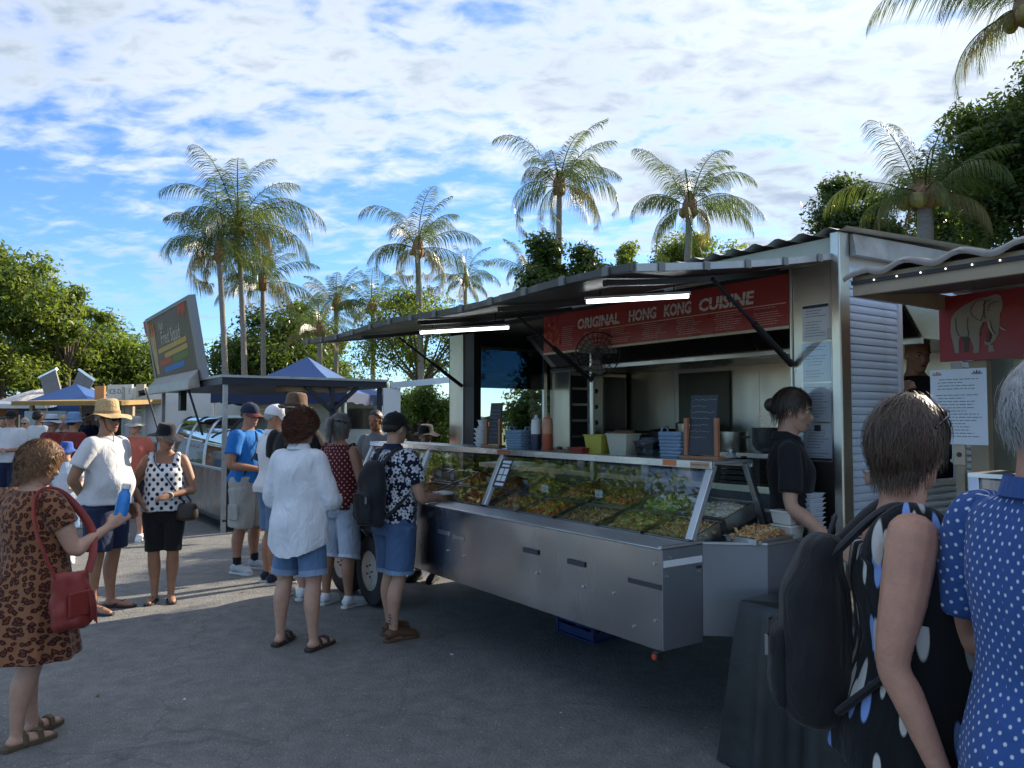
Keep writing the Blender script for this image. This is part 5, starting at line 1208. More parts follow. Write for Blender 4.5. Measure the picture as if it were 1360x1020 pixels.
def broadleaf(label, base, h, rx, rz, n_clump, per, leaf, kind, seed, trunk_r=.18, group='broadleaf trees round the lot', lean=(0, 0), low=.0, name='leafy_tree'):
    r = np.random.RandomState(seed); rr = random.Random(seed)
    t = thing(name, label, 'tree', (base[0], base[1], 0), 0, group)
    cz = h - rz
    # main clumps: uneven shell of the crown
    d = r.normal(size=(n_clump, 3)); d /= np.linalg.norm(d, axis=1)[:, None]
    d[:, 2] = np.where(d[:, 2] < -.75, -d[:, 2] * .5, d[:, 2])
    rad = (.35 + .65 * r.rand(n_clump) ** .5)[:, None]
    sc_ = np.array([rx, rx, rz]) * (.80 + .35 * r.rand(n_clump))[:, None]
    cen = d * rad * sc_ + np.array([lean[0], lean[1], cz])
    cen[:, 2] = np.maximum(cen[:, 2], low + .3)
    cr = rx * (.26 + .24 * r.rand(n_clump))
    # trunk and limbs reaching the clumps
    tb = MB(); fork = Vector((lean[0] * .4, lean[1] * .4, max(.8, (h - 2 * rz) * .9 + .25 * rz)))
    tb.tube([(0, 0, -.1), (.04, .02, fork.z * .5), fork], [trunk_r * 1.25, trunk_r, trunk_r * .85], 9)
    for k in range(0, n_clump, max(1, n_clump // 14)):
        c = Vector(cen[k]); mid = fork.lerp(c, .5) + Vector((rr.uniform(-.2, .2), rr.uniform(-.2, .2), rr.uniform(0, .3))) * rx * .3
        tb.tube([fork, fork.lerp(mid, .5) + Vector((0, 0, .05 * rx)), mid, c], [trunk_r * .6, trunk_r * .4, trunk_r * .26, trunk_r * .08], 6)
    tb.build('trunk', M_BARK, t, smooth=True)
    V, F = leaves(r, cen, cr, per * 1.7, leaf * .74)
    o = np_mesh('crown', V, F, LM[kind], t)
    return t
def palm(label, crown, Lf, nf, seed, base_off=(0, 0), tr=.115, droop=1.0, bend=.4, rot=None, lw=1.0):
    """coconut palm: bent ringed trunk, fibre boot, arching fronds of separate leaflets"""
    rr = random.Random(seed); r = np.random.RandomState(seed)
    bx, by = crown[0] + base_off[0], crown[1] + base_off[1]; H = crown[2]
    t = thing('coconut_palm', label, 'palm tree', (bx, by, 0), 0, 'coconut palms')
    dx, dy = -base_off[0], -base_off[1]
    pts = []; rad = []; n = 26
    for i in range(n + 1):
        q = i / n; s = q ** (1 + bend)
        pts.append((dx * s, dy * s, H * q * .985 - .05)); rad.append(tr * (1.35 - .55 * q ** .4) * (1 + .035 * (-1) ** i))
    MB().tube(pts, rad, 10).build('trunk', M_PALMT, t, smooth=True, sharp=60)
    top = Vector((dx, dy, H))
    bo = MB(); bo.lathe([(tr * .8, -.055 * Lf * 2), (tr * 1.5, -.03 * Lf * 2), (tr * 1.9, 0.0), (tr * 1.6, .04 * Lf * 2), (tr * .6, .1 * Lf * 2)], 12, c=top, wob=lambda p, a, q: p + Vector((rr.uniform(-1, 1), rr.uniform(-1, 1), rr.uniform(-1, 1))) * tr * .3)
    bo.build('crown_boot', M_BOOT, t)
    nuts = MB()
    for k in range(rr.randint(2, 5)):
        an = rr.uniform(0, 2 * PI); p = top + Vector((math.cos(an) * tr * 2.0, math.sin(an) * tr * 2.0, -.04 * Lf + rr.uniform(-.05, .02)))
        nuts.ell(p, (tr * .7, tr * .7, tr * .85), nu=8, nv=6)
    for q in split_build(nuts, 'coconut', mat('coconut', (.28, .21, .06), .5, var=.3), t, smooth=True): pass
    nf = int(nf * rr.uniform(.80, 1.02)); droop *= rr.uniform(.8, 1.2)
    for k in range(nf):
        q = (k + .5) / nf; an = k * 2.39996 + rr.uniform(-.25, .25)
        el = math.radians(90 - 112 * q ** 1.05 + rr.uniform(-13, 13))       # upright young fronds to hanging old ones
        L = Lf * (.70 + .36 * math.sin(PI * min(1, q * .8 + .2))) * rr.uniform(.78, 1.12)
        g = droop * rr.uniform(.7, 1.5) * (.7 + .6 * q)
        out = Vector((math.cos(an), math.sin(an), 0)); side = Vector((-math.sin(an), math.cos(an), 0))
        m = 22; P = []; p = top + Vector((0, 0, .03 * Lf)) + out * tr * .8; e = el; tw = rr.uniform(-.25, .25)
        for i in range(m + 1):
            P.append(p.copy()); d = (out * math.cos(e) + Vector((0, 0, 1)) * math.sin(e) + side * tw * (i / m) + Vector((.30 * (i / m) ** 1.5, 0, 0))).normalized()
            p = p + d * (L / m); e -= g * (1.9 / m) * (.35 + 1.3 * (i / m))
        V = []; F = []
        # rachis as a thin 3-sided rod
        for i, pt in enumerate(P):
            w_ = .013 * Lf / 2.6 * (1.5 - 1.25 * i / m) + .003
            V += [pt + side * w_, pt - side * w_, pt + Vector((0, 0, -w_))]
        for i in range(m):
            for a_, b_ in ((0, 1), (1, 2), (2, 0)): F.append((3 * i + a_, 3 * i + b_, 3 * i + 3 + b_, 3 * i + 3 + a_))
        old = q > .82 and rr.random() < .6
        nl = 60
        for s in (-1, 1):
            for j in range(nl):
                u = .12 + .88 * (j + rr.uniform(.1, .9)) / nl; fi = u * m; i = min(m - 1, int(fi)); pt = P[i].lerp(P[i + 1], fi - i)
                ax = (P[i + 1] - P[i]).normalized(); nv = side.cross(ax)
                ll = L * .25 * (math.sin(PI * min(1, .18 + .82 * u)) ** .55) * rr.uniform(.8, 1.1) + .02 * L
                hang = .05 + .95 * min(1, q * 1.25)
                dr = (side * s * (.85 - .35 * hang) + ax * (.5 + .3 * u) + Vector((0, 0, rr.uniform(-.35, .2) - .85 * hang))).normalized()
                w_ = .0092 * lw * Lf / 2.6 + .0012
                wv = ax * w_
                a1 = pt; a2 = pt + dr * ll * .5 + Vector((0, 0, -.05 * ll)); a3 = pt + dr * ll * .86 + Vector((0, 0, -(.32 + .25 * q) * ll * droop))
                b0 = len(V); V += [a1 - wv * .6, a1 + wv * .6, a2 + wv, a2 - wv, a3]
                F.append((b0, b0 + 1, b0 + 2, b0 + 3)); F.append((b0 + 3, b0 + 2, b0 + 4, b0 + 4))
        Fa = [f for f in F]
        mb = MB(); mb.v = V; mb.f = [f if f[2] != f[3] else f[:3] for f in Fa]
        mb.build('frond', LM['palmold' if old else 'palm'], t)
    return t
def palm_at(label, px, py, Y, Rpx, nf, seed, basepx=0, **k):
    c = at(px, py, Y); return palm(label, c, Rpx / F_PX * Y, nf, seed, (basepx / F_PX * Y, 0), **k)
palm_at('coconut palm with brown boot leaning away from the taller palm beside it', 291, 338, 27, 108, 24, 1, 14, bend=.8)
palm_at('tallest coconut palm of the three behind the raised billboard', 316, 303, 28, 122, 26, 2, 14, bend=.9)
palm_at('shorter straight coconut palm behind the blue gazebo roof', 349, 378, 31, 88, 22, 3, 4)
palm_at('slim coconut palm seen over the far end of the steel awning', 555, 333, 26, 98, 22, 4, 6, bend=.9)
palm_at('small distant coconut palm with drooping grey fronds past the slim palm', 618, 375, 38, 60, 20, 5, 2)
palm_at('small bushy coconut palm half hidden behind the dark dense tree', 703, 362, 36, 66, 18, 6, 0, droop=.7)
palm_at('tall straight coconut palm rising behind the middle of the awning', 743, 250, 24, 112, 24, 7, -4, bend=.1)
palm_at('coconut palm with curved trunk rising above the trailer roof', 916, 278, 21, 116, 24, 8, -12, bend=.9)
palm_at('thick bushy coconut palm standing behind the white end wall', 1228, 262, 12.5, 135, 22, 9, 0, tr=.15, droop=.9, lw=.8)
palm_at('coconut palm whose long frond hangs over the stall roof', 1372, 12, 10.5, 215, 20, 10, 60, tr=.14, droop=.75, lw=.75)
palm_at('young coconut palm with short trunk among the trees behind the gazebo', 447, 405, 33, 66, 20, 11, 0, droop=.8)
palm_at('coconut palm with a brown dead frond behind the gazebo', 495, 410, 32, 66, 20, 12, 2, droop=.9)
palm_at('low wide coconut palm tucked against the dark tree behind the gazebo', 425, 440, 29, 70, 18, 13, 0, droop=1.0)

def tree_at(label, px, py_top, Y, rpx, rz, n, per, leaf, kind, seed, **k):
    top = at(px, py_top, Y); rx = rpx / F_PX * Y
    return broadleaf(label, (top.x, top.y), top.z, rx, rz, n, per, leaf, kind, seed, **k)
tree_at('large sunlit yellow green tree beyond the far stalls', 8, 330, 34, 78, 3.9, 46, 330, .34, 'sun', 21, low=.6)
tree_at('small airy sunlit tree beside the large yellow green tree', 92, 376, 36, 42, 2.2, 20, 230, .30, 'sun', 22)
tree_at('broad dark green tree behind the far stalls', 140, 424, 40, 86, 2.9, 46, 330, .34, 'mid', 23, low=.3)
tree_at('dark low tree filling the gap behind the small stall with the script sign', 60, 455, 44, 80, 2.9, 30, 300, .36, 'dark', 24, low=.3)
tree_at('broad dark tree behind the three tall palms', 360, 418, 38, 92, 3.0, 46, 320, .34, 'dark', 25, low=.3)
tree_at('light green tree between the low palms and the awning', 415, 398, 42, 50, 3.4, 26, 260, .34, 'mid', 26, low=.3)
tree_at('sunlit feathery tree with red blossom showing under the awning', 560, 385, 27, 76, 1.9, 34, 330, .17, 'sun', 27, trunk_r=.13)
tree_at('dense round hedge tree behind the worker in the wide black hat', 556, 508, 21, 60, 1.0, 26, 330, .15, 'mid', 28, low=.1)
tree_at('green shrub tree behind the gazebo legs', 466, 500, 30, 62, 1.3, 24, 260, .20, 'mid', 29, low=.1)
tree_at('dark dense tree with upright tip behind the awning', 738, 305, 17, 60, 1.9, 44, 330, .17, 'dark', 30, low=.4)
tree_at('dark leafy tree seen through the end window of the trailer', 742, 440, 13, 75, 1.5, 34, 300, .13, 'dark', 31, low=.3)
tree_at('small airy tree crown peeping over the awning', 838, 318, 25, 34, 1.5, 18, 200, .17, 'sun', 32)
tree_at('sunlit tree crown behind the curved palm', 925, 303, 27, 62, 1.9, 30, 260, .20, 'sun', 33)
tree_at('dark fine leaved tree behind the bushy palm', 1140, 226, 17, 72, 2.2, 44, 420, .14, 'dark', 34, low=.5)
tree_at('tall dark tree overhanging the stall with the elephant sign', 1392, 70, 13.5, 125, 2.6, 70, 460, .15, 'dark', 35, low=.5)
tree_at('dark tree behind the trunk of the bushy palm', 1265, 222, 19, 90, 2.4, 46, 360, .17, 'dark', 36, low=.4)
# the same belt of trees goes on to the right of the view and stands behind the photographer
broadleaf('tall shade tree farther along the belt behind the stalls', (12.5, 7.2), 8.2, 3.4, 3.0, 50, 200, .26, 'dark', 41, low=1.2)
broadleaf('tall shade tree at the end of the belt behind the stalls', (15.0, 11.0), 9.0, 3.6, 3.2, 50, 200, .28, 'dark', 42, low=1.0)
broadleaf('tall leafy tree across the lot facing the trailer', (-8.5, -6.5), 7.2, 3.1, 2.9, 50, 260, .22, 'mid', 43, low=.5)
broadleaf('leafy tree across the lot beside the tallest one', (-3.5, -10.5), 6.0, 2.6, 2.4, 40, 260, .22, 'mid', 44, low=.5)
broadleaf('wide leafy tree on the far side of the lot facing the counter', (-12.6, 11.6), 8.2, 3.0, 2.9, 50, 300, .24, 'mid', 45, low=.8)
broadleaf('leafy tree beside the wide one on the far side of the lot', (-15.2, 15.6), 8.0, 2.6, 2.6, 40, 280, .24, 'mid', 46, low=.8)
broadleaf('spreading tree on the far side of the lot toward the photographer', (-11.6, 7.7), 8.7, 2.9, 3.0, 50, 330, .24, 'mid', 47, low=.8)
# ------------------------------------------------------------------ people
def cat_rom(P, sub=4):
    """smooth path through rows of P (points with radii)"""
    P = np.asarray(P, float); out = []
    Q = np.vstack([2 * P[0] - P[1], P, 2 * P[-1] - P[-2]])
    for i in range(1, len(Q) - 2):
        for k in range(sub):
            t = k / sub; a, b, c, d = Q[i - 1], Q[i], Q[i + 1], Q[i + 2]
            out.append(.5 * (2 * b + (c - a) * t + (2 * a - 5 * b + 4 * c - d) * t * t + (3 * b - a - 3 * c + d) * t ** 3))
    out.append(P[-1]); return np.array(out)
def limb(mb, P, n=14, sub=4, flat=None):
    Q = cat_rom(P, sub); mb.tube([tuple(q[:3]) for q in Q], [max(.002, q[3]) for q in Q], n, flat=flat); return mb
def stack(mb, S, n=28, sub=3, fold=None, tail=None, M=None):
    """closed loft of horizontal sections (z, cx, cy, rx, ry)"""
    Q = cat_rom(S, sub); vs_ = []; fs_ = []; m = len(Q); z0, z1 = Q[0][0], Q[-1][0]
    for i, (z, cx, cy, rx, ry) in enumerate(Q):
        for k in range(n):
            a = 2 * PI * k / n; f = 1.0
            q = (z - z0) / (z1 - z0)
            if fold: f += fold[0] * max(0, 1 - q * 1.6) * math.sin(fold[1] * a + fold[2] + 2.5 * q)
            zz = z
            if tail: zz = z + tail * max(0, 1 - q * 3.0) * (math.sin(a) * .6 + abs(math.cos(a)) * .9)
            p = Vector((cx + rx * f * math.cos(a), cy + ry * f * math.sin(a), zz)); vs_.append(M @ p if M is not None else p)
    for i in range(m - 1):
        for k in range(n):
            k2 = (k + 1) % n; fs_.append((i * n + k, i * n + k2, (i + 1) * n + k2, (i + 1) * n + k))
    fs_.append(tuple(range(n - 1, -1, -1))); fs_.append(tuple(range((m - 1) * n, m * n)))
    mb.add(vs_, fs_); return mb
_tex = {}
def dtex(scale):
    if scale not in _tex:
        t = bpy.data.textures.new('fold', 'CLOUDS'); t.noise_scale = scale; t.noise_depth = 0; _tex[scale] = t
    return _tex[scale]
def fuse(o, vox, smooth=4, disp=0.0, dscale=.09, factor=.5):
    """grow the union of the pieces into one continuous skin"""
    r = o.modifiers.new('skin', 'REMESH'); r.mode = 'VOXEL'; r.voxel_size = vox; r.use_smooth_shade = True
    if smooth:
        s = o.modifiers.new('smooth', 'SMOOTH'); s.factor = factor; s.iterations = smooth
    if disp:
        d = o.modifiers.new('folds', 'DISPLACE'); d.texture = dtex(dscale); d.strength = disp; d.mid_level = .5; d.texture_coords = 'GLOBAL'
    return o
def skin(name, col): return mat(name, col, .50, var=.17, vscale=14, bump=.14, bscale=110, spec=.35, sss=.06)
SK = {'fair': skin('skin_fair', (.52, .30, .21)), 'tan': skin('skin_tan', (.36, .185, .115)), 'pink': skin('skin_pink', (.50, .26, .18)), 'brown': skin('skin_brown', (.22, .105, .062))}
def cloth(name, col, var=.10, weave=260, fold=.35, rough=.9):
    if name in MATS: return MATS[name]
    m, nt, b = _nt(name); N, L = nt.nodes, nt.links
    b.inputs['Base Color'].default_value = (*col, 1); b.inputs['Roughness'].default_value = rough; b.inputs['Sheen Weight'].default_value = .12
    b.inputs['Specular IOR Level'].default_value = .25
    tc = N.new('ShaderNodeTexCoord')
    n = N.new('ShaderNodeTexNoise'); n.inputs['Scale'].default_value = 5; n.inputs['Detail'].default_value = 5; L.new(tc.outputs['Object'], n.inputs['Vector'])
    mr = N.new('ShaderNodeMapRange'); L.new(n.outputs[0], mr.inputs[0]); mr.inputs[1].default_value = .3; mr.inputs[2].default_value = .7; mr.inputs[3].default_value = 1 - var; mr.inputs[4].default_value = 1 + var
    mx = N.new('ShaderNodeMix'); mx.data_type = 'RGBA'; mx.blend_type = 'MULTIPLY'; mx.inputs[0].default_value = 1
    mx.inputs[6].default_value = (*col, 1); L.new(mr.outputs[0], mx.inputs[7]); L.new(mx.outputs[2], b.inputs['Base Color'])
    mp = N.new('ShaderNodeMapping'); mp.inputs['Scale'].default_value = (1, 1, .45); mp.inputs['Rotation'].default_value = (.3, .5, 0); L.new(tc.outputs['Object'], mp.inputs[0])
    f = N.new('ShaderNodeTexNoise'); f.inputs['Scale'].default_value = 13; f.inputs['Detail'].default_value = 3; f.inputs['Distortion'].default_value = .8; L.new(mp.outputs[0], f.inputs['Vector'])
    wv = N.new('ShaderNodeTexNoise'); wv.inputs['Scale'].default_value = weave; L.new(tc.outputs['Object'], wv.inputs['Vector'])
    b1 = N.new('ShaderNodeBump'); b1.inputs['Strength'].default_value = fold; b1.inputs['Distance'].default_value = .05; L.new(f.outputs[0], b1.inputs['Height'])
    b2 = N.new('ShaderNodeBump'); b2.inputs['Strength'].default_value = .25; b2.inputs['Distance'].default_value = .002; L.new(wv.outputs[0], b2.inputs['Height']); L.new(b1.outputs[0], b2.inputs['Normal'])
    L.new(b2.outputs[0], b.inputs['Normal']); MATS[name] = m
    return m
def cyl_coords(N, L, R=.17):
    R = _PR[0]
    tc = N.new('ShaderNodeTexCoord'); sp = N.new('ShaderNodeSeparateXYZ'); L.new(tc.outputs['Object'], sp.inputs[0])
    at2 = N.new('ShaderNodeMath'); at2.operation = 'ARCTAN2'; L.new(sp.outputs[0], at2.inputs[0]); L.new(sp.outputs[1], at2.inputs[1])
    mu = N.new('ShaderNodeMath'); mu.operation = 'MULTIPLY'; mu.inputs[1].default_value = R; L.new(at2.outputs[0], mu.inputs[0])
    cb = N.new('ShaderNodeCombineXYZ'); L.new(mu.outputs[0], cb.inputs[0]); L.new(sp.outputs[2], cb.inputs[1]); return cb.outputs[0], tc
_PR = [.17]
def sleeve_of(name, *a, **k):
    """the same print laid round a sleeve"""
    _PR[0] = .07; m = pattern_cloth(name + '_sleeve', *a, **k); _PR[0] = .17; return m
def pattern_cloth(name, base, ink, kind, scale, thr=.25, ink2=None):
    """printed cloth: dots, leopard spots or blossoms laid round the body"""
    if name in MATS: return MATS[name]
    m = cloth(name, base); nt = m.node_tree; N, L = nt.nodes, nt.links; b = N['Principled BSDF']
    vec, tc = cyl_coords(N, L)
    src = b.inputs['Base Color'].links[0].from_socket
    def voro(s, rnd, feat='F1', v=vec):
        vo = N.new('ShaderNodeTexVoronoi'); vo.voronoi_dimensions = '2D'; vo.feature = feat; vo.inputs['Scale'].default_value = s; vo.inputs['Randomness'].default_value = rnd
        L.new(v, vo.inputs['Vector']); return vo
    def step(x, lo, hi):
        mr = N.new('ShaderNodeMapRange'); L.new(x, mr.inputs[0]); mr.inputs[1].default_value = lo; mr.inputs[2].default_value = hi; return mr.outputs[0]
    def over(a, c, fac):
        x = N.new('ShaderNodeMix'); x.data_type = 'RGBA'; L.new(fac, x.inputs[0]); L.new(a, x.inputs[6])
        x.inputs[7].default_value = (*c, 1); return x.outputs[2]
    if kind == 'dots':
        mp = N.new('ShaderNodeMapping'); mp.inputs['Rotation'].default_value = (0, 0, PI / 4); L.new(vec, mp.inputs[0])
        vo = voro(scale, .12, 'F1', mp.outputs[0]); src = over(src, ink, step(vo.outputs['Distance'], thr + .05, thr - .03))
    elif kind == 'leopard':
        nz = N.new('ShaderNodeTexNoise'); nz.inputs['Scale'].default_value = 30; L.new(tc.outputs['Object'], nz.inputs['Vector'])
        vm = N.new('ShaderNodeVectorMath'); vm.operation = 'MULTIPLY_ADD'; L.new(nz.outputs['Color'], vm.inputs[0]); vm.inputs[1].default_value = (.035, .035, 0); L.new(vec, vm.inputs[2])
        vo = voro(scale, .75, 'F1', vm.outputs[0])
        src = over(src, ink, step(vo.outputs['Distance'], thr + .06, thr - .04))
        src = over(src, ink2, step(vo.outputs['Distance'], thr * .42 + .05, thr * .42 - .04))
    elif kind == 'blossom':
        vo = voro(scale, .8); d = vo.outputs['Distance']
        sub = N.new('ShaderNodeVectorMath'); sub.operation = 'SUBTRACT'; L.new(vec, sub.inputs[0]); L.new(vo.outputs['Position'], sub.inputs[1])
        sp = N.new('ShaderNodeSeparateXYZ'); L.new(sub.outputs[0], sp.inputs[0])
        an = N.new('ShaderNodeMath'); an.operation = 'ARCTAN2'; L.new(sp.outputs[0], an.inputs[0]); L.new(sp.outputs[1], an.inputs[1])
        mu = N.new('ShaderNodeMath'); mu.operation = 'MULTIPLY'; mu.inputs[1].default_value = 5; L.new(an.outputs[0], mu.inputs[0])
        cs = N.new('ShaderNodeMath'); cs.operation = 'COSINE'; L.new(mu.outputs[0], cs.inputs[0])
        ra = N.new('ShaderNodeMath'); ra.operation = 'MULTIPLY_ADD'; L.new(cs.outputs[0], ra.inputs[0]); ra.inputs[1].default_value = -.10; L.new(d, ra.inputs[2])
        src = over(src, ink, step(ra.outputs[0], thr + .03, thr - .02)); src = over(src, base, step(d, .11, .08))
        v2 = voro(scale * 2.1, 1.0); src = over(src, ink, step(v2.outputs['Distance'], .17, .13))
    elif kind == 'lily':
        # scattered long petals in a few colours on black
        for sc_, rot, col, th in ((scale, .5, ink, thr), (scale * .8, 2.1, ink2, thr), (scale * 1.15, 1.3, (.62, .60, .56), thr * .8)):
            mp = N.new('ShaderNodeMapping'); mp.inputs['Rotation'].default_value = (0, 0, rot); mp.inputs['Scale'].default_value = (4.2, 1, 1); L.new(vec, mp.inputs[0])
            mp.inputs['Location'].default_value = (rot, sc_ * .37, 0)
            vo = voro(sc_, 1.0, 'F1', mp.outputs[0])
            sepc = N.new('ShaderNodeSeparateColor'); L.new(vo.outputs['Color'], sepc.inputs[0])
            pick = step(sepc.outputs[0], .48, .50); f = step(vo.outputs['Distance'], th, th - .05)
            mm = N.new('ShaderNodeMath'); mm.operation = 'MULTIPLY'; L.new(pick, mm.inputs[0]); L.new(f, mm.inputs[1]); src = over(src, col, mm.outputs[0])
    L.new(src, b.inputs['Base Color'])
    return m
def denim(name, col):
    if name in MATS: return MATS[name]
    m = cloth(name, col, .22, 420, .45); return m
HAIRM = {}
def hair_mat(name, col, rough=.45):
    return mat(name, col, rough, var=.35, vscale=40, stretch=(1, 1, .25), bump=.35, bscale=70, spec=.4)
ARM = {  # elbow, wrist for the right side, metres at 1.75 m tall (x right, y forward, z up)
    'down': ((.235, -.03, 1.13), (.245, .06, .88)), 'fold': ((.25, .0, 1.12), (.02, .23, 1.10)), 'behind': ((.265, -.10, 1.13), (.07, -.17, .97)),
    'fwd': ((.225, .06, 1.13), (.17, .29, 1.12)), 'hip': ((.33, -.07, 1.14), (.20, .05, 1.02)), 'hold': ((.23, .03, 1.12), (.10, .25, 1.16)), 'lean': ((.24, .10, 1.14), (.24, .28, .96)), 'up': ((.26, .12, 1.17), (.20, .26, 1.32))}
def person(label, xy, face, H=1.72, sex='m', build=1.0, belly=0.0, sk='tan', arms=('down', 'down'), stance=.10, stride=0.0, head=(0, 0), hair=None, hat=None, top=None, bottom=None, shoes=None, vox=.009, extras=(), group=None, lean=0.0, glasses=False, z=0.0):
    """face: world direction (x, y) the body faces; head: (yaw to own left, pitch down) in degrees"""
    k = H / 1.75; rz = math.atan2(-face[0], face[1])
    t = thing('person', label, 'person', (xy[0], xy[1], z), rz, group)
    f = (sex == 'f'); W = build; K = lambda *p: tuple(k * q for q in p)
    S = lambda z_, cy, rx, ry, ff=1.0: (k * z_, 0, k * (cy + lean * max(0, z_ - .95)), k * rx * ff, k * ry * ff)
    hp, ws, cs_ = (.172, .140, .150) if f else (.160, .145, .170)
    sh = .165 if f else .19                                       # shoulder joint
    def torso(off=0.0, zt=1.50):
        return [S(.80, 0, .10 * W + off, .085 + off), S(.88, -.005, hp * W + off, .118 * W + off), S(.97, 0, hp * .97 * W + off, .118 * W + off + belly * .3),
                S(1.08, .01 + belly * .5, ws * W + off + belly * .35, .10 * W + off + belly * .8), S(1.18, .01 + belly * .25, (ws + cs_) / 2 * W + off + belly * .15, .104 * W + off + belly * .4),
                S(1.29, .012 if f else .005, cs_ * W + off, (.122 if f else .116) * W + off), S(1.37, 0, (cs_ - .002) * (1 + (W - 1) * .7) + off, .10 * W + off), S(1.425, -.008, (sh - .035) * (1 + (W - 1) * .3) + off, .072 * W + off), S(1.463, -.012, .10 + off * .6, .058 + off * .6)]
    ly = lambda z_: lean * max(0, z_ - .95)
    B = MB(); stack(B, torso() + [S(1.50, -.008, .06, .06)], 24)
    nk = (0, ly(1.5))
    limb(B, [(*K(0, -.015 + ly(1.44), 1.42), k * .062), (*K(0, -.008 + ly(1.5), 1.50), k * .054 * (1 if f else 1.08)), (*K(0, .004 + ly(1.57), 1.585), k * .056)])
    # legs and feet
    legs = []
    for s in (-1, 1):
        fx = s * stance; fy = stride * s * .5
        hip = (s * .088 * W, 0, .87); knee = (s * (.088 * W + stance) / 2 * 1.02, fy * .5 + .012, .475); ank = (fx, fy - .01, .075)
        P = [(*K(*hip), k * .092 * W), (*K((hip[0] * .65 + knee[0] * .35), (hip[1] + knee[1]) / 2 + .01, .70), k * .083 * W), (*K(knee[0], knee[1], .52), k * .060 * (W + 1) / 2), (*K(*knee), k * .054 * (W + 1) / 2),
             (*K(knee[0] * .6 + ank[0] * .4, knee[1] * .6 + ank[1] * .4 - .022, .345), k * .058 * (W + 1) / 2), (*K(knee[0] * .25 + ank[0] * .75, knee[1] * .2 + ank[1] * .8 - .012, .19), k * .042), (*K(*ank), k * .034), (*K(fx, fy - .012, .03), k * .036)]
        limb(B, P, 14, 3); legs.append((fx, fy, P))
        toe = s * .035
        limb(B, [(*K(fx, fy - .060, .034), k * .024), (*K(fx, fy - .03, .042), k * .036), (*K(fx + toe * .4, fy + .06, .040), k * .036), (*K(fx + toe * .8, fy + .125, .026), k * .036), (*K(fx + toe, fy + .185, .018), k * .022)], 12, 3, flat=.85)
    # arms and hands
    arms_p = []; hands = []
    for s, a in ((1, arms[0]), (-1, arms[1])):
        e, w_ = ARM[a] if isinstance(a, str) else a
        sj = Vector((s * sh * (1 + (W - 1) * .35) * .95, -.005 + ly(1.4), 1.395)); e = Vector((s * (e[0] + (W - 1) * .08 + (-.012 if f else 0)), e[1] + ly(1.2), e[2])); w_ = Vector((s * (w_[0] + (W - 1) * .08), w_[1] + ly(1.1), w_[2]))
        ar = .94 if f else 1.06
        P = [(*K(sj.x * .80, sj.y, sj.z + .01), k * .055 * W * ar), (*K(*sj), k * .056 * W * ar), (*K(*(sj.lerp(e, .5) + Vector((s * .008, 0, 0)))), k * .050 * W * ar), (*K(*e), k * .039 * ar * (W + 1) / 2), (*K(*e.lerp(w_, .3)), k * .041 * ar), (*K(*e.lerp(w_, .75)), k * .031 * ar), (*K(*w_), k * .025 * ar)]
        limb(B, P, 12, 4); arms_p.append((sj, e, w_, P)); hands.append((Vector(K(*w_)), (w_ - e).normalized()))
        d = (w_ - e).normalized(); upv = Vector((0, 0, 1))
        side = Vector((s, 0, 0)) if abs(d.z) > .6 else d.cross(upv).normalized() * s   # away from the body
        pn = (side - d * side.dot(d)).normalized()                 # back of the hand
        wd = d.cross(pn).normalized()
        if wd.y < 0: wd = -wd                                       # thumb edge looks forward
        if abs(d.z) < .6: wd = (upv - d * upv.z).normalized() if abs(d.dot(upv)) < .95 else wd; pn = wd.cross(d) if (wd.cross(d)).dot(Vector((s, 0, 0))) > 0 else d.cross(wd)
        HS = k * .95 * (1 if f else 1.07); base = Vector(K(*w_))
        Mh = lambda a_, b_, c_: base + d * a_ * HS + wd * b_ * HS + pn * c_ * HS
        for q in (-.026, -.009, .009, .026):
            limb(B, [(*Mh(-.015, q * .6, 0), .018 * HS), (*Mh(.045, q, .002), .0165 * HS), (*Mh(.088, q * 1.1, 0), .0125 * HS)], 8, 2)
        for i, (q, ln) in enumerate(((.034, .068), (.0115, .078), (-.0115, .073), (-.034, .056))):
            limb(B, [(*Mh(.082, q * .95, 0), .0098 * HS), (*Mh(.082 + ln * .45, q * 1.12, -.010), .0090 * HS), (*Mh(.082 + ln * .72, q * 1.15, -.030), .0084 * HS), (*Mh(.082 + ln * .80, q * 1.12, -.052), .0072 * HS)], 8, 2)
        limb(B, [(*Mh(.012, .026, -.006), .0135 * HS), (*Mh(.042, .048, -.018), .0118 * HS), (*Mh(.072, .056, -.030), .0105 * HS), (*Mh(.094, .054, -.038), .0080 * HS)], 8, 2)
    # head
    Hy, Hp = math.radians(head[0]), math.radians(head[1])
    Mh_ = Matrix.Translation(K(0, .0 + ly(1.55), 1.515)) @ Matrix.Rotation(Hy, 4, 'Z') @ Matrix.Rotation(-Hp, 4, 'X') @ Matrix.Scale(k * (.97 if f else 1.0), 4)
    HD = [(0.0, 0, .068, .022, .020), (.012, 0, .055, .038, .040), (.040, 0, .032, .053, .066), (.075, 0, .018, .064, .083), (.115, 0, .006, .071, .094), (.150, 0, -.002, .0755, .1005), (.180, 0, -.006, .073, .098), (.208, 0, -.010, .060, .080), (.226, 0, -.012, .040, .054), (.234, 0, -.012, .014, .02)]
    stack(B, HD, 22, 2, M=Mh_)
    MHp = lambda x, y, z_: tuple(Mh_ @ Vector((x, y, z_)))
    hk = k
    limb(B, [(*MHp(0, .096, .118), .007 * hk), (*MHp(0, .108, .100), .0095 * hk), (*MHp(0, .116, .083), .0125 * hk), (*MHp(0, .100, .073), .009 * hk)], 8, 3)
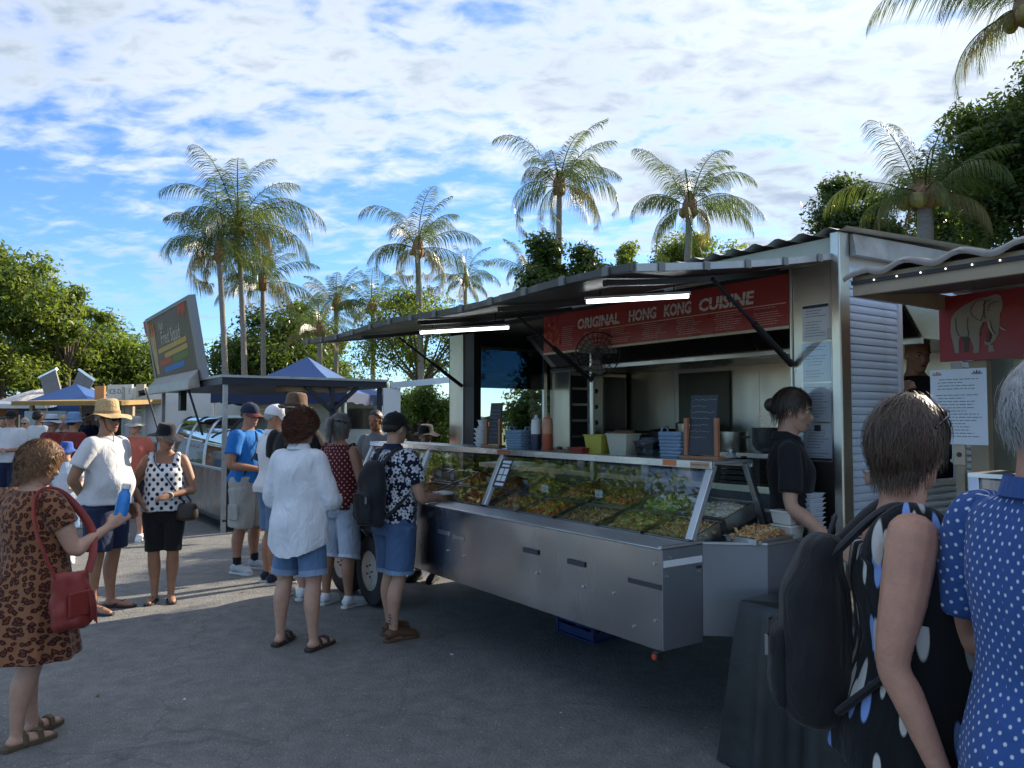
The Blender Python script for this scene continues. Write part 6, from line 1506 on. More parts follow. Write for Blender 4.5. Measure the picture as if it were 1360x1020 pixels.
    for s in (-1, 1):
        B.ell((0, 0, 0), (.008, .019, .031), M=Mh_ @ Matrix.Translation((s * .076, -.004, .103)) @ Matrix.Rotation(s * -.35, 4, 'Z'), nu=10, nv=8)
        limb(B, [(*MHp(s * .012, .100, .134), .007 * hk), (*MHp(s * .034, .094, .138), .008 * hk), (*MHp(s * .056, .074, .132), .006 * hk)], 8, 2)
        B.ell((0, 0, 0), (.022, .016, .02), M=Mh_ @ Matrix.Translation((s * .040, .066, .080)), nu=8, nv=6)
    B.ell((0, 0, 0), (.021, .010, .006), M=Mh_ @ Matrix.Translation((0, .093, .052)), nu=10, nv=6); B.ell((0, 0, 0), (.018, .010, .0065), M=Mh_ @ Matrix.Translation((0, .089, .041)), nu=10, nv=6)
    body = B.build('body', SK[sk], t); fuse(body, vox, 3)
    if vox < .0095:
        for s in (-1, 1):
            ey = MB(); ey.ell((0, 0, 0), (.0125, .0125, .0105), M=Mh_ @ Matrix.Translation((s * .031, .0835, .117)), nu=12, nv=8)
            eo = ey.build('eye', mat('eye_white', (.6, .57, .53), .3), t, smooth=True)
            ir = MB(); ir.ell((0, 0, 0), (.0058, .004, .0058), M=Mh_ @ Matrix.Translation((s * .031, .0938, .117)), nu=10, nv=6); ir.build('iris', mat('iris', (.03, .02, .015), .2), eo, smooth=True)
            eb = MB(); eb.tube([MHp(s * .014, .105, .133), MHp(s * .034, .100, .139), MHp(s * .052, .083, .134)], [.003 * k, .004 * k, .002 * k], 6); eb.build('eyebrow', hair_mat('brow', (.07, .045, .03)), t, smooth=True)
        lp = MB(); lp.ell((0, 0, 0), (.020, .006, .0075), M=Mh_ @ Matrix.Translation((0, .0995, .0465)), nu=10, nv=6); lp.build('lips', mat('lips', (.33, .12, .10), .5), t, smooth=True)
    if glasses:
        gm_ = mat('sunglass', (.012, .012, .014), .15); gl = MB()
        for s in (-1, 1): gl.ell((0, 0, 0), (.027, .006, .021), M=Mh_ @ Matrix.Translation((s * .033, .103, .115)) @ Matrix.Rotation(s * -.25, 4, 'Z'), nu=14, nv=8); gl.tube([MHp(s * .058, .094, .12), MHp(s * .080, .04, .118), MHp(s * .079, -.005, .115)], .0035 * k, 6)
        gl.tube([MHp(-.012, .110, .12), MHp(.012, .110, .12)], .004 * k, 6); gl.build('sunglasses', gm_, t, smooth=True)
    ctx = dict(t=t, k=k, K=K, S=S, W=W, f=f, legs=legs, arms=arms_p, hands=hands, Mh=Mh_, MHp=MHp, torso=torso, sh=sh, ly=ly, vox=vox, hp=hp, belly=belly, HD=HD)
    if hair: do_hair(ctx, **hair)
    if hat: do_hat(ctx, **hat)
    if bottom: do_bottom(ctx, **bottom)
    if top: do_top(ctx, **top)
    if shoes: do_shoes(ctx, **shoes)
    for fn in extras: fn(ctx)
    return ctx
def do_top(c, m, hem=.93, sleeve=.5, loose=.014, neck=1.475, tank=False, fold=(.05, 7, .5), disp=.012, tail=None, flare=0.0, collar=False, cuff=None, dress=False, vneck=False, slm=None):
    k, S, W, f = c['k'], c['S'], c['W'], c['f']; mb = MB(); base = c['torso'](loose)
    sec = [q for q in base if q[0] / k > max(hem + .03, 1.0)]
    hx = max(base[1][3], base[2][3]) / k; hy = max(base[1][4], base[2][4]) / k
    low = []
    if hem < 1.0:
        n = 3 if hem > .7 else 5
        for i in range(n):
            q = i / n; z_ = hem + (1.0 - hem) * q
            low.append(S(z_, .01 * (1 - q) * 0, hx + flare * (1 - q) + .004, hy + flare * (1 - q) + .004 + c['belly'] * .35))
    else: low = [S(hem, 0, hx * .95, hy)]
    sec = low + [(q[0], q[1], q[2], max(q[3], hx * k * .90 if loose > .012 and q[0] / k < 1.25 else 0), max(q[4], hy * k * .92 if loose > .012 and q[0] / k < 1.25 else 0)) for q in sec]
    if tank:
        sec = [q for q in sec if q[0] / k < 1.40]; sec = [(*q[:3], q[3] * (.93 if q[0] / k > 1.33 else 1), q[4]) for q in sec]
        sec[-1] = (sec[-1][0], sec[-1][1], sec[-1][2], sec[-1][3] * .93, sec[-1][4])
    else: sec.append(S(neck, -.012, .078, .064))
    stack(mb, sec, 36, 3, fold=fold, tail=tail)
    if tank:
        for s in (-1, 1):
            z_, y_ = 1.37, .085
            ly = c['ly'](1.4)
            P = [(*c['K'](s * .10 * W, .088 + ly, 1.34), k * .042), (*c['K'](s * .105 * W, .055 + ly, 1.425), k * .036), (*c['K'](s * .108 * W, -.01 + ly, 1.452), k * .034), (*c['K'](s * .105 * W, -.065 + ly, 1.41), k * .040), (*c['K'](s * .10 * W, -.085 + ly, 1.33), k * .045)]
            limb(mb, P, 10, 3)
    elif sleeve > 0:
        for (sj, e, w_, P) in c['arms']:
            Q = cat_rom(P, 4); Lt = np.concatenate([[0], np.cumsum(np.linalg.norm(np.diff(Q[:, :3], axis=0), axis=1))]); keep = Lt <= Lt[-1] * sleeve * 1.0
            q = Q[keep].copy(); uu = np.linspace(0, 1, len(q)); q[:, 3] += k * (.005 + (.010 + loose * .55) * uu)
            if len(q) < 3: continue
            if slm is None: mb.tube([tuple(x[:3]) for x in q], [x[3] for x in q], 14)
            else:       # printed sleeve: its own piece, turned about the upper arm
                a0 = Vector(q[0][:3]); ax = (Vector(q[-1][:3]) - a0).normalized(); Ms = ax.to_track_quat('Z', 'Y').to_matrix().to_4x4(); Ms.translation = a0; Mi = Ms.inverted()
                sb = MB(); sb.tube([tuple(Mi @ Vector(x[:3])) for x in q], [x[3] for x in q], 16); so = sb.build('sleeve', slm, c['t']); so.matrix_local = Ms; fuse(so, .009, 4, .006, .12)
                mb.tube([tuple(x[:3]) for x in q[:3]], [x[3] * .97 for x in q[:3]], 14)
    o = mb.build('dress' if dress else 'shirt', m, c['t']); fuse(o, max(.0085, c['vox'] * 1.15), 5, disp * k, .16)
    if sleeve > 0 and cuff and not tank:
        for (sj, e, w_, P) in c['arms']:
            Q = cat_rom(P, 4); Lt = np.concatenate([[0], np.cumsum(np.linalg.norm(np.diff(Q[:, :3], axis=0), axis=1))]); keep = (Lt <= Lt[-1] * (sleeve + .015)) & (Lt >= Lt[-1] * (sleeve - .17)); q = Q[keep]
            cb = MB(); cb.tube([tuple(x[:3]) for x in q], [x[3] + k * (.027 + loose * .6) for x in q], 18); cb.build('sleeve_band', cuff, c['t'], smooth=True)
    if collar:
        cm = MB(); ly = c['ly'](1.47)
        n = 28; V = []; 
        for i in range(n):
            a = 2 * PI * i / n; fr = max(0, math.sin(a)); 
            for (r_, z_) in ((.066, 1.452), (.070, 1.505), (.078, 1.512), (.090, 1.470)):
                V.append(c['K'](r_ * math.cos(a) * 1.03, r_ * math.sin(a) * .95 - .010 + ly, z_ - .035 * fr))
        F = [(4 * i + j, 4 * ((i + 1) % n) + j, 4 * ((i + 1) % n) + j + 1, 4 * i + j + 1) for i in range(n) for j in range(3)]
        cm.add(V, F); cm.build('collar', m if collar is True else collar, c['t'], smooth=True)
def do_bottom(c, m, hem=.5, top=1.0, loose=.014, kind='shorts', cuff=None, flare=0.0, disp=.010, pockets=False):
    k, S, W = c['k'], c['S'], c['W']; mb = MB(); base = c['torso'](loose)
    if kind == 'skirt':
        hx, hy = base[1][3] / k, base[1][4] / k; sec = [S(hem + (.9 - hem) * i / 4, 0, hx + flare * (1 - i / 4), hy + flare * (1 - i / 4)) for i in range(4)] + base[1:4]
        stack(mb, sec, 36, 3, fold=(.05, 8, 0))
    else:
        sec = [(base[0][0], *base[0][1:3], base[0][3] * 1.1, base[0][4] * 1.1)] + [q for q in base[1:] if q[0] / k < top]; stack(mb, sec + [S(top, .01 + c['belly'] * .3, sec[-1][3] / k * .985, sec[-1][4] / k * .99)], 28, 3)
        for fx, fy, P in c['legs']:
            Q = cat_rom(P, 4); q = Q[Q[:, 2] >= k * hem].copy()
            u = np.linspace(0, 1, len(q)); q[:, 3] = np.maximum(q[:, 3], q[:, 3].max() * (.94 if loose > .01 else .80)) * (1 - .10 * u) + k * (loose + flare * u)
            mb.tube([tuple(x[:3]) for x in q], [x[3] for x in q], 18)
    o = mb.build({'skirt': 'skirt'}.get(kind, 'shorts' if hem > .25 else 'trousers'), m, c['t']); fuse(o, max(.0085, c['vox'] * 1.15), 4, disp * k, .14)
    if kind != 'skirt' and cuff:
        for fx, fy, P in c['legs']:
            Q = cat_rom(P, 8); z0 = k * hem; q = Q[(Q[:, 2] >= z0 - .002) & (Q[:, 2] < z0 + .045)]; 
            if len(q) < 2: continue
            Qa = cat_rom(P, 4); r_ = max(Qa[Qa[:, 2] >= k * hem][:, 3].max() * (.94 if loose > .01 else .8) * .9, q[0][3]) + k * (loose + flare) + .004
            cb = MB(); cb.tube([tuple(x[:3]) for x in q[::-1]], [r_ - .001] * len(q), 22); cb.build('cuff', cuff, c['t'], smooth=True)
    if pockets:
        for i, (fx, fy, P) in enumerate(c['legs']):
            s = -1 if i == 0 else 1; p = Vector(P[1][:3]); pk = MB(); rr_ = P[1][3] + k * (loose + .012)
            pk.box(-.008, .014, -.06, .06, -.10, .06, M=Matrix.Translation(p + Vector((s * rr_, 0, -.04 * k)))); pk.build('cargo_pocket', m, c['t'], bevel=.008)
def do_shoes(c, kind='thong', m=None, sole=None, sock=None):
    k = c['k']
    for i, (fx, fy, P) in enumerate(c['legs']):
        s = -1 if i == 0 else 1; toe = s * .035; K = lambda x, y, z_: (k * x, k * y, k * z_)
        def outline(w_):
            pts = []
            for y, hw in ((-.095, .018), (-.08, .032), (-.03, .038), (.04, .037), (.10, .045), (.15, .045), (.19, .032), (.205, .014)):
                pts.append((y, hw * w_))
            L_ = [(fx + toe * max(0, y) / .2 - hw, fy + y) for y, hw in pts]; R_ = [(fx + toe * max(0, y) / .2 + hw, fy + y) for y, hw in pts]
            return [(k * a, k * b) for a, b in R_ + L_[::-1]]
        if kind in ('thong', 'sandal'):
            so = MB(); so.prism(outline(1.08), .0, .020 * k if kind == 'thong' else .028 * k); sh_ = so.build('thong' if kind == 'thong' else 'sandal', m, c['t'], bevel=.004)
            st = MB(); tx = lambda y: fx + toe * max(0, y) / .2
            if kind == 'thong':
                for q in (-1, 1): st.tube([K(tx(.14), fy + .14, .022), K(tx(.11) + q * .012, fy + .10, .062), K(tx(.03) + q * .043, fy + .03, .022)], .006 * k, 6)
            else:
                for y in (.02, .10): st.tube([K(tx(y) - .046, fy + y, .02), K(tx(y) - .032, fy + y, .066), K(tx(y), fy + y, .082 - .1 * max(0, y - .02)), K(tx(y) + .032, fy + y, .066), K(tx(y) + .046, fy + y, .02)], .011 * k, 8, flat=1.6)
            split_build(st, 'strap', m, sh_, smooth=True)
        else:
            u = MB(); tx = lambda y: fx + toe * max(0, y) / .2
            limb(u, [(*K(tx(0), fy - .078, .050), k * .030), (*K(tx(0), fy - .045, .058), k * .044), (*K(tx(.03), fy + .03, .055), k * .045), (*K(tx(.1), fy + .11, .038), k * .046), (*K(tx(.18), fy + .17, .030), k * .038), (*K(tx(.2), fy + .20, .026), k * .020)], 14, 3, flat=.9)
            if kind == 'sneaker': limb(u, [(*K(fx, fy - .022, .06), k * .046), (*K(fx, fy - .015, .105), k * .043)], 14, 2)
            o = u.build('shoe', m, c['t']); fuse(o, .008, 3)
            so = MB(); so.prism(outline(1.12), 0, .024 * k); so.build('sole', sole or m, o, bevel=.006)
            if sock:
                sk_ = MB(); q = P[-2]; sk_.tube([K(fx, fy - .012, .09), K(fx, fy - .012, .135), K(fx, fy - .014, .17)], [k * .041, k * .042, k * .043], 14); sk_.build('sock', sock, c['t'], smooth=True)
def head_pt(th, ph, r=1.0):
    """point on the head ellipsoid, th round from front, ph from the crown"""
    return Vector((.078 * r * math.sin(ph) * math.sin(th), -.004 + .103 * r * math.sin(ph) * math.cos(th), .126 + .110 * r * math.cos(ph)))
def do_hair(c, m, style='short', vol=.10, n=900, ln=.05, curl=0.0, front=58, side=88, back=128, width=.004, seed=1):
    r = random.Random(seed); M = c['Mh']
    line = lambda th: math.radians(back + (front - back) * (.5 + .5 * math.cos(th)) ** 1.3) if abs(th) > 2.2 or abs(th) < .9 else math.radians(front + (back - front) * max(0, min(1, (abs(th) - .9) / 1.3)) ** .8)
    nt_, npz = 40, 14; V = []; F = []
    for i in range(nt_):
        th = -PI + 2 * PI * i / nt_; pm = line(th)
        for j in range(npz + 1):
            ph = pm * j / npz; e = 1.045 + vol * (1 - (j / npz) ** 6) + (.02 if j < npz else -.06)
            e += vol * .35 * math.sin(7 * th + 3 * j) * math.sin(j * .9) * .5 + r.uniform(-.012, .012)
            V.append(tuple(M @ head_pt(th, ph, e)))
    for i in range(nt_):
        for j in range(npz): F.append((i * (npz + 1) + j, i * (npz + 1) + j + 1, ((i + 1) % nt_) * (npz + 1) + j + 1, ((i + 1) % nt_) * (npz + 1) + j))
    hm = MB(); hm.add(V, F); ho = hm.build('hair', m, c['t'], smooth=True, sharp=180)
    SV = []; SF = []
    for q in range(n):
        th = r.uniform(-PI, PI); pm = line(th); ph = pm * (r.random() ** .7); th2 = th + r.uniform(-.25, .25)
        steps = 5; dph = ln * r.uniform(.5, 1.5) / .11 / steps; lift = 1.045 + vol + r.uniform(-.03, .06) + (.12 * r.random() if r.random() < .07 else 0); ca = r.uniform(0, 6.28); w_ = width * r.uniform(.6, 1.2)
        P = []
        for i in range(steps + 1):
            u = i / steps; a_ = th + (th2 - th) * u + curl * .35 * math.sin(ca + u * 7); b_ = ph + dph * i + curl * .12 * math.cos(ca + u * 6)
            e = lift + (.10 * vol * 4) * u * (1 - u) + curl * .10 * math.sin(ca * 2 + u * 9)
            b2 = min(b_, pm + .10 + .10 * ((q * 37 % 100) / 100)); P.append(M @ head_pt(a_, b2, e) + (M.to_3x3() @ Vector((0, 0, -(b_ - b2) * .11))))
        b0 = len(SV); sd = (P[1] - P[0]).cross(P[2] - (M @ Vector((0, 0, .12)))).normalized()
        for i, p in enumerate(P): ww = w_ * (1 - .8 * i / steps); SV += [p - sd * ww, p + sd * ww]
        for i in range(steps): SF.append((b0 + 2 * i, b0 + 2 * i + 1, b0 + 2 * i + 3, b0 + 2 * i + 2))
    if n: tag(np_mesh('strand', np.array([tuple(p) for p in SV]), np.array(SF), m, ho, True), kind='stuff')
    if style == 'ponytail':
        pt = MB(); P = [(*(M @ Vector((0, -.105, .155))), .022), (*(M @ Vector((0, -.145, .165))), .03), (*(M @ Vector((0, -.165, .11))), .034), (*(M @ Vector((0, -.15, .03))), .026), (*(M @ Vector((0, -.14, -.03))), .006)]
        limb(pt, P, 12, 4); po = pt.build('ponytail', m, c['t'], smooth=True); d = po.modifiers.new('d', 'DISPLACE'); d.texture = dtex(.02); d.strength = .015
        bd = MB(); bd.tube([M @ Vector((-.083, -.02, .15)), M @ Vector((-.06, -.085, .165)), M @ Vector((0, -.115, .165)), M @ Vector((.06, -.085, .165)), M @ Vector((.083, -.02, .15))], .011, 8); bd.build('hair_band', mat('hair_band', (.02, .02, .025), .6), c['t'], smooth=True)
    if style == 'bun':
        pt = MB(); pt.ell(tuple(M @ Vector((0, -.115, .13))), (.04, .035, .04)); pt.build('bun', m, c['t'], smooth=True)
def do_hat(c, kind, m, band=None, brim=.16, crown=.12, droop=.03, under=None, tilt=0.0, seed=0, text=None):
    M = c['Mh'] @ Matrix.Translation((0, -.006, .150)) @ Matrix.Rotation(math.radians(-tilt), 4, 'X')
    if kind == 'cap':
        d = MB(); V = []; F = []; nt_, npz = 28, 9
        for j in range(npz + 1):
            ph = PI / 2 * j / npz
            for i in range(nt_):
                a = 2 * PI * i / nt_; V.append(tuple(M @ Vector((.089 * math.sin(ph) * math.cos(a), .112 * math.sin(ph) * math.sin(a), -.012 + .110 * math.cos(ph) ** .85))))
        F = [(j * nt_ + i, (j + 1) * nt_ + i, (j + 1) * nt_ + (i + 1) % nt_, j * nt_ + (i + 1) % nt_) for j in range(npz) for i in range(nt_)]
        d.add(V, F); d.lathe([(.010, 0), (.010, .006), (.003, .008)], 10, c=(0, 0, .097), M=M); co = d.build('cap', m, c['t'], smooth=True, sharp=70)
        vz = MB(); V = []; n = 14
        for i in range(n + 1):
            a = PI * (.10 + .80 * i / n); o_ = Vector((.087 * math.cos(a), .108 * math.sin(a), -.010)); q = math.sin(a)
            tip = Vector((.088 * math.cos(a), .108 * math.sin(a) + .078 * q ** .6, -.016 - .020 * abs(math.cos(a)) - .012))
            for p, z_ in ((o_, .003), (tip, .003), (tip, -.001), (o_, -.001)): V.append(tuple(M @ (p + Vector((0, 0, z_)))))
        F = [(4 * i + j, 4 * i + 4 + j, 4 * i + 4 + (j + 1) % 4, 4 * i + (j + 1) % 4) for i in range(n) for j in range(4)]
        vz.add(V, F); vz.build('visor', under or m, co, smooth=True)
        ap = MB(); ap.ell((0, 0, 0), (.030, .006, .020), M=M @ Matrix.Translation((0, -.106, .02)) , nu=12, nv=6)
        if seed == 9: ap.build('back_opening', mat('hair_dark', (.03, .02, .015), .6), co, smooth=True)
        return
    r = random.Random(seed); a0, a1 = r.uniform(0, 6), r.uniform(0, 6)
    def wob(p, an, q):
        if q > .10: p.z += -droop * ((q - .09) / (brim - .09)) ** 1.3 + .016 * math.sin(2 * an + a0) * (q - .09) / .08 + .008 * math.sin(5 * an + a1) * (q - .09) / .08
        p.y *= 1.15 if q < .10 else 1.08; return p
    d = MB(); cw = crown
    prof = [(.086, -.004), (brim * .75, .0), (brim, .002), (brim, -.003), (brim * .75, -.004), (.092, -.002), (.090, .02), (.084, cw * .7), (.074, cw * .93), (.05, cw), (.02, cw * .985), (.004, cw * .97)]
    prof = [(brim, .002), (brim * .85, .004), (brim * .7, .003), (.096, .004), (.091, .02), (.087, cw * .5), (.082, cw * .8), (.070, cw * .96), (.05, cw), (.02, cw * .98), (.003, cw * .97)]
    d.lathe(prof, 44, M=M, wob=wob); d.f.pop(-2); ho = d.build('hat', m, c['t'], smooth=True, sharp=80)
    ud = MB(); ud.lathe([(brim - .0005, .0015), (brim * .85, .0), (brim * .7, -.001), (.085, -.001), (.083, .03)], 44, M=M, wob=wob); ud.f.pop(); ud.f.pop(); ud.build('brim_underside', under or m, ho, smooth=True)
    if band:
        bd = MB(); bd.lathe([(.0975, .004), (.0965, .028), (.094, .030)], 44, M=M, wob=lambda p, an, q: (setattr(p, 'y', p.y * 1.15), p)[1]); bd.f.pop(); bd.f.pop(); bd.build('hat_band', band, ho, smooth=True)
def strap(c_t, pts, wd, th, m, name='strap'):
    """flat ribbon along a smooth path"""
    Q = cat_rom([(*p, 0) for p in pts], 6); mb = MB(); mb.tube([tuple(q[:3]) for q in Q], wd, 8, flat=th / wd); return mb.build(name, m, c_t, smooth=True)
# ------------------------------------------------------------------ the people in the picture
def px_xy(px, Y): return ((px - 680) / F_PX * Y, Y)
DEN_B, DEN_M, DEN_L = denim('denim_blue', (.075, .14, .27)), denim('denim_mid', (.12, .20, .34)), denim('denim_pale', (.42, .48, .58))
CUFF_B, CUFF_M, CUFF_L = denim('denim_cuff', (.20, .29, .42)), denim('denim_cuff_mid', (.24, .32, .45)), denim('denim_cuff_pale', (.52, .57, .65))
M_NAVYC = cloth('navy_cotton', (.016, .024, .06)); M_BLK = cloth('black_cotton', (.014, .014, .016)); M_CAPN = cloth('cap_navy', (.012, .018, .045))
M_WHT = cloth('white_cotton', (.70, .71, .74), .04); M_LINEN = cloth('white_linen', (.74, .76, .80), .04, 200, .48); M_GRYT = cloth('pale_grey_cotton', (.60, .60, .61), .04)
M_SNK = mat('sneaker_white', (.66, .67, .69), .6, var=.08); M_SOLE = mat('sole_white', (.55, .55, .54), .7); M_LEA = mat('brown_leather', (.11, .055, .03), .55, var=.25); M_DLEA = mat('dark_leather', (.035, .022, .016), .5, var=.2)
M_PACK = cloth('pack_black', (.017, .018, .021), .15, 300, .2, .75); M_WEB = mat('webbing', (.02, .02, .022), .7)
STRAW = mat('straw', (.52, .36, .17), .75, var=.3, vscale=60, bump=.6, bscale=90)
H_AUB, H_BRN, H_DK, H_GRY, H_LBR, H_MIX = hair_mat('hair_auburn', (.11, .038, .018)), hair_mat('hair_brown', (.045, .03, .02)), hair_mat('hair_dark', (.018, .012, .009)), hair_mat('hair_grey', (.34, .34, .34)), hair_mat('hair_light', (.20, .10, .045)), hair_mat('hair_salt', (.20, .18, .16))
def pack(c, label, w=.30, h=.46, d=.17, z0=.98, m=M_PACK, dy=0.0, detail=True, slack=0.0):
    """backpack worn on the back: bag, front pocket, top handle, zips and two shoulder straps"""
    k, t = c['k'], c['t']; p = thing('backpack', label, 'backpack', t.location, t.rotation_euler.z)
    yb = -.135 * (c['W'] * .5 + .5) - dy; K = c['K']
    b = MB(); stack(b, [(k * (z0 - .01), 0, k * (yb - d * .48), k * w * .36, k * d * .34), (k * (z0 + .03), 0, k * (yb - d * .52), k * w * .47, k * d * .50), (k * (z0 + h * .35), 0, k * (yb - d * .55), k * w * .50, k * d * .56), (k * (z0 + h * .7), 0, k * (yb - d * .48), k * w * .46, k * d * .47), (k * (z0 + h * .93), 0, k * (yb - d * .38), k * w * .34, k * d * .34), (k * (z0 + h), 0, k * (yb - d * .34), k * w * .18, k * d * .18)], 32, 4)
    fuse(b.build('bag', m, p), .010, 4, .034, .12)
    f = MB(); stack(f, [(k * (z0 + .03), 0, k * (yb - d * .93), k * w * .30, k * d * .16), (k * (z0 + .08), 0, k * (yb - d * .98), k * w * .37, k * d * .22), (k * (z0 + h * .45), 0, k * (yb - d * .98), k * w * .35, k * d * .20), (k * (z0 + h * .52), 0, k * (yb - d * .90), k * w * .26, k * d * .12)], 28, 3)
    fuse(f.build('pocket', m, p), .010, 4, .012, .06)
    zp = MB(); zp.tube([K(-w * .30, yb - d * 1.17, z0 + h * .46), K(0, yb - d * 1.20, z0 + h * .50), K(w * .30, yb - d * 1.17, z0 + h * .46)], .004, 6); zp.build('zip', M_WEB, p)
    tg_ = MB(); tg_.box(-.008, .008, -.004, .004, -.05, 0, M=Matrix.Translation(K(w * .30, yb - d * 1.19, z0 + h * .46))); tg_.build('zip_pull', mat('pull_grey', (.20, .20, .21), .5), p)
    for s in (-1, 1):
        sx = s * .088
        strap(p, [K(sx * .8, yb - d * .25, z0 + h * .9), K(sx, -.06, 1.462), K(sx * 1.05, .03, 1.452), K(sx * 1.15, .112 * c['W'], 1.36), K(sx * 1.45, .10 * c['W'], 1.22), K(sx * 1.9, -.02, 1.10), K(s * w * .42, yb - d * .2, z0 + .06)], .030 * k, .011, M_PACK)
    strap(p, [K(-.03, yb - d * .3, z0 + h * .96), K(-.02, yb - d * .2, z0 + h * 1.08), K(.02, yb - d * .2, z0 + h * 1.08), K(.03, yb - d * .3, z0 + h * .96)], .010, .006, M_WEB, 'handle')
    return p
# --- woman in the leopard dress
_a = ((.27, .115, .055), (.035, .012, .008), 'leopard', 33, .40, (.16, .035, .02)); LEO = pattern_cloth('leopard_print', *_a); LEOS = sleeve_of('leopard_print', *_a)
c = person('woman in leopard print dress carrying a red shoulder bag and blue bottle', px_xy(47, 3.93), (.42, .9), 1.495, 'f', 1.22, .02, 'fair', arms=(((.27, .08, 1.12), (.30, .28, 1.24)), 'down'), stance=.05, stride=-.16, head=(-52, 16),
           hair=dict(m=H_LBR, vol=.20, n=5200, ln=.10, curl=.55, front=50, back=120, width=.0024, seed=5), top=dict(m=LEO, hem=.50, sleeve=.36, loose=.028, flare=.06, fold=(.06, 9, .3), dress=True, neck=1.47, slm=LEOS), shoes=dict(kind='sandal', m=mat('tan_sandal', (.10, .07, .035), .6, var=.2)), vox=.0085)
k = c['k']; hnd = Vector(c['arms'][0][2]) * k
def leo_glasses():
    g = MB(); P = lambda x, y, z_: tuple(c['Mh'] @ Vector((x, y, z_)))
    for s in (-1, 1): g.ell((0, 0, 0), (.028, .006, .02), M=c['Mh'] @ Matrix.Translation((s * .034, .088, .205)) @ Matrix.Rotation(-.7, 4, 'X'), nu=12, nv=6); g.tube([P(s * .06, .08, .205), P(s * .09, .02, .19), P(s * .092, -.03, .17)], .004, 6)
    g.build('sunglasses', mat('tortoise', (.10, .05, .03), .25), c['t'], smooth=True)
leo_glasses()
bt = thing('drink_bottle', 'blue drink bottle with pale cap in a hand above the red bag', 'bottle', c['t'].location, c['t'].rotation_euler.z)
bm = MB(); Mb = Matrix.Translation(c['hands'][0][0] + c['hands'][0][1] * .085 + Vector((-.030, .0, .015))) @ Matrix.Rotation(-.2, 4, 'X')
bm.lathe([(.026, -.06), (.033, -.055), (.034, .0), (.034, .07), (.029, .10), (.020, .115), (.019, .125)], 20, M=Mb); bm.build('bottle_body', mat('bottle_blue', (.03, .22, .60), .35, var=.2, vscale=40), bt, smooth=True)
bm = MB(); bm.lathe([(.022, .125), (.023, .128), (.023, .150), (.018, .154)], 16, M=Mb); bm.build('cap', M_PLY, bt, smooth=True)
RBAG = mat('red_leather', (.24, .026, .018), .55, var=.25, vscale=5, bump=.4, bscale=9)
bg_ = thing('shoulder_bag', 'slouchy red leather shoulder bag with long strap against leopard dress', 'bag', c['t'].location, c['t'].rotation_euler.z)
b = MB(); stack(b, [(.60, .32, .0, .045, .075), (.635, .325, .0, .062, .105), (.73, .318, .0, .06, .105), (.83, .312, .0, .04, .092), (.86, .31, .0, .028, .082)], 28, 4); fuse(b.build('bag_body', RBAG, bg_), .010, 4, .03, .07)
b = MB(); b.box(.372, .386, -.06, .062, .66, .78); b.build('front_pocket', RBAG, bg_, bevel=.008)
strap(bg_, [(.315, -.085, .85), (.28, -.115, .96), (.215, -.125, 1.10), (.135, -.075, 1.222), (.125, .0, 1.258), (.15, .085, 1.21), (.24, .15, 1.06), (.30, .12, .94), (.315, .085, .85)], .020, .007, RBAG)
fr = MB()
for i in range(4): fr.tube([(.384, .04 + .008 * i, .77), (.396, .045 + .009 * i, .70), (.394, .05 + .01 * i, .64 - .01 * i)], .004, 5)
for o in split_build(fr, 'tassel', RBAG, bg_): pass
# --- man in straw hat
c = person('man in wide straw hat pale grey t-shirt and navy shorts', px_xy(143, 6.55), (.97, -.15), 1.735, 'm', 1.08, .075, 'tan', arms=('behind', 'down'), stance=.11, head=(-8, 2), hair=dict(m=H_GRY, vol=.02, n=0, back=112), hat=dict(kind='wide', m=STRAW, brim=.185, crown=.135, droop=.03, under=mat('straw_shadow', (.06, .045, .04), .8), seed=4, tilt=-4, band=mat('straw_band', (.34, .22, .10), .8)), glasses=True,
           top=dict(m=M_GRYT, hem=.90, sleeve=.40, loose=.026, flare=.01), bottom=dict(m=M_NAVYC, hem=.52, loose=.03), shoes=dict(kind='thong', m=mat('thong_black', (.02, .02, .022), .7)))
strap(c['t'], [tuple(c['Mh'] @ Vector((.072, .02, .13))), tuple(c['Mh'] @ Vector((.062, .055, .03))), tuple(c['Mh'] @ Vector((.02, .085, -.02))), tuple(c['Mh'] @ Vector((.03, .11, -.15)))], .0035, .0035, M_DLEA, 'chin_cord')
# --- woman in polka dot top
DOT = pattern_cloth('polka_white', (.72, .73, .76), (.012, .012, .02), 'dots', 17, .27)
c = person('woman in floppy black hat and white top with black dots', px_xy(221, 6.88), (.30, -.95), 1.555, 'f', 1.10, .03, 'tan', arms=(((.30, -.05, 1.13), (.19, .06, .98)), ((.27, .02, 1.10), (.06, .20, 1.06))), stance=.075, head=(38, 4), hair=dict(m=H_BRN, vol=.03, n=0), hat=dict(kind='floppy', m=cloth('hat_black', (.010, .011, .017)), brim=.175, crown=.115, droop=.035, seed=8, tilt=6), glasses=True,
           top=dict(m=DOT, hem=.90, tank=True, sleeve=0, loose=.018, neck=1.43), bottom=dict(m=M_BLK, hem=.50, loose=.010), shoes=dict(kind='thong', m=mat('thong_brown', (.03, .02, .018), .7)))
k = c['k']; K = c['K']
hb = thing('handbag', 'black crossbody handbag on the woman in the dotted white top', 'bag', c['t'].location, c['t'].rotation_euler.z)
b = MB(); stack(b, [(k * .80, k * -.22, k * .10, .065, .04), (k * .83, k * -.22, k * .10, .095, .055), (k * .93, k * -.22, k * .10, .09, .045), (k * .975, k * -.22, k * .10, .07, .03)], 24, 3); fuse(b.build('bag_body', M_DLEA, hb), .010, 3)
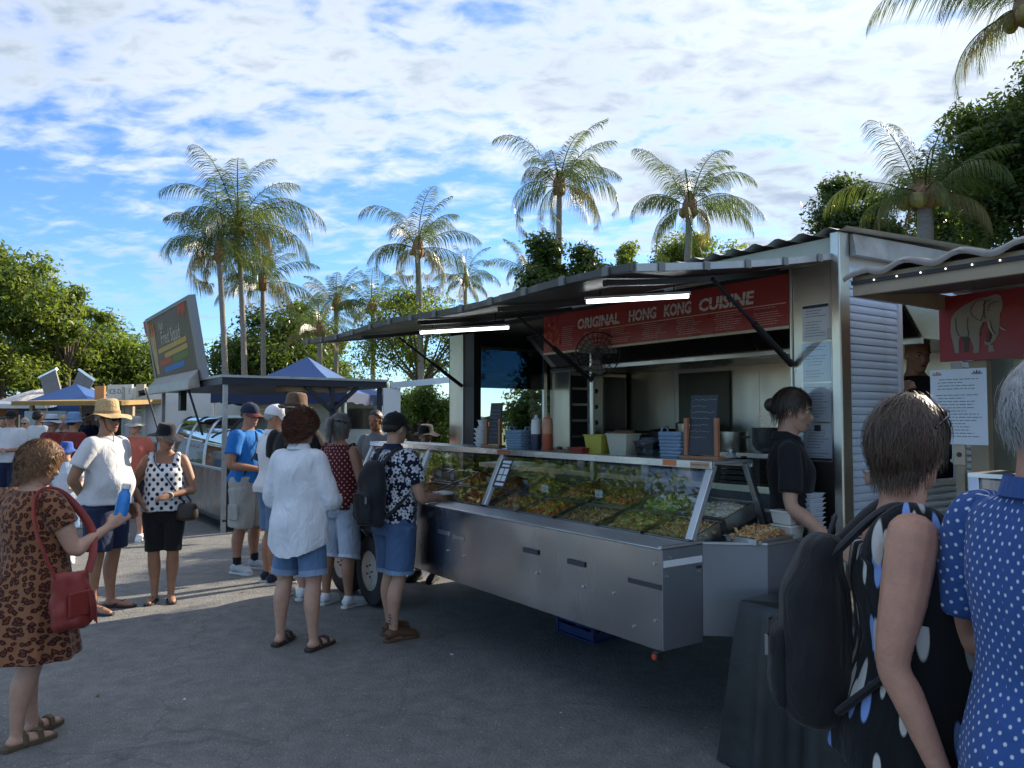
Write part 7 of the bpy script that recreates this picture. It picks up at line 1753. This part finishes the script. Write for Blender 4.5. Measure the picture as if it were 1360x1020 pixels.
strap(hb, [K(-.20, .10, .97), K(-.08, .155, 1.16), K(.06, .135, 1.36), K(.10, .03, 1.465), K(.09, -.07, 1.43), K(-.05, -.15, 1.2), K(-.23, -.05, 1.0), K(-.24, .07, .97)], .013, .006, M_NAVYC)
wt = MB(); p = Vector(c['arms'][1][2]) * k; wt.tube([p + Vector((.028 * math.cos(a), .01 * math.sin(a) , .03 * math.sin(a))) for a in [2 * PI * i / 16 for i in range(17)]], .006, 6); wt.build('wristwatch', M_PLY, c['t'])
# --- coral shirt
c = person('woman in coral shirt and grey bucket hat standing past the straw hat man', px_xy(180, 10.2), (.18, -1), 1.63, 'f', 1.12, .02, 'pink', arms=('down', 'down'), stance=.09, hair=dict(m=H_GRY, vol=.05, n=200), hat=dict(kind='bucket', m=cloth('hat_grey', (.33, .32, .30)), brim=.150, crown=.11, droop=.035, seed=3), glasses=True, top=dict(m=cloth('coral', (.50, .13, .085)), hem=.86, sleeve=.34, loose=.02), bottom=dict(m=M_BLK, hem=.55), shoes=dict(kind='sneaker', m=M_SNK, sole=M_SOLE), vox=.011)
strap(c['t'], [c['K'](.10, -.05, 1.45), c['K'](.09, .06, 1.43), c['K'](.0, .15, 1.2), c['K'](-.15, .13, .95)], .012, .006, mat('strap_brown', (.09, .02, .02), .6), 'bag_strap')
# --- blue shirt
c = person('man in bright blue t-shirt navy cap and cargo shorts', px_xy(331, 8.2), (.88, -.30), 1.775, 'm', 1.12, .06, 'tan', arms=(((.27, .0, 1.12), (.06, .24, 1.06)), 'fold'), stance=.14, head=(-14, 8), hair=dict(m=H_BRN, vol=.02, n=0, back=115), hat=dict(kind='cap', m=M_CAPN, under=mat('visor_red', (.12, .02, .02), .7)), glasses=True,
           top=dict(m=cloth('bright_blue', (.015, .15, .46)), hem=.93, sleeve=.38, loose=.02), bottom=dict(m=cloth('khaki_grey', (.36, .36, .33), .15, 260, .6), hem=.46, loose=.036, pockets=True), shoes=dict(kind='sneaker', m=cloth('sneaker_grey', (.42, .43, .45)), sole=M_SOLE, sock=M_BLK))
strap(c['t'], [c['K'](-.10, -.09, 1.43), c['K'](-.05, .02, 1.47), c['K'](.02, .12, 1.40), c['K'](.10, .17, 1.25), c['K'](.19, .10, 1.02)], .009, .005, M_NAVYC, 'sling_strap')
# --- white cap man
c = person('man in white cap and white polo with navy sleeve bands', px_xy(364, 7.62), (.80, .58), 1.745, 'm', 1.08, .05, 'tan', arms=('fwd', 'down'), stance=.09, head=(-26, 10), hair=dict(m=H_GRY, vol=.02, n=0, back=118), hat=dict(kind='cap', m=cloth('cap_white', (.70, .71, .74), .03)), top=dict(m=M_WHT, hem=.90, sleeve=.42, loose=.02, cuff=M_NAVYC, collar=True), bottom=dict(m=DEN_M, hem=.52, loose=.022), shoes=dict(kind='sneaker', m=cloth('sneaker_navy', (.02, .025, .045)), sole=M_SOLE))
for fx, fy, P in c['legs']:
    st = MB(); s = 1 if fx > 0 else -1
    for y in (.02, .06): st.tube([c['K'](fx + s * .050, fy + y - .03, .03), c['K'](fx + s * .046, fy + y + .03, .075)], .006, 6)
    split_build(st, 'shoe_stripe', M_SNK, c['t'])
# --- tall man in black
c = person('tall man in brown felt hat and black t-shirt behind the white linen shirt', px_xy(393, 6.98), (.30, .95), 1.80, 'm', 1.14, .04, 'pink', arms=('fwd', 'fwd'), stance=.10, head=(-12, 4), hair=dict(m=H_BRN, vol=.03, n=0, back=120), hat=dict(kind='fedora', m=cloth('felt_brown', (.15, .095, .06)), brim=.150, crown=.135, droop=.005, seed=2, band=mat('band_dark', (.05, .03, .02), .7)), top=dict(m=M_BLK, hem=.90, sleeve=.44, loose=.02), bottom=dict(m=cloth('charcoal', (.05, .05, .055)), hem=.50, loose=.02), shoes=dict(kind='sneaker', m=M_SNK, sole=M_SOLE))
# --- white linen shirt
c = person('woman with curly auburn hair in loose white linen shirt and denim shorts', px_xy(399, 5.52), (.30, .955), 1.665, 'f', 1.10, .0, 'fair', arms=(((.255, .03, 1.09), (.16, .24, 1.05)), ((.265, .02, 1.10), (.20, .20, 1.02))), stance=.155, stride=-.04, head=(-28, 6), hair=dict(m=H_AUB, vol=.28, n=4500, ln=.06, curl=1.3, front=56, back=122, width=.0024, seed=9),
           top=dict(m=M_LINEN, hem=.70, sleeve=.80, loose=.038, flare=.012, tail=.07, collar=True, disp=.022, fold=(.035, 6, .9), cuff=None), bottom=dict(m=DEN_M, hem=.535, loose=.018, cuff=CUFF_M), shoes=dict(kind='sandal', m=M_DLEA), vox=.0085)
# --- red dot top
RDOT = pattern_cloth('red_dots', (.105, .012, .014), (.50, .40, .36), 'dots', 27, .17)
c = person('woman with grey ponytail in sleeveless dark red dotted top', px_xy(452, 6.72), (.45, .89), 1.66, 'f', 1.06, .01, 'tan', arms=('hold', 'fwd'), stance=.13, head=(-6, 3), hair=dict(m=H_MIX, vol=.08, n=1500, ln=.08, style='ponytail', seed=12, width=.003), top=dict(m=RDOT, hem=.88, sleeve=.06, loose=.020, neck=1.47), bottom=dict(m=DEN_L, hem=.42, loose=.016, cuff=CUFF_L), shoes=dict(kind='sneaker', m=M_SNK, sole=M_SOLE))
# --- floral shirt
FLO = pattern_cloth('blossom_print', (.010, .012, .028), (.58, .60, .66), 'blossom', 14, .36); FLOS = sleeve_of('blossom_print', (.010, .012, .028), (.58, .60, .66), 'blossom', 14, .36)
c = person('person in black cap and navy shirt printed with white blossoms at the counter', px_xy(524, 5.76), (.70, .72), 1.655, 'm', 1.08, .03, 'fair', arms=(((.245, .07, 1.10), (.17, .30, 1.07)), ((.24, .08, 1.12), (.12, .30, 1.10))), stance=.085, stride=-.10, head=(6, 4), hair=dict(m=H_DK, vol=.015, n=0, back=116), hat=dict(kind='cap', m=M_BLK, seed=9), top=dict(m=FLO, hem=.90, sleeve=.46, loose=.022, collar=M_NAVYC, slm=FLOS), bottom=dict(m=DEN_B, hem=.505, loose=.026, cuff=CUFF_B), shoes=dict(kind='loafer', m=M_LEA), vox=.0085)
pack(c, 'black backpack on the person in the white blossom shirt', w=.31, h=.50, d=.16, z0=.89)
tt = MB(); fx, fy, P = c['legs'][1]; k = c['k']
for i in range(4): tt.box(-.014, .014, -.0015, .0015, 0, .009, M=Matrix.Translation((P[5][0] + .014, P[5][1] - P[5][3] - .004 , P[5][2] - .05 + .021 * i)) @ Matrix.Rotation(.25 * (-1) ** i, 4, 'Y'))
tag(tt.build('tattoo', mat('tattoo', (.10, .085, .09), .6), c['t']), kind='stuff')
pp = Vector(c['arms'][0][2]) * k; pl = MB(); pl.box(-.10, .05, -.02, .12, -.012, .010, M=Matrix.Translation(pp + Vector((-.03, .07, .03)))); pl.build('takeaway_box', M_PLY, None, bevel=.01, loc=c['t'].location, rz=c['t'].rotation_euler.z)
tag(bpy.data.objects['takeaway_box'], 'white takeaway box held over the counter by the blossom shirt person', 'box')
# --- behind the counter, at the far end
person('man with short dark hair standing at the far end of the counter', px_xy(500, 9.0), (-.5, -.85), 1.71, 'm', 1.0, 0, 'brown', arms=('fwd', 'fwd'), head=(10, 6), hair=dict(m=H_DK, vol=.015, n=0, back=118), top=dict(m=cloth('slate', (.10, .11, .12)), hem=.9, sleeve=.4), bottom=dict(m=M_BLK, hem=.1), shoes=dict(kind='sneaker', m=M_BLK), vox=.011)
person('worker in wide black hat and dark shirt at the far end of the counter', px_xy(566, 7.75), (-.35, -.94), 1.55, 'f', 1.0, 0, 'tan', arms=('fwd', 'fwd'), head=(22, 6), hair=dict(m=H_DK, vol=.05, n=0, back=125), hat=dict(kind='wide', m=M_BLK, brim=.165, crown=.10, droop=.02, seed=6), top=dict(m=M_NAVYC, hem=.9, sleeve=.5, collar=True), bottom=dict(m=M_BLK, hem=.1), shoes=dict(kind='sneaker', m=M_BLK), vox=.010)
# --- worker in black at the right end of the counter
wp = row(.04, .97)
c = person('young worker in black shirt with hair tied back beside the notices', (wp.x, wp.y), (.93, -.30), 1.79, 'f', .94, 0, 'fair', arms=(((.26, .0, 1.13), (.24, .22, .93)), ((.25, .14, 1.18), (.16, .36, 1.24))), stance=.08, head=(-4, 8), hair=dict(m=H_BRN, vol=.05, n=900, ln=.06, style='bun', front=58, back=118, seed=3, width=.0028), top=dict(m=M_BLK, hem=.92, sleeve=.42, loose=.014, collar=True), bottom=dict(m=M_BLK, hem=.1), shoes=dict(kind='sneaker', m=M_BLK), vox=.0085)
# --- bald man in the end window
wp = row(-.03, 2.50)
person('bald man in black shirt looking down inside the end window', (wp.x, wp.y), (-.15, -.98), 1.73, 'm', 1.15, .05, 'fair', arms=('up', 'fold'), head=(6, 14), top=dict(m=M_BLK, hem=.9, sleeve=.45), bottom=dict(m=M_BLK, hem=.1), shoes=dict(kind='sneaker', m=M_BLK), vox=.009, z=.45)
# --- near woman with backpack
LILY = pattern_cloth('lily_print', (.010, .011, .013), (.22, .34, .68), 'lily', 5.6, .27, (.55, .54, .52))
nw = px_xy(1201, 1.99)
c = person('woman with short brown hair and sleeveless black top printed with petals', nw, (.93, -.37), 1.665, 'f', 1.16, .035, 'pink', arms=(((.235, -.06, 1.11), (.27, .04, .86)), 'down'), stance=.10, head=(52, 6), hair=dict(m=hair_mat('hair_walnut', (.075, .048, .032)), vol=.17, n=7500, ln=.06, curl=.08, front=52, back=126, width=.0017, seed=31), top=dict(m=LILY, hem=.80, tank=True, sleeve=0, loose=.022, flare=.015, disp=.015), bottom=dict(m=cloth('stone_trousers', (.55, .54, .50)), hem=.12, loose=.018), shoes=dict(kind='sneaker', m=M_SNK, sole=M_SOLE), vox=.0065)
gl = MB(); P = lambda x, y, z_: tuple(c['Mh'] @ Vector((x, y, z_)))
for s in (-1, 1): gl.ell((0, 0, 0), (.028, .005, .02), M=c['Mh'] @ Matrix.Translation((s * .034, .092, .218)) @ Matrix.Rotation(-.75, 4, 'X'), nu=12, nv=6); gl.tube([P(s * .06, .085, .218), P(s * .094, .03, .20), P(s * .095, -.03, .165)], .0032, 6)
gl.build('sunglasses', mat('sunglass', (.012, .012, .014), .15), c['t'], smooth=True)
pack(c, 'large black backpack on the woman in the petal print top', w=.33, h=.50, d=.18, z0=.88, m=cloth('pack_charcoal', (.014, .014, .016), .15, 300, .35, .8))
# --- near man in blue dotted shirt
_a = ((.035, .09, .28), (.62, .66, .74), 'dots', 42, .15); BDOT = pattern_cloth('blue_dots', *_a); BDOTS = sleeve_of('blue_dots', *_a)
c = person('grey haired man in blue shirt with small white dots', px_xy(1392, 1.60), (.97, .22), 1.735, 'm', .98, .05, 'pink', arms=('fold', 'fold'), stance=.11, head=(34, 3), hair=dict(m=H_GRY, vol=.05, n=5000, ln=.03, front=55, back=118, width=.0014, seed=77), top=dict(m=BDOT, hem=.80, sleeve=.45, loose=.024, collar=cloth('blue_collar', (.035, .09, .28)), disp=.010, slm=BDOTS), bottom=dict(m=M_NAVYC, hem=.5), shoes=dict(kind='sneaker', m=M_SNK, sole=M_SOLE), vox=.0068)
# --- the crowd farther back on the left
GRP = None
def far(label, px, Y, face, H, sex, sk, topm, botm, hair=None, hat=None, **k):
    return person(label, px_xy(px, Y), face, H, sex, k.pop('build', 1.05), k.pop('belly', .02), sk, hair=hair, hat=hat, top=dict(m=topm, hem=.9, sleeve=k.pop('sleeve', .42), loose=.02, disp=.008), bottom=dict(m=botm, hem=.5, loose=.02), shoes=dict(kind='sneaker', m=M_SNK, sole=M_SOLE), vox=.014, **k)
RED_D = cloth('dark_red', (.19, .022, .02)); BEI = cloth('beige', (.55, .45, .33))
far('man with red beard in white t-shirt and black cap', 15, 12.6, (.1, -1), 1.74, 'm', 'pink', M_WHT, M_NAVYC, hair=dict(m=H_LBR, vol=.02, n=0), hat=dict(kind='cap', m=M_BLK), arms=('fold', 'fold'), belly=.04)
far('grey haired woman in sunglasses and dark top', 34, 15.5, (.2, -1), 1.62, 'f', 'fair', M_BLK, M_BLK, hair=dict(m=H_GRY, vol=.12, n=0), glasses=True)
far('dark haired man in white t-shirt seen from behind', 52, 14.2, (.4, .9), 1.76, 'm', 'tan', M_WHT, M_NAVYC, hair=dict(m=H_DK, vol=.05, n=0))
far('person in dark red shirt and white hat with blue band', 70, 12.2, (.5, .85), 1.66, 'm', 'tan', RED_D, M_NAVYC, hair=dict(m=H_GRY, vol=.02, n=0), hat=dict(kind='wide', m=cloth('hat_pale', (.50, .54, .62)), brim=.16, crown=.11, droop=.03, seed=5, band=M_NAVYC))
far('blonde woman in black and beige top facing the dark red shirts', 85, 12.6, (-.3, -.95), 1.66, 'f', 'fair', M_BLK, BEI, hair=dict(m=hair_mat('hair_blonde', (.42, .30, .16)), vol=.1, n=0), glasses=True)
far('person in dark red shirt and plain blue bucket hat', 99, 11.4, (.4, .9), 1.68, 'm', 'tan', RED_D, M_BLK, hair=dict(m=H_DK, vol=.02, n=0), hat=dict(kind='bucket', m=cloth('hat_skyblue', (.16, .27, .45)), brim=.125, crown=.12, droop=.045, seed=4))
far('child in royal blue sun hat and white top', 90, 8.7, (.3, -.95), 1.34, 'f', 'fair', cloth('white_blue', (.55, .62, .70)), DEN_M, hair=dict(m=H_LBR, vol=.05, n=0), hat=dict(kind='bucket', m=cloth('hat_royal', (.04, .10, .36)), brim=.15, crown=.11, droop=.05, seed=7), arms=('fwd', 'fwd'))
far('man in dark shirt walking among the far stalls', 118, 19, (-.2, -1), 1.72, 'm', 'tan', M_NAVYC, M_BLK, hair=dict(m=H_DK, vol=.03, n=0))
far('woman in pale blue dress near the far blue tent', 4, 17.5, (.4, -.9), 1.64, 'f', 'fair', cloth('pale_blue', (.40, .48, .58)), DEN_M, hair=dict(m=H_BRN, vol=.08, n=0))
